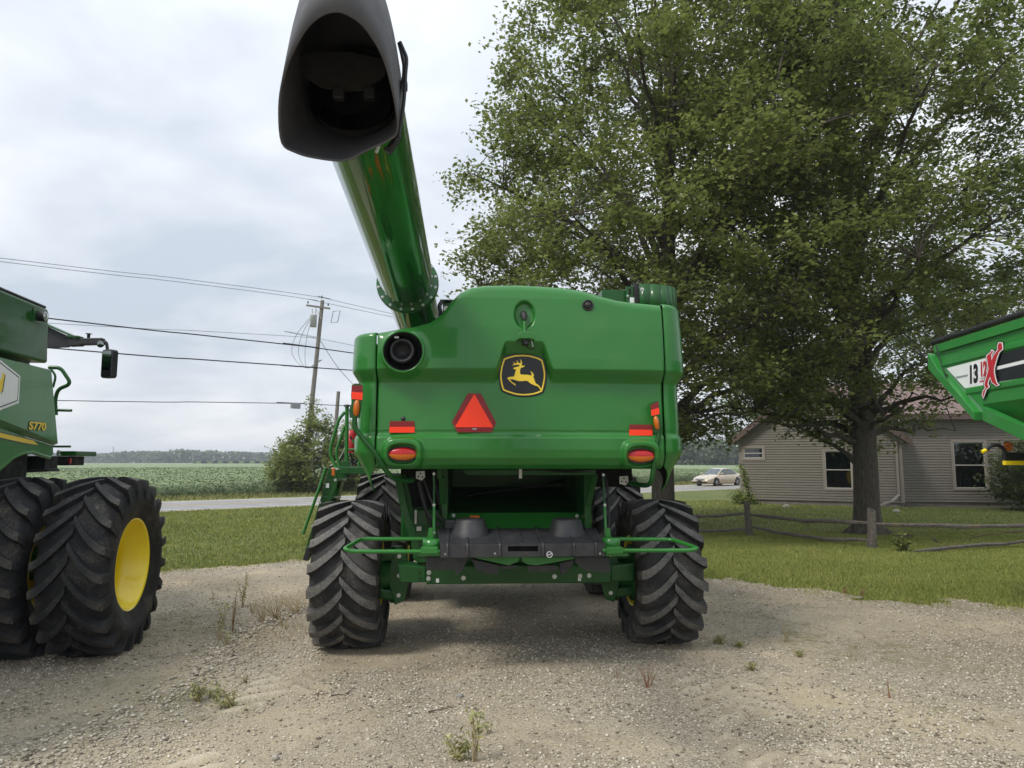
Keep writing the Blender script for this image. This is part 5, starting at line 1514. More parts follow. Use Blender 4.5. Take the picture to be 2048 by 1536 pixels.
# ================================================================== UNLOADING AUGER
aA = LW(815, 566, 7.2); aB = LW(694, 128, 3.70); ad = (aB-aA).normalized()
aug = empty('unloading_auger'); aug.parent = combine
a0 = aA - ad*1.25; a1 = aB
TR = 0.272
MB().tube([a0, aA - ad*0.02], TR-0.01, 48).build('lower_tube', M['green_gloss'], aug)
MB().tube([aA + ad*0.02, aA + ad*0.4, a1 - ad*0.30], TR, 48, False).build('upper_tube', M['green_gloss'], aug)
MB().tube([a1 - ad*0.29, a1 - ad*0.22], TR, 48, False).build('tube_end', M['rubber'], aug)
MB().tube([a1 - ad*1.0, a1 - ad*0.224], TR-0.012, 40, False).add([a1 - ad*1.0 + (ad.orthogonal().normalized()*math.cos(t) + ad.cross(ad.orthogonal().normalized())*math.sin(t))*TR*0.95 for t in [2*PI*i/24 for i in range(24)]], [tuple(range(24))]).build('tube_dark_insert', M['dark'], aug)  # near-black inner tube added so the auger's inside reads as shade
# flange: two bolted rings
ax = ad.orthogonal().normalized(); ay = ad.cross(ax)
def ringmesh(c, ri, ro, th):
    m = MB(); n = 56; vs = []
    for (r, t) in ((ri, -th/2), (ro, -th/2), (ro, th/2), (ri, th/2)):
        for j in range(n):
            w = 2*PI*j/n; vs.append(c + ad*t + (ax*math.cos(w) + ay*math.sin(w))*r)
    fs = []
    for i in range(4):
        i2 = (i+1) % 4
        for j in range(n): fs.append((i*n+j, i*n+(j+1) % n, i2*n+(j+1) % n, i2*n+j))
    return m.add(vs, fs)
fl = ringmesh(aA - ad*0.018, TR-0.02, TR+0.050, 0.028).build('flange', M['green_gloss'], aug, 0.004)
fl2 = ringmesh(aA + ad*0.020, TR-0.02, TR+0.044, 0.028).build('flange', M['green_gloss'], aug, 0.004)
for k in range(16):
    w = 2*PI*k/16 + 0.2
    p = aA + ad*0.034 + (ax*math.cos(w) + ay*math.sin(w))*(TR+0.026)
    o = bolt(p, fl2, 0.75); o.rotation_euler = (-ad).to_track_quat('Y', 'Z').to_euler()
# spout boot
mouth_px = [(669, 24), (695, 30), (723, 49), (748, 82), (768, 120), (783, 172), (792, 217), (795, 262), (776, 281), (733, 301), (688, 321), (626, 315), (589, 304), (564, 286), (558, 228), (563, 172), (581, 114), (611, 60), (639, 34)]
def closed_cr(P, n):
    k = len(P); out = []
    for i in range(k):
        a, b, c, d = P[i-1], P[i], P[(i+1) % k], P[(i+2) % k]
        for j in range(n):
            t = j/n; out.append(0.5*((2*b)+(c-a)*t+(2*a-5*b+4*c-d)*t*t+(3*b-a-3*c+d)*t**3))
    return out
mp_ = closed_cr([Vector((u, v, 0)) for u, v in mouth_px], 4)
Mo = [LW(p.x, p.y, 3.02 + (p.y-24)/297*0.62) for p in mp_]
rc = a1 - ad*0.30
Mc = sum(Mo, Vector())/len(Mo)
vs = []; ns_ = 12; n = len(Mo)
for i, p in enumerate(Mo):
    dv = Vector((p.x-Mc.x, 0, p.z-Mc.z + (p.y-Mc.y)*-0.5)); nr = dv.normalized()
    rg_ = rc + (Vector((nr.x, 0, nr.z)) - ad*(Vector((nr.x, 0, nr.z)).dot(ad))).normalized()*(TR+0.002)
    T = Vector((0.0, 0.05-0.06*max(0, nr.z), 0.03 + 0.50*max(0, nr.z+0.15)))
    c1 = p + T; c2 = rg_ + ad*(0.05+0.30*max(0, nr.z)) + Vector((nr.x*0.0, 0, max(0, nr.z)*0.42))
    for k in range(ns_+1):
        t = k/ns_
        vs.append(p*(1-t)**3 + c1*3*t*(1-t)**2 + c2*3*t*t*(1-t) + rg_*t**3)
fs = []
for i in range(n):
    j = (i+1) % n
    for k in range(ns_): fs.append((i*(ns_+1)+k, j*(ns_+1)+k, j*(ns_+1)+k+1, i*(ns_+1)+k+1))
spout = MB().add(vs, fs, 0, True).build('spout', M['rubber'], aug)
m = spout.modifiers.new('thick', 'SOLIDIFY'); m.thickness = 0.010; m.offset = 0
# baffle door, hinge lugs and the end of the flighting inside the boot
bq = [LW(u, v, 3.62) for u, v in ((585, 112), (640, 103), (700, 104), (768, 118), (770, 150), (735, 178), (690, 180), (640, 172), (600, 145))]
mbq = MB(); mbq.add(bq + [q + Vector((0, 0.02, 0)) for q in bq], [tuple(range(9)), tuple(range(17, 8, -1))] + [(i, (i+1) % 9, 9+(i+1) % 9, 9+i) for i in range(9)]); mbq.build('baffle_door', pm('baffle_rubber', '#2b2827', 0.8, var=0.1), spout)
for u in (676, 738):
    p = LW(u, 184, 3.6); MB().bx(p.x-0.03, p.x+0.03, p.y, p.y+0.05, p.z-0.03, p.z+0.03).build('hinge', M['black'], spout, 0.005)
fm = MB(); hv = []; N_ = 40
for i in range(N_+1):
    th = 2*PI*1.2*i/N_ + 0.6; off = -0.25 + 0.45*i/N_
    e = ax*math.cos(th) + ay*math.sin(th); c = a1 + ad*off*0.6 - ad*0.25
    hv += [c + e*0.03, c + e*0.20]
fm.add(hv, [(2*i, 2*i+2, 2*i+3, 2*i+1) for i in range(N_)], 0, True); fm.build('flighting', M['hose'], aug)
hs = [[(800, 84), (806, 98), (813, 118), (811, 150), (808, 200), (802, 245), (797, 275)], [(798, 86), (804, 110), (808, 135), (805, 170), (799, 188), (796, 215), (797, 240), (795, 270), (785, 290), (768, 300)]]
for i, px_ in enumerate(hs):
    MB().tube(smooth_path([LW(u, v, 3.66 + 0.06*i) for u, v in px_], 5), 0.010, 8).build('hydraulic_hose', M['hose'], aug)
c = LW(787, 288, 3.75); MB().bar(c - Vector((0.03, 0, 0.05)), c + Vector((0.03, 0, 0.05)), 0.05, 0.035).build('connector', M['black'], aug, 0.006)
c = LW(758, 298, 3.78); MB().bar(c - Vector((0.015, 0, 0.02)), c + Vector((0.0, 0, 0.02)), 0.02, 0.012).build('tag', M['decal_white'], aug)
c = LW(804, 172, 3.75); MB().bx(c.x-0.03, c.x+0.03, c.y-0.02, c.y+0.02, c.z-0.025, c.z+0.025).build('hose_clip', M['black'], aug, 0.005)

# ================================================================== RUNNING GEAR
rear_k = WheelKind(0.775, 0.68, 0.36, 19, 0.36, 0.080, 'tyre', 'tyre_lug', -0.08)
front_k = WheelKind(0.90, 0.72, 0.54, 22, 0.38, 0.055, 'tyre', 'tyre_lug', -0.1)
RX = 1.695
rear_k.place(combine, 'rear_wheel', (-1.63, 0.26, 0.762), 0.10)
rear_k.place(combine, 'rear_wheel', (1.675, 0.26, 0.762), 0.23, True)
front_k.place(combine, 'front_wheel', (-1.60, 3.05, 0.885), 0.05)
front_k.place(combine, 'front_wheel', (1.72, 3.05, 0.885), 0.17, True)
MB().tube([(-1.6, 3.05, 0.885), (1.7, 3.05, 0.885)], 0.16, 16).build('front_axle', M['green_frame'], combine)

# rear axle: box beam with plates, bolts, knuckles
def lpb(name, px, y0, y1, mat, bev=0.006, ref=None):
    P = [LP(u, v, ref if ref is not None else y0) for u, v in px]
    return MB().prism([(p.x, p.z) for p in P], y0, y1).build(name, M[mat], combine, bev)
lpb('axle_beam', [(852, 1132), (1224, 1130), (1222, 1166), (852, 1169)], -0.20, 0.16, 'green_frame', 0.012)
lpb('axle_extension', [(795, 1128), (852, 1134), (852, 1165), (800, 1166)], -0.16, 0.12, 'green_frame', 0.012)
lpb('axle_extension', [(1222, 1132), (1270, 1126), (1268, 1162), (1222, 1163)], -0.16, 0.12, 'green_frame', 0.012)
for u, v in ((858, 1145), (857, 1157), (927, 1156), (1109, 1153), (1160, 1152), (1178, 1151)): bolt(LP(u, v, -0.205), s=1.2)
for u, v in ((875, 1161), (1159, 1158)):
    lpbox('decal', u-3, v-4, u+3, v+4, -0.206, 0.004, 'decal_white', 0)
for u, v in ((840, 1145), (840, 1157)): lpbox('hole_mark', u-2, v-2, u+2, v+2, -0.167, 0.004, 'dark', 0)
lpb('axle_web', [(905, 1112), (1175, 1112), (1175, 1131), (905, 1131)], 0.02, 0.10, 'green_frame')
for sg in (-1, 1):
    k = empty('steering_knuckle', (sg*1.22, 0.16, 0.76)); k.parent = combine
    MB().tube([(sg*-0.02, 0, 0), (sg*0.12, 0, 0), (sg*0.14, 0, 0), (sg*0.30, 0, 0)], [0.13, 0.17, 0.30, 0.31], 24).build('hub_housing', M['green_frame'], k)
    for zz_, s2 in ((0.22, 1), (-0.22, -1)):
        MB().hexa([(sg*-0.13, -0.10, zz_-0.05), (sg*0.20, -0.12, zz_*0.8-0.05), (sg*0.20, 0.12, zz_*0.8-0.05), (sg*-0.13, 0.10, zz_-0.05)] if sg > 0 else [(sg*0.20, -0.12, zz_*0.8-0.05), (sg*-0.13, -0.10, zz_-0.05), (sg*-0.13, 0.10, zz_-0.05), (sg*0.20, 0.12, zz_*0.8-0.05)],
                  [(sg*-0.13, -0.10, zz_+0.05), (sg*0.20, -0.12, zz_*0.8+0.06), (sg*0.20, 0.12, zz_*0.8+0.06), (sg*-0.13, 0.10, zz_+0.05)] if sg > 0 else [(sg*0.20, -0.12, zz_*0.8+0.06), (sg*-0.13, -0.10, zz_+0.05), (sg*-0.13, 0.10, zz_+0.05), (sg*0.20, 0.12, zz_*0.8+0.06)]).build('yoke_arm', M['green_frame'], k, 0.02)
    MB().tube([(sg*-0.06, 0, -0.29), (sg*-0.06, 0, 0.29)], 0.065, 14).build('king_pin', M['green_frame'], k)
    MB().prism([(sg*-0.16, -0.26), (sg*-0.06, -0.30), (sg*0.0, -0.10), (sg*0.0, 0.10), (sg*-0.06, 0.30), (sg*-0.16, 0.26), (sg*-0.20, 0.10), (sg*-0.20, -0.10)][::sg], -0.12, -0.08).build('yoke_plate', M['green_frame'], k, 0.01)
    for zz_ in (-0.20, 0.0, 0.20): bolt((sg*-0.10, -0.125, zz_), k, 1.1)
MB().tube([(-1.0, 0.28, 0.70), (-0.2, 0.30, 0.70)], 0.035, 10).build('steering_cylinder', M['black'], combine)
MB().tube([(1.0, 0.28, 0.70), (0.2, 0.30, 0.70)], 0.035, 10).build('steering_cylinder', M['black'], combine)

# ================================================================== DISCHARGE AREA UNDER THE SHIELD
lpb('lower_rail', [(925, 939), (1192, 939), (1192, 950), (938, 950), (930, 946)], -0.62, -0.56, 'green_frame', 0.004)
lpbox('latch_tag', 1038, 938, 1044, 957, -0.66, 0.01, 'galv', 0.001)
MB().tube(smooth_path([LP(1048, 940, -0.66), LP(1085, 939, -0.66), LP(1115, 943, -0.66), LP(1150, 943, -0.66), LP(1185, 939, -0.66)], 5), 0.012, 6).build('cable', M['hose'], combine)
# side cheeks and sloped floor of the chute
for (u0, u1) in ((884, 896), (1168, 1180)):
    p, q = LP(u0, 1060, -0.30), LP(u1, 945, -0.30)
    MB().bx(p.x, q.x, -0.35, 1.45, 1.20, 1.95).build('chute_cheek', M['green_frame'], combine, 0.004)
pa, pb = LP(896, 1060, -0.2), LP(1168, 1060, -0.2)
MB().hexa([(pa.x, -0.24, 1.12), (pb.x, -0.24, 1.12), (pb.x, 0.0, 1.39), (pa.x, 0.0, 1.39)], [(pa.x, -0.26, 1.14), (pb.x, -0.26, 1.14), (pb.x, -0.02, 1.41), (pa.x, -0.02, 1.41)]).build('chute_floor', M['green'], combine)
MB().hexa([(pa.x, 0.0, 1.38), (pb.x, 0.0, 1.38), (pb.x, 1.45, 1.60), (pa.x, 1.45, 1.60)], [(pa.x, 0.0, 1.405), (pb.x, 0.0, 1.405), (pb.x, 1.45, 1.63), (pa.x, 1.45, 1.63)]).build('chute_floor', M['green_frame'], combine)
MB().bx(pa.x, pb.x, 1.46, 1.50, 0.9, 1.96).build('chute_wall', M['green_frame'], combine)
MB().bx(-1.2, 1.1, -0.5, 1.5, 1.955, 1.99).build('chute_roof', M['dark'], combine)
MB().tube(smooth_path([LP(905, 1000, 0.9), LP(955, 988, 0.9), LP(1040, 976, 0.9), LP(1130, 962, 0.9)], 4), 0.022, 7).build('hose', M['hose'], combine)
for u, v in ((907, 1031), (1154, 1032)): bolt(LP(u, v, -0.06), s=1.0)
lpbox('warning_decal', 940, 1031, 959, 1036, -0.10, 0.004, 'lens_amber', 0)
# left gearbox / belt guard
lpb('belt_guard', [(822, 1020), (838, 1018), (886, 1018), (888, 1080), (888, 1128), (840, 1128), (826, 1120), (822, 1090)], -0.10, 0.35, 'green_frame', 0.02)
lpb('guard_strip', [(829, 1020), (834, 1020), (833, 1048), (829, 1048)], -0.125, -0.10, 'galv', 0.002)
lpbox('guard_latch', 833, 1053, 843, 1062, -0.13, 0.03, 'galv', 0.003)
for i in range(5):
    for j in range(5):
        if (i + j) % 2 == 0:
            p = LP(836+i*3.2, 1083+j*8, -0.103); MB().lathe([(0.0, 0.010), (-0.002, 0.0)], 'y', 8, p).build('vent_hole', M['dark'], combine)
# frame legs, struts and hoses
for px_, w, y in (([(795, 948), (806, 1010), (826, 1075)], 0.035, -0.30), ([(806, 950), (818, 1000), (822, 1040)], 0.025, -0.15)):
    P = [LP(u, v, y) for u, v in px_]; m = MB()
    for a, b in zip(P, P[1:]): m.bar(a, b, w*2, 0.02, (0, 1, 0))
    m.build('frame_leg', M['green_frame'], combine, 0.004)
for a, b in (((868, 944), (868, 1072)), ((1206, 946), (1212, 1070))):
    p, q = LP(*a, -0.70), LP(*b, -0.80)
    st = empty('gas_strut'); st.parent = combine
    MB().tube([p, p.lerp(q, 0.55)], 0.010, 8).build('rod', M['green_frame'], st)
    MB().tube([p.lerp(q, 0.50), q], 0.015, 8).build('body', M['green'], st)
    for t in (0.03, 0.52, 0.95): bolt(p.lerp(q, t) + Vector((0.0, -0.015, 0)), st, 0.7)
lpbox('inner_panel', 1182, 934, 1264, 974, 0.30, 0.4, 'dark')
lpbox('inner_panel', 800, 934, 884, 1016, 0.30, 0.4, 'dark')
lpbox('hanger', 874, 938, 884, 958, -0.60, 0.05, 'green_frame')
for a, b in (((1190, 950), (1170, 1040)), ((884, 955), (886, 1030))):
    MB().bar(LP(*a, -0.55), LP(*b, -0.25), 0.06, 0.02, (0, 1, 0)).build('side_arm', M['green_frame'], combine, 0.004)
for (u0, v0) in ((841, 951), (1248, 961)):
    pt_ = [(u0-9, v0-8), (u0+8, v0-9), (u0+9, v0+3), (u0+3, v0+10), (u0-9, v0+6)]
    lpb('hitch_plate', pt_, -0.52, -0.51, 'galv', 0.001)
    for du, dv in ((0, -4), (-4, 2), (4, 3)): lpbox('bolt_hole', u0+du-1.5, v0+dv-1.5, u0+du+1.5, v0+dv+1.5, -0.523, 0.004, 'dark', 0)
for i, px_ in enumerate(([(838, 965), (846, 1000), (858, 1030), (880, 1050), (900, 1060)], [(848, 960), (862, 1000), (875, 1030), (900, 1052)], [(842, 960), (850, 1005), (856, 1035), (866, 1068)], [(868, 955), (880, 1010), (892, 1040), (905, 1056)])):
    MB().tube(smooth_path([LP(u, v, -0.45+0.05*i) for u, v in px_], 5), 0.018, 8).build('hose', M['hose'], combine)
MB().tube(smooth_path([LP(1210, 948, -0.62), LP(1216, 985, -0.66), LP(1218, 1030, -0.7), LP(1216, 1055, -0.74), LP(1202, 1066, -0.76)], 5), 0.011, 7).build('hose', M['hose'], combine)

# ---- straw spreader deck
deck = empty('spreader_deck'); deck.parent = combine
yf = -1.16; yb = -0.62
zt_ = LP(1045, 1088, yf).z; zb2 = LP(1045, 1114, yf).z; xl_ = LP(880, 1100, yf).x; xr_ = LP(1210, 1100, yf).x
zk = LP(1045, 1056, yb).z
# front lip with a hand slot
sl0, sl1 = LP(1016, 1089, yf), LP(1076, 1103, yf)
lip = MB()
sz1, sz0 = sl0.z, sl1.z
for (x0, x1, z0, z1) in ((xl_, sl0.x, zb2, zt_), (sl1.x, xr_, zb2, zt_), (sl0.x, sl1.x, zb2, sz0), (sl0.x, sl1.x, sz1, zt_)):
    lip.bx(x0, x1, yf, yf+0.03, z0, z1)
lip.build('front_lip', M['deck'], deck, 0.003)
MB().bx(sl0.x-0.02, sl1.x+0.02, yf+0.10, yf+0.12, sz0-0.02, sz1+0.02).build('slot_back', M['dark'], deck)
MB().hexa([(xl_, yf, zt_-0.025), (xr_, yf, zt_-0.025), (xr_+0.02, yb, zk-0.025), (xl_-0.05, yb, zk-0.025)], [(xl_, yf, zt_), (xr_, yf, zt_), (xr_+0.02, yb, zk), (xl_-0.05, yb, zk)]).build('top_sheet', M['deck'], deck, 0.015, seg=3)
for u in (895, 935, 1000, 1086, 1148, 1192):
    x = LP(u, 1090, yf).x
    MB().tube(bend_path([(x, yf-0.006, zb2+0.01), (x, yf-0.006, zt_+0.002), (x*0.985-0.01, yb+0.02, zk+0.002)], 0.04), 0.014, 8).build('rib', M['deck'], deck)
x = LP(1045, 1090, yf).x; MB().tube([(x, yf+0.06, zt_+0.010), (x-0.01, yb+0.02, zk)], 0.014, 8).build('rib', M['deck'], deck)
for u0 in (941, 1133):
    p = LP(u0, 1062, -0.78); hm = LP(u0, 1037, -0.78).z - p.z
    MB().lathe([(-0.05, 0.185), (0.0, 0.172), (0.02, 0.160), (hm*0.80, 0.142), (hm*0.96, 0.130), (hm, 0.112), (hm+0.003, 0.0)], 'z', 36, (p.x, -0.78, p.z)).build('disc_dome', M['deck'], deck)
lpbb = LP(893, 1044, -0.62); MB().bx(lpbb.x-0.02, lpbb.x+0.10, -0.62, -0.5, zk-0.05, lpbb.z+0.02).build('corner_block', M['deck'], deck, 0.02)
for u, v in ((891, 1108), (990, 1107), (1200, 1107)): bolt(LP(u, v, yf-0.002), deck, 0.45)
lg = LP(1099, 1109, yf); ring_p = [(lg.x+0.025*math.cos(2*PI*i/24), yf-0.003, lg.z+0.025*math.sin(2*PI*i/24)) for i in range(24)]
MB().tube(ring_p, 0.003, 5, closed=True).tube([(lg.x-0.022, yf-0.003, lg.z-0.006), (lg.x+0.022, yf-0.003, lg.z+0.008)], 0.003, 5).build('round_mark', M['decal_white'], deck)
# mounts and guard loops
for sg, uu in ((-1, (852, 880, 838, 848)), (1, (1208, 1238, 1252, 1230))):
    u_in, u_out = (880, 836) if sg < 0 else (1210, 1256)
    pA_, pB_ = LP(u_in, 1112, yf+0.02), LP(u_out, 1106, yf+0.02)
    x0, x1 = sorted((pA_.x, pB_.x))
    MB().bx(x0, x1, yf+0.01, yf+0.25, LP(u_in, 1113, yf).z, LP(u_in, 1106, yf).z).build('mount_plate', M['green'], deck, 0.004)
    cxp = LP(864 if sg < 0 else 1222, 1085, -0.95)
    MB().lathe([(-0.11, 0.0), (-0.11, 0.085), (0.0, 0.085), (0.006, 0.0)], 'z', 24, (cxp.x, -0.95, LP(864, 1078, -0.95).z)).build('pivot_boss', M['green'], deck)
    t0, t1 = LP(842 if sg < 0 else 1212, 1101, yf-0.01), LP(876 if sg < 0 else 1246, 1101, yf-0.01)
    MB().bx(t0.x, t1.x, yf-0.03, yf+0.05, t0.z-0.028, t0.z+0.028).build('tube_clamp', M['green'], deck, 0.006)
    if sg < 0: px_ = [(880, 1103, yf), (705, 1103, yf), (688, 1098, yf), (722, 1078, yf+0.42), (860, 1078, yf+0.42)]
    else: px_ = [(1205, 1101, yf), (1378, 1101, yf), (1396, 1097, yf), (1345, 1079, yf+0.42), (1220, 1078, yf+0.42)]
    MB().tube(bend_path([LP(u, v, y) for u, v, y in px_], 0.09, 6), 0.019, 12).build('guard_loop', M['green'], deck)
    gz = LP(860 if sg < 0 else 1215, 1062, -0.85)
    MB().prism([(gz.x-0.03, gz.z-0.1), (gz.x+0.04, gz.z-0.1), (gz.x+0.02, gz.z+0.03), (gz.x-0.01, gz.z+0.03)], -0.86, -0.84).build('lug_plate', M['green'], deck)
# vanes and deflectors below the deck
lpb2 = lambda name, px, y0, y1, mat: MB().prism([(LP(u, v, y0).x, LP(u, v, y0).z) for u, v in px], y0, y1).build(name, M[mat], deck, 0.004)
lpb2('deflector', [(943, 1114), (1040, 1114), (1037, 1123), (1018, 1131), (985, 1124)], -1.05, -1.00, 'green')
lpb2('deflector', [(1042, 1114), (1149, 1114), (1149, 1118), (1075, 1131), (1055, 1129), (1044, 1122)], -1.05, -1.00, 'green')
for px_ in ([(852, 1114), (942, 1114), (935, 1120), (924, 1142), (912, 1150), (910, 1140), (852, 1140)], [(943, 1118), (998, 1130), (996, 1150), (975, 1148), (952, 1140)], [(1000, 1131), (1034, 1130), (1033, 1138), (1000, 1138)],
            [(1055, 1131), (1110, 1130), (1118, 1140), (1100, 1144), (1055, 1143)], [(1118, 1126), (1148, 1119), (1146, 1130), (1128, 1150), (1122, 1150)], [(1150, 1114), (1218, 1114), (1220, 1146), (1170, 1142), (1150, 1125)]):
    lpb2('spreader_vane', px_, -0.95+0.03*rng.random(), -0.92+0.06, 'deck')

# ---- left access ladder and platform
lad = empty('access_ladder'); lad.parent = combine
def LL(u, v, Y=9.6): return LW(u, v, Y)
MB().bar(LL(690, 940), LL(740, 941), 0.55, 0.09).build('platform_beam', M['green_frame'], lad, 0.006)
MB().bar(LL(683, 938), LL(700, 938), 0.10, 0.22).build('platform_bracket', M['green_frame'], lad, 0.006)
for k, (du, Yd) in enumerate(((0, 9.45), (14, 10.05))):
    pr = [(657+du, 937), (678+du, 940), (673+du, 975), (652+du, 1020), (640+du, 1060), (626+du, 1095), (612+du, 1095), (622+du, 1062), (634+du, 1020), (648+du, 975)]
    P = [LL(u, v, Yd) for u, v in pr]
    c = Vector((0, 0.02, 0))
    n = len(P); MB().add(P + [p + c for p in P], [tuple(range(n)), tuple(reversed(range(n, 2*n)))] + [(j, i, n+i, n+j) for i, j in ((i, (i+1) % n) for i in range(n))]).build('stringer', M['green_frame'], lad, 0.004)
for i in range(5):
    t = i/4; u = 668 + (622-668)*t; v = 960 + (1098-960)*t
    MB().bar(LL(u, v, 9.45), LL(u+14, v, 10.05), 0.16, 0.03, (0, 0, 1)).build('tread', M['green_frame'], lad, 0.004)
MB().tube(bend_path([LL(606, 1068, 9.4), LL(632, 995, 9.4), LL(652, 935, 9.4)], 0.1), 0.020, 8).build('handrail', M['green'], lad)
MB().tube(bend_path([LL(674, 938), LL(658, 905), LL(678, 838), LL(690, 824)], 0.15), 0.022, 8).build('handrail', M['green'], lad)
MB().tube(bend_path([LL(680, 936), LL(671, 905), LL(690, 852)], 0.15), 0.020, 8).build('handrail', M['green'], lad)
MB().tube([LL(693, 940), LL(694, 812)], 0.026, 10).build('rail_post', M['green'], lad)
MB().lathe([(0, 0.045), (0.02, 0.045), (0.03, 0.0)], 'z', 14, LL(694, 813)).build('post_cap', M['black'], lad)
MB().tube(bend_path([LL(718, 938), LL(718, 900), LL(705, 880)], 0.1), 0.018, 8).build('handrail', M['green'], lad)
MB().tube([LL(696, 899), LL(712, 899)], 0.015, 8).build('handrail', M['green'], lad)
ex2 = LL(702, 885, 9.9); MB().tube([ex2 - Vector((0, 0, 0.14)), ex2 + Vector((0, 0, 0.12)), ex2 + Vector((0, 0, 0.17))], [0.075, 0.075, 0.03], 14).build('fire_extinguisher', M['decal_red'], lad)
MB().tube(smooth_path([LL(700, 872), LL(710, 890), LL(716, 915), LL(706, 925), LL(700, 905)], 5), 0.012, 6).build('hose', M['hose'], lad)
MB().tube(smooth_path([LL(690, 895), LL(678, 918), LL(660, 932)], 5), 0.006, 5).build('pull_cord', M['galv'], lad)
MB().bar(LL(664, 937.5), LL(678, 938), 0.10, 0.03).build('top_step', M['galv'], lad)
c = LL(667, 944, 9.35); MB().bx(c.x-0.02, c.x+0.02, c.y-0.02, c.y+0.02, c.z-0.05, c.z+0.05).build('amber_marker', M['lens_amber'], lad, 0.006)
MB().prism([(p.x, p.z) for p in (LL(613, 1093, 9.4), LL(628, 1094, 9.4), LL(617, 1122, 9.4), LL(605, 1121, 9.4))], LL(613, 1093, 9.4).y, LL(613, 1093, 9.4).y+0.03).build('rubber_foot', M['black'], lad, 0.01)
P = [LL(u, v, 9.75) for u, v in ((678, 970), (684, 945), (675, 990), (662, 1020), (650, 1008))]
MB().prism([(p.x, p.z) for p in (LL(668, 975, 9.75), LL(682, 962, 9.75), (LL(672, 1004, 9.75)), LL(662, 1010, 9.75))], P[0].y, P[0].y+0.3).build('battery_box', M['green_frame'], lad, 0.01)
for u, v in ((671, 960), (640, 1005), (655, 1008), (625, 1052), (622, 1092)): bolt(LL(u, v, 9.43), lad, 1.0)
lpd = LL(655, 971, 9.43); MB().bx(lpd.x-0.02, lpd.x+0.02, lpd.y-0.003, lpd.y+0.003, lpd.z-0.03, lpd.z+0.03).build('safety_decal', M['decal_white'], lad)

# ================================================================== NEIGHBOURING COMBINE (right front corner in view)
def text_mesh(name, body, size, mat, parent, origin, xdir, ydir, extrude=0.001, bold=0.0, shear=0.0, sx_=1.0):
    cu = bpy.data.curves.new(name, 'FONT'); cu.body = body; cu.size = size; cu.extrude = extrude; cu.offset = bold; cu.shear = shear
    to = bpy.data.objects.new(name + '_tmp', cu); COL.objects.link(to)
    dg = bpy.context.evaluated_depsgraph_get()
    me = bpy.data.meshes.new_from_object(to.evaluated_get(dg)); bpy.data.objects.remove(to); bpy.data.curves.remove(cu)
    xd, yd = Vector(xdir).normalized()*sx_, Vector(ydir).normalized(); zd = xd.normalized().cross(yd)
    mt = Matrix(((xd.x, yd.x, zd.x, origin[0]), (xd.y, yd.y, zd.y, origin[1]), (xd.z, yd.z, zd.z, origin[2]), (0, 0, 0, 1)))
    me.transform(mt); me.materials.clear(); me.materials.append(mat); me.name = name
    return link_mesh(name, me, parent)

YAW2 = R(8.0)
N0 = Vector((-4.22, 7.52, 0))
nb = empty('combine_harvester', N0, YAW2, 'green combine harvester with yellow rimmed dual wheels, cut off by the picture edge', 'combine harvester', 'combine harvesters')
Rz2 = Matrix.Rotation(-YAW2, 3, 'Z'); cam2 = Rz2 @ (Vector((0, 0, CAM_H)) - N0)
def LQ(u, v, x):
    d = Rz2 @ ray(u, v); t = (x - cam2.x)/d.x
    return cam2 + d*t
def NW(u, v, Y): return Rz2 @ (at(u, v, Y) - N0)
dual_k = WheelKind(0.905, 0.645, 0.455, 21, 0.36, 0.070, 'tyre_dark', 'lug_dark', -0.16)
dual_k.place(nb, 'dual_wheel', (0, 0, 0.89), 0.12)
dual_k.place(nb, 'dual_wheel', (-0.78, 0, 0.89), 0.25)
MB().tube([(-0.1, 0, 0.915), (-3.2, 0, 0.915)], 0.17, 16).build('axle', M['green_frame'], nb)
PX = -0.93
yz = lambda u, v: (LQ(u, v, PX).y, LQ(u, v, PX).z)
f1, f2 = yz(103, 740), yz(117, 908)
arch = [yz(u, v) for u, v in ((112, 915), (96, 911), (78, 904), (60, 906), (40, 915), (20, 932), (0, 950))]
ya, za = arch[-1]
arch += [(ya-0.08, za-0.18), (ya-0.12, za-0.45), (ya-0.2, 1.05)]
poly = [f1, f2] + arch + [(-3.8, 1.05), (-3.8, f1[1]-0.02)]
def ridge(y, z): return 0.0
cr_t = [yz(u, v) for u, v in ((116, 887), (60, 863), (0, 839.5))]; cr_b = [(yz(u, v)) for u, v in ((116.5, 891), (60, 873), (0, 852))]
def far_end(P):
    (y0, z0), (y1, z1) = P[-2], P[-1]; return (-3.8, z1 + (z1-z0)*(-3.8-y1)/(y1-y0))
cr_t.append(far_end(cr_t)); cr_b.append(far_end(cr_b))
MB().prism(([f1] + cr_t + [(-3.8, f1[1]-0.02)])[::-1], PX-0.03, PX, 'x').build('side_panel', M['green'], nb, 0.004)
MB().prism((cr_b[::-1] + [f2] + arch + [(-3.8, 1.05)])[::-1], PX-0.09, PX-0.055, 'x').build('lower_panel', M['green'], nb, 0.004)
MB().add([(PX, y, z) for y, z in cr_t] + [(PX-0.055, y, z) for y, z in cr_b], [(i, i+1, 5+i, 4+i) for i in range(3)]).build('crease', M['green'], nb)
# arch lip
lipp = [(PX-0.07, y, z) for y, z in arch[:7]]
MB().tube(lipp, 0.022, 8).build('arch_lip', M['green'], nb)
# wheel-well liner
MB().bx(PX-0.5, PX-0.13, -0.75, 0.50, 1.45, 2.1).build('wheel_well', M['dark'], nb)
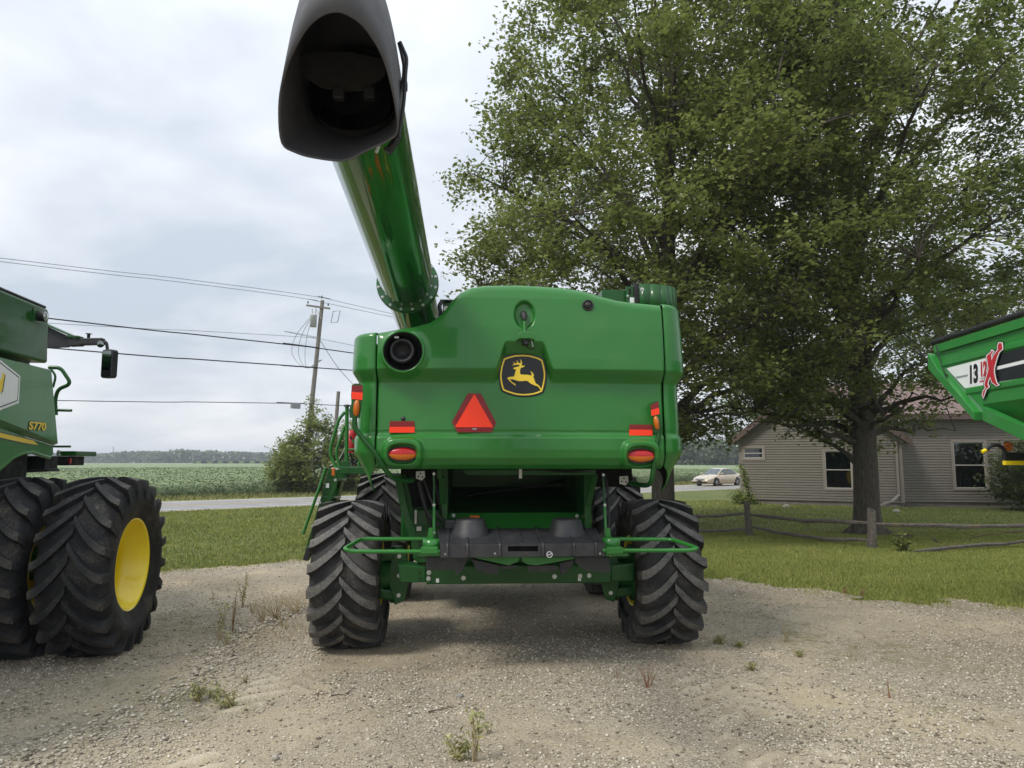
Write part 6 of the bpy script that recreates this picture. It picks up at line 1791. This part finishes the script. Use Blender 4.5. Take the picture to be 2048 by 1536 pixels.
# upper tank wall
_p, _q = LQ(98, 619, PX-0.16), LQ(96, 727, PX-0.16); t1_, t2_ = (_p.y, _p.z), (_q.y, _q.z)
MB().prism([t1_, t2_, (-3.8, t2_[1]-0.02), (-3.8, t1_[1])][::-1], PX-0.42, PX-0.16, 'x').build('tank_wall', M['green_frame'], nb, 0.03, seg=3)
MB().bx(PX-0.40, PX-0.03, -3.8, f1[0]-0.02, f1[1]-0.06, f1[1]-0.03).build('ledge', M['green_frame'], nb, 0.01)
MB().bx(-3.3, PX-0.43, -3.7, t1_[0]-0.02, 1.6, t1_[1]-0.01).build('body', M['green_frame'], nb)
MB().tube([(PX-0.20, t1_[0]-0.02, t1_[1]+0.02), (PX-0.20, -3.8, t1_[1]+0.02)], 0.02, 6).build('top_rail', M['black'], nb)
MB().bx(-3.1, -1.95, 0.75, 2.3, 1.7, 3.35).build('cab', M['black'], nb, 0.12, seg=3)
MB().bx(-3.2, -1.95, 0.7, 2.4, 3.35, 3.55).build('cab_roof', M['green_frame'], nb, 0.08, seg=3)
# decals on the side panel
def decal(name, px, mat, lift, th=0.0015, parent=None):
    P = [yz(u, v) for u, v in px]
    return MB().prism(P[::-1], PX+lift-0.004, PX+lift+th, 'x').build(name, M[mat], parent or nb)
badge = empty('side_badge'); badge.parent = nb
decal('border', [(40, 752), (37, 806), (0, 820), (-80, 846), (-130, 790), (-80, 694), (-10, 713), (0, 720)], 'decal_white', 0.002, parent=badge)
decal('line', [(37.5, 754), (34.5, 802), (0, 815), (-79, 841), (-126, 789), (-79, 698.5), (-10, 717), (0, 724.5)], 'decal_black', 0.0035, parent=badge)
decal('field', [(36, 756), (33, 800), (0, 812.5), (-78, 838), (-123, 788), (-78, 701.5), (-10, 720), (0, 727.5)], 'decal_white', 0.005, parent=badge)
decal('antler', [(8, 750), (5, 765), (3, 780), (0, 785), (-20, 790), (-20, 760), (2, 758), (4, 743)], 'decal_yellow', 0.0065, parent=badge)
decal('antler_edge', [(8, 748), (9, 752), (6, 772), (4, 783), (0, 788), (3, 780), (5, 765)], 'decal_black', 0.0075, parent=badge)
decal('stripe_edge', [(-120, 838), (0, 861), (77, 879.5), (88, 891.5), (60, 888), (0, 875.5), (-120, 852)], 'decal_black', -0.053)
decal('yellow_stripe', [(-120, 840), (0, 863), (77, 881), (86, 890), (60, 886), (0, 872.5), (-120, 848)], 'decal_yellow', -0.0515)
o1 = LQ(56, 858, PX); o2 = LQ(87, 859, PX); hh = LQ(60, 842, PX).z - LQ(60, 857.5, PX).z
sz = hh/0.70
for nm, mt, dx, bd in (('model_number_edge', M['decal_black'], 0.003, 0.010), ('model_number', M['decal_yellow'], 0.0065, 0.003)):
    text_mesh(nm, 'S770', sz, mt, nb, (PX+dx, o1.y, o1.z), (0, 1, 0), (0, 0, 1), 0.001, bd, 0.08, 1.55)
# work light
wl_ = empty('work_light', NW(74, 632, 0.1) * 0); wl_.parent = nb
c = LQ(75, 632, PX-0.16); wl_.location = c
MB().lathe([(0.0, 0.055), (0.07, 0.062), (0.09, 0.060)], 'x', 24).build('housing', M['black'], wl_)
MB().lathe([(0.085, 0.056), (0.10, 0.035), (0.104, 0.0)], 'x', 24).build('lens', M['glass_lamp'], wl_)
MB().bx(0.002, 0.008, -0.11, 0.05, -0.09, 0.08).build('mount', M['green_frame'], wl_, 0.004)
# mirror arm beyond the tank
ma = empty('mirror_arm'); ma.parent = nb
A_ = lambda u, v, Y=9.6: NW(u, v, Y)
MB().hexa([A_(60, 698), A_(140, 695), A_(140, 695, 10.0), A_(60, 698, 10.2)], [A_(60, 636), A_(145, 676), A_(145, 676, 10.0), A_(60, 636, 10.2)]).build('root', M['black'], ma, 0.01)
MB().bar(A_(140, 686), A_(165, 685), 0.10, 0.10).build('link', M['black'], ma, 0.01)
MB().bar(A_(162, 684), A_(207, 683), 0.10, 0.09).build('arm', M['black'], ma, 0.01)
MB().bar(A_(60, 634), A_(146, 672), 0.14, 0.025).build('top_cover', M['green_frame'], ma, 0.005)
MB().bar(A_(140, 674), A_(162, 675), 0.14, 0.03).build('top_cover', M['green_frame'], ma, 0.005)
k0 = A_(177, 676); MB().tube([k0, k0 + Vector((0, 0, 0.05)), k0 + Vector((0, 0, 0.06))], [0.02, 0.02, 0.045], 12).build('knob', M['black'], ma)
MB().tube(bend_path([A_(200, 682), A_(213, 684), A_(215, 700)], 0.1), 0.022, 8).build('elbow', M['black'], ma)
mir = empty('wing_mirror', A_(219, 728), R(-25)); mir.parent = nb
def rr_poly(w, h, r, n=6):
    P = []
    for cx_, cz_, a0_ in ((w-r, h-r, 0), (-w+r, h-r, PI/2), (-w+r, -h+r, PI), (w-r, -h+r, 1.5*PI)):
        for i in range(n+1): P.append((cx_+r*math.cos(a0_+PI/2*i/n), cz_+r*math.sin(a0_+PI/2*i/n)))
    return P
MB().prism(rr_poly(0.095, 0.195, 0.04)[::-1], -0.05, 0.05).build('shell', M['black'], mir, 0.012, seg=3)
MB().prism(rr_poly(0.078, 0.175, 0.03)[::-1], -0.056, -0.049).build('glass', M['mirror'], mir)
sm = A_(201, 688, 9.55); MB().lathe([(0.0, 0.0), (0.0, 0.05), (0.03, 0.04), (0.05, 0.0)], 'y', 20, sm).build('round_mirror', M['black'], ma)
MB().lathe([(-0.004, 0.0), (-0.002, 0.043)], 'y', 20, sm).build('round_glass', M['mirror'], ma)
# handrails and platform beyond the panel
B_2 = lambda u, v, Y=9.0: NW(u, v, Y)
MB().tube(bend_path([B_2(98, 735), B_2(121, 735), B_2(143, 768), B_2(116, 778), B_2(110, 800), B_2(112, 830)], 0.09), 0.024, 8).build('handrail', M['green_frame'], nb)
MB().tube(bend_path([B_2(102, 738, 8.7), B_2(112, 752, 8.7), B_2(106, 775, 8.7)], 0.05), 0.014, 8).build('handrail', M['green_frame'], nb)
MB().tube([B_2(100, 820), B_2(143, 821)], 0.018, 8).build('step_bar', M['green_frame'], nb)
MB().tube([B_2(105, 893), B_2(141, 893)], 0.014, 8).build('step_bar', M['green_frame'], nb)
p0, p1 = B_2(112, 912), B_2(150, 902); MB().bx(p0.x, p1.x, p0.y, p0.y+0.6, p0.z, p1.z).build('platform', M['green_frame'], nb, 0.01)
p0, p1 = B_2(114, 931), B_2(139, 912.5); MB().bx(p0.x, p1.x, p0.y, p0.y+0.4, p0.z, p1.z).build('step_box', M['dark'], nb, 0.01)
p0 = B_2(139, 922); MB().bx(p0.x-0.005, p0.x+0.01, p0.y-0.003, p0.y+0.03, p0.z-0.03, p0.z+0.03).build('red_marker', M['lens_red'], nb)
p0, p1 = NW(48, 940, 8.2), NW(88, 912, 8.2); MB().bx(p0.x, p1.x, p0.y, p0.y+0.3, p0.z, p1.z).build('fuel_box', M['dark'], nb)
MB().bar(NW(40, 943, 8.0), NW(108, 940, 8.0), 0.2, 0.03).build('mud_shield', M['black'], nb, 0.005)
bolt(LQ(118, 903, PX+0.03), nb, 0.9); bolt(LQ(118, 910, PX+0.03), nb, 0.9)

# ================================================================== GRAIN CART
YAW3 = R(-4.4)
K0 = at(1870, 690, 9.7); K0.z = 0
cart = empty('grain_cart', K0, YAW3, 'green grain cart with black, white and red side decals, corner only in view', 'grain cart')
Rz3 = Matrix.Rotation(-YAW3, 3, 'Z'); cam3 = Rz3 @ (Vector((0, 0, CAM_H)) - K0)
def LC(u, v, x=0.0):
    d = Rz3 @ ray(u, v); t = (x - cam3.x)/d.x
    return cam3 + d*t
cz = lambda u, v, x=0.0: (LC(u, v, x).y, LC(u, v, x).z)
NEAR = -5.6
def ext(a, b):                      # extend the line through two side points to the near end
    (y0, z0), (y1, z1) = a, b
    return (NEAR, z1 + (z1-z0)*(NEAR-y1)/(y1-y0))
zt0 = cz(1870, 692)[1]; b0, b1 = cz(1966, 809), cz(2048, 797)
zbot = b0[1]
side = [(0.0, zt0), cz(1872, 716), cz(1966, 820), (b0[0], zbot), (NEAR, zbot), (NEAR, zt0)]
MB().prism(side, 0.0, 0.03, 'x').build('side_wall', M['cart_green'], cart, 0.006)
MB().prism([(0.02, zt0-0.10), cz(1871, 738), cz(1965, 841), cz(1965, 824), cz(1890, 738), cz(1875, 712)], -0.10, -0.002, 'x').build('end_flange', M['cart_green'], cart, 0.008)
MB().bx(-0.035, -0.001, NEAR, -0.03, zt0-0.11, zt0+0.0).build('top_band', M['cart_green'], cart, 0.006)
MB().tube([(-0.02, 0.02, zt0+0.05), (-0.02, NEAR, zt0+0.05)], 0.035, 12).build('tarp_tube', M['black'], cart)
def longrib(name, u, v, h, out_):
    y_, z_ = cz(u, v); m = MB()
    prof = [(-0.001, z_+h), (-out_, z_+h*0.5), (-out_, z_-h*0.5), (-0.001, z_-h)]
    m.add([(x, y_, z) for x, z in prof] + [(x, NEAR, z) for x, z in prof], [(0, 1, 2, 3), (7, 6, 5, 4), (0, 4, 5, 1), (1, 5, 6, 2), (2, 6, 7, 3), (3, 7, 4, 0)])
    return m.build(name, M['cart_green'], cart, 0.004)
longrib('stiffening_rib', 1884, 729, 0.05, 0.020)
longrib('stiffening_rib', 1934, 783, 0.05, 0.020)
# hopper: side slopes in below the wall, ends slope in too
yb0 = b0[0]
W3 = 3.0
MB().hexa([(0.9, yb0-1.4, 1.25), (0.9, NEAR+1.2, 1.25), (1.0, NEAR+1.2, 1.25), (1.0, yb0-1.4, 1.25)], [(0.0, yb0, zbot), (0.0, NEAR, zbot), (0.03, NEAR, zbot), (0.03, yb0, zbot)]).build('hopper_slope', M['cart_green'], cart)
e_top, e_bot = cz(1872, 720), cz(1966, 830)
MB().add([(0.0, 0.0, zt0), (W3, 0.0, zt0), (W3, e_top[0], e_top[1]), (0.0, e_top[0], e_top[1])], [(0, 1, 2, 3)]).build('end_wall', M['cart_green'], cart)
MB().add([(0.0, e_top[0], e_top[1]), (W3, e_top[0], e_top[1]), (W3-0.9, yb0-1.4, 1.25), (0.9, yb0-1.4, 1.25), (0.0, e_bot[0], e_bot[1])], [(0, 1, 2, 3, 4)]).build('end_slope', M['cart_green'], cart)
MB().bx(W3, W3+0.03, NEAR, 0.0, zbot, zt0).build('side_wall', M['cart_green'], cart)
MB().bx(0.0, W3, NEAR-0.03, NEAR, zbot, zt0).build('end_wall', M['cart_green'], cart)
MB().bx(0.9, W3-0.9, NEAR+1.2, yb0-1.4, 1.2, 1.26).build('hopper_floor', M['cart_green'], cart)
q = [cz(1966, 813, -0.02), cz(1966, 841, -0.02), cz(2048, 881, -0.02), cz(2048, 851, -0.02)]
dy = (q[2][0]-q[1][0]); sl2 = (q[2][1]-q[1][1])/dy
qe = (q[2][0]-1.0, q[2][1]-sl2*1.0); qe2 = (q[3][0]-1.0, q[3][1]-sl2*1.0)
MB().prism([q[0], q[1], q[2], qe, qe2, q[3]], -0.03, 0.05, 'x').build('hopper_beam', M['cart_green'], cart, 0.008)
MB().tube([LC(1872, 690, -0.06), LC(1884, 735, -0.12), LC(1893, 752, -0.12)], 0.008, 6).build('tarp_cable', M['hose'], cart)
MB().tube([(Vector(LC(1893, 752, -0.13)) + Vector((0, 0.03*math.cos(t), 0.03*math.sin(t)))) for t in [2*PI*i/10 for i in range(10)]], 0.006, 5, closed=True).build('cable_ring', M['hose'], cart)
for s in (1, 0):
    front_k.place(cart, 'cart_wheel', (0.25 if s else W3-0.25, -3.3, 0.885), 0.3*s, bool(s))
MB().tube([(0.25, -3.3, 0.885), (W3-0.25, -3.3, 0.885)], 0.12, 14).build('axle', M['cart_green'], cart)
for x in (0.95, W3-0.95): MB().bx(x-0.08, x+0.08, -3.42, -3.18, 0.95, 1.24).build('axle_stand', M['cart_green'], cart, 0.01)
MB().bx(W3/2-0.1, W3/2+0.1, -8.2, -2.0, 0.95, 1.19).build('tongue', M['cart_green'], cart, 0.01)
# decals
def cd(name, px, mat, lift, parent):
    P = [cz(u, v) for u, v in px]
    return MB().prism(P, -lift-0.0015, -lift+0.004, 'x').build(name, M[mat], parent)
bd = empty('side_decal'); bd.parent = cart
cd('white_field', [(1894, 736.5), (1985, 713), (2130, 672), (2130, 741), (1985, 767), (1931, 776.5)], 'decal_white', 0.006, bd)
cd('grey_stripe', [(1912, 753.5), (1938, 748.5), (1936, 753), (1914.5, 757.5)], 'decal_grey', 0.0075, bd)
cd('black_band', [(1996, 710), (2130, 671), (2130, 700), (1994, 733)], 'decal_black', 0.0075, bd)
cd('black_band', [(1994, 740), (2130, 708), (2130, 742), (1997, 764)], 'decal_black', 0.0075, bd)
def cpix(pts): return [(1890 + x*158/1517, 660 + y*160/1536) for x, y in pts]
xman = [(1080,250),(1135,250),(1142,310),(1147,365),(1080,420),(1050,500),(1010,640),(985,740),(985,830),(1010,940),(1030,1010),(1068,1052),(1040,1068),(985,1030),(945,1000),(915,890),(880,960),(860,1040),(885,1090),(835,1130),(808,1190),(778,1295),(762,1250),(780,1170),(828,1110),(800,1050),(830,940),(880,760),(865,640),(845,500),(928,432),(945,392),(972,410),(930,470),(938,590),(972,500),(1000,460),(1062,380),(1058,310)]
def offset_poly(P, d):
    n = len(P); out = []
    ar = sum(P[i][0]*P[(i+1) % n][1]-P[(i+1) % n][0]*P[i][1] for i in range(n)); s = 1 if ar > 0 else -1
    for i in range(n):
        a, b, c = Vector(P[i-1]), Vector(P[i]), Vector(P[(i+1) % n])
        e1, e2 = (b-a).normalized(), (c-b).normalized()
        n1, n2 = Vector((e1.y, -e1.x))*s, Vector((e2.y, -e2.x))*s
        m = n1 + n2
        m = n1 if m.length < 0.3 else m.normalized()/max(0.55, m.normalized().dot(n1))
        out.append((b.x+m.x*d, b.y+m.y*d))
    return out
cd('figure_shadow', cpix(offset_poly(xman, 30)), 'decal_black', 0.0225, bd)
cd('figure_outline', cpix(offset_poly(xman, 16)), 'decal_white', 0.0245, bd)
cd('figure', cpix(xman), 'decal_red', 0.0265, bd)
def ct(name, body, px0, px1, pxh, mat, lift, bold, shear=0.15):
    o0, o1_, o2_ = LC(*cpix([px0])[0]), LC(*cpix([px1])[0]), LC(*cpix([pxh])[0])
    h = (o2_ - o0); hgt = abs(h.z); sz = hgt/0.72
    return text_mesh(name, body, sz, M[mat], bd, (-lift, o0.y, o0.z), (0, -1, 0), (0, 0, 1), 0.001, bold, shear, ct.w)
ct.w = 0.72
ct('number_halo', '13', (465, 1030), (660, 1000), (465, 690), 'decal_white', 0.0085, 0.030); ct('number', '13', (470, 1020), (660, 1000), (470, 690), 'decal_black', 0.0115, 0.014)
ct.w = 0.60
ct('number', '12', (690, 890), (830, 860), (690, 620), 'decal_red', 0.0115, 0.011)
ct.w = 0.8
ct('word', 'series', (680, 1010), (815, 985), (680, 952), 'decal_red', 0.0115, 0.0)
cd('underline', cpix([(680, 938), (820, 905), (820, 912), (680, 945)]), 'decal_black', 0.0085, bd)
# marker lamp on its bar
ml = empty('marker_lamp'); ml.parent = cart
KW = lambda u, v, Y=8.6: Rz3 @ (at(u, v, Y) - K0)
p, q_ = KW(2010, 921), KW(2110, 905); MB().bx(p.x, q_.x, p.y, p.y+0.06, p.z, q_.z).build('bar', M['black'], ml, 0.004)
p, q_ = KW(2011, 930), KW(2110, 921.5); MB().bx(p.x, q_.x, p.y, p.y+0.06, p.z, q_.z).build('yellow_band', M['yellow'], ml, 0.004)
p = KW(2016, 893); r_ = (KW(2027, 893)-p).length
MB().lathe([(0.012, 0.0), (0.010, r_*0.85), (0.0, r_), (0.03, r_*0.95), (0.05, 0.0)], 'y', 28, p).build('housing', M['glass_lamp'], ml)
MB().lathe([(-0.010, 0.0), (-0.006, r_*0.80), (0.02, r_*0.88)], 'y', 28, p).build('lamp_lens', M['lens_amber'], ml)
for i in range(12):
    a = 2.4*i; rr_ = r_*0.75*math.sqrt((i+0.3)/12)
    MB().lathe([(-0.032, 0.0), (-0.030, r_*0.17), (-0.018, r_*0.2)], 'y', 10, p + Vector((rr_*math.cos(a), 0, rr_*math.sin(a)))).build('lamp_segment', M['lens_amber'], ml)
MB().tube(smooth_path([KW(1972, 900), KW(1982, 892), KW(1997, 891), KW(2006, 898), KW(2013, 908)], 5), 0.022, 10).build('arm', M['black'], ml)
MB().tube([KW(1964, 904), KW(1972, 900)], 0.022, 10).build('arm_tip', M['yellow'], ml)
MB().bar(KW(2100, 918), Vector((0.25, KW(2100, 918).y+0.05, KW(2100, 918).z)), 0.08, 0.08).build('bar_mount', M['black'], ml)

# ================================================================== SEDAN ON THE ROAD
M['car_paint'] = pm('champagne_paint', '#c9bca6', 0.28, metal=0.35, coat=0.8, var=0.03)
M['car_glass'] = pm('car_glass', '#3c4a50', 0.06, var=0.15, coat=0.6)
M['car_rim'] = pm('car_rim', '#a8aaa8', 0.35, metal=0.7, var=0.1)
M['headlight'] = pm('headlight_glass', '#d8dad4', 0.12, metal=0.3, var=0.1, coat=0.8)
cp_ = road(35.9, 49.2)
car = empty('sedan_car', cp_, math.atan2(-RD.y, -RD.x), 'champagne coloured four door sedan driving on the road beyond the lawn', 'car')
st_ = [(2.40, 0.50, 0.30, 0.52), (2.32, 0.72, 0.22, 0.62), (2.05, 0.84, 0.19, 0.72), (1.5, 0.87, 0.18, 0.82), (1.0, 0.88, 0.18, 0.92), (0, 0.89, 0.18, 0.95), (-1.1, 0.885, 0.18, 0.96), (-1.75, 0.87, 0.19, 0.98), (-2.15, 0.82, 0.24, 0.95), (-2.34, 0.74, 0.30, 0.86), (-2.42, 0.60, 0.36, 0.70)]
vs = []; fs = []
for (x, w, zb3, zt3) in st_:
    m_ = (zb3+zt3)/2
    for (yy, zz_) in ((-w*0.88, zb3), (-w, zb3+0.1), (-w*1.0, m_+0.06), (-w*0.93, zt3-0.08), (-w*0.80, zt3), (0, zt3+0.03), (w*0.80, zt3), (w*0.93, zt3-0.08), (w*1.0, m_+0.06), (w, zb3+0.1), (w*0.88, zb3)):
        vs.append((x, yy, zz_))
k = 11
for i in range(len(st_)-1):
    for j in range(k): fs.append((i*k+j, i*k+(j+1) % k, (i+1)*k+(j+1) % k, (i+1)*k+j))
fs += [tuple(range(k)), tuple(reversed(range((len(st_)-1)*k, len(st_)*k)))]
MB().add(vs, fs, 0, True).build('body', M['car_paint'], car)
gb = [(1.12, 0.74, 0.90), (0.30, 0.57, 1.36), (-0.30, 0.58, 1.41), (-0.90, 0.56, 1.37), (-1.72, 0.70, 0.96)]
vs = []; fs = []
for (x, w, z) in gb: vs += [(x, -w, z), (x, w, z)]
vs += [(0.3, -0.80, 0.93), (0.3, 0.80, 0.93), (-0.9, -0.80, 0.95), (-0.9, 0.80, 0.95)]
fs = [(0, 1, 3, 2), (2, 3, 5, 4), (4, 5, 7, 6), (6, 7, 9, 8), (0, 2, 10), (2, 4, 6, 12, 10), (6, 8, 12), (1, 11, 3), (3, 11, 13, 7, 5), (7, 13, 9)]
MB().add(vs, fs, 0, False).build('roof', M['car_paint'], car, 0.03, seg=3)
def pane(name, P, off=0.01, mat='car_glass'):
    P = [Vector(p) for p in P]; n = (P[1]-P[0]).cross(P[2]-P[0]).normalized()
    c = sum(P, Vector())/len(P)
    if n.dot(c - Vector((0, 0, 0.8))) < 0: n = -n
    Q = [c + (p-c)*0.93 + n*off for p in P]
    return MB().add(Q, [tuple(range(len(Q)))]).build(name, M[mat], car)
pane('windshield', [(1.12, -0.74, 0.90), (1.12, 0.74, 0.90), (0.30, 0.57, 1.36), (0.30, -0.57, 1.36)], 0.02)
pane('rear_window', [(-0.90, -0.56, 1.37), (-0.90, 0.56, 1.37), (-1.72, 0.70, 0.96), (-1.72, -0.70, 0.96)], 0.02)
for s in (-1, 1):
    pane('side_window', [(0.95, s*0.775, 0.93), (0.30, s*0.60, 1.33), (-0.20, s*0.60, 1.36), (-0.20, s*0.80, 0.95)], 0.025)
    pane('side_window', [(-0.26, s*0.80, 0.95), (-0.26, s*0.60, 1.36), (-0.86, s*0.59, 1.33), (-1.45, s*0.755, 0.96)], 0.025)
    MB().bx(0.72, 0.92, s*0.98-0.07, s*0.98+0.07, 0.93, 1.05).build('door_mirror', M['car_paint'], car, 0.03)
    hl = [(2.38, s*0.42, 0.52), (2.37, s*0.45, 0.63), (2.05, s*0.82, 0.68), (2.08, s*0.86, 0.55)]
    pane('headlight', hl, 0.03, 'headlight')
    MB().bx(-0.9, 1.0, s*0.905-0.01, s*0.905+0.01, 0.46, 0.51).build('side_moulding', M['car_paint'], car, 0.004)
    for x in (0.12, -0.75): MB().bx(x-0.08, x+0.08, s*0.90-0.015, s*0.90+0.015, 0.76, 0.79).build('door_handle', M['car_paint'], car, 0.004)
    for x in (1.42, -1.32):
        w_ = empty('wheel', (x, s*0.80, 0.315)); w_.parent = car
        MB().lathe([(-0.10, 0.20), (-0.10, 0.30), (-0.07, 0.315), (0.07, 0.315), (0.10, 0.30), (0.10, 0.20)], 'y', 28).build('tyre', M['tyre'], w_)
        rm_ = MB().lathe([(s*0.085, 0.21), (s*0.07, 0.20), (s*0.06, 0.05), (s*0.07, 0.0)], 'y', 20); rm_.build('rim', M['dark'], w_)
        for i in range(5):
            a = 2*PI*i/5; MB().bar((0, s*0.085, 0), (0.20*math.cos(a), s*0.088, 0.20*math.sin(a)), 0.07, 0.015, (0, 1, 0)).build('spoke', M['car_rim'], w_, 0.004)
        MB().lathe([(s*0.0, 0.365), (s*0.098, 0.365), (s*0.10, 0.0)], 'y', 28, (x, s*0.785, 0.335)).build('wheel_arch', M['dark'], car)
MB().bx(2.40, 2.425, -0.42, 0.42, 0.50, 0.60).build('grille', M['decal_grey'], car, 0.01)
MB().bx(2.41, 2.44, -0.70, 0.70, 0.25, 0.33).build('lower_grille', M['dark'], car, 0.01)
MB().bx(2.40, 2.445, -0.80, 0.80, 0.36, 0.46).build('bumper', M['car_paint'], car, 0.03)
MB().bx(2.445, 2.46, -0.19, 0.19, 0.33, 0.45).build('licence_plate', M['decal_black'], car, 0.004)

# ================================================================== TREES BEHIND THE PHOTOGRAPHER (mirrored in the paint)
for i, (x, y, h, lab) in enumerate(((-24.0, -46, 11.0, 'spreading tree behind the photographer, mirrored in the sheet of the combine'),
                                    (4, -55, 9.0, 'round low tree straight behind the photographer, mirrored in the combine'),
                                    (26, -48, 12.0, 'tall tree behind the photographer on the grain cart side'))):
    e = [(1.2, 2.2), (3.0, 3.8), (6, 4.2), (h*0.8, 3.0), (h, 0.3)]
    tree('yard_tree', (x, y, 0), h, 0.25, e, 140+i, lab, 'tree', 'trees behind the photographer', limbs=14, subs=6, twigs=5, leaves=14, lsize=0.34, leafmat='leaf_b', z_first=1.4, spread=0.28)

# ================================================================== AIR
hz = MB().bx(-2600, 2600, -2600, 2600, -1.0, 21.0).build('haze', bpy.data.materials.new('haze_air'))
hm = hz.data.materials[0]; hm.use_nodes = True; hm.node_tree.nodes.clear()
ho = hm.node_tree.nodes.new('ShaderNodeOutputMaterial'); hv_ = hm.node_tree.nodes.new('ShaderNodeVolumePrincipled')
hv_.inputs['Color'].default_value = (0.84, 0.90, 1.0, 1); hv_.inputs['Density'].default_value = 0.0005
hm.node_tree.links.new(hv_.outputs[0], ho.inputs['Volume'])
tag(hz, 'thin humid summer haze over the fields', kind='stuff')
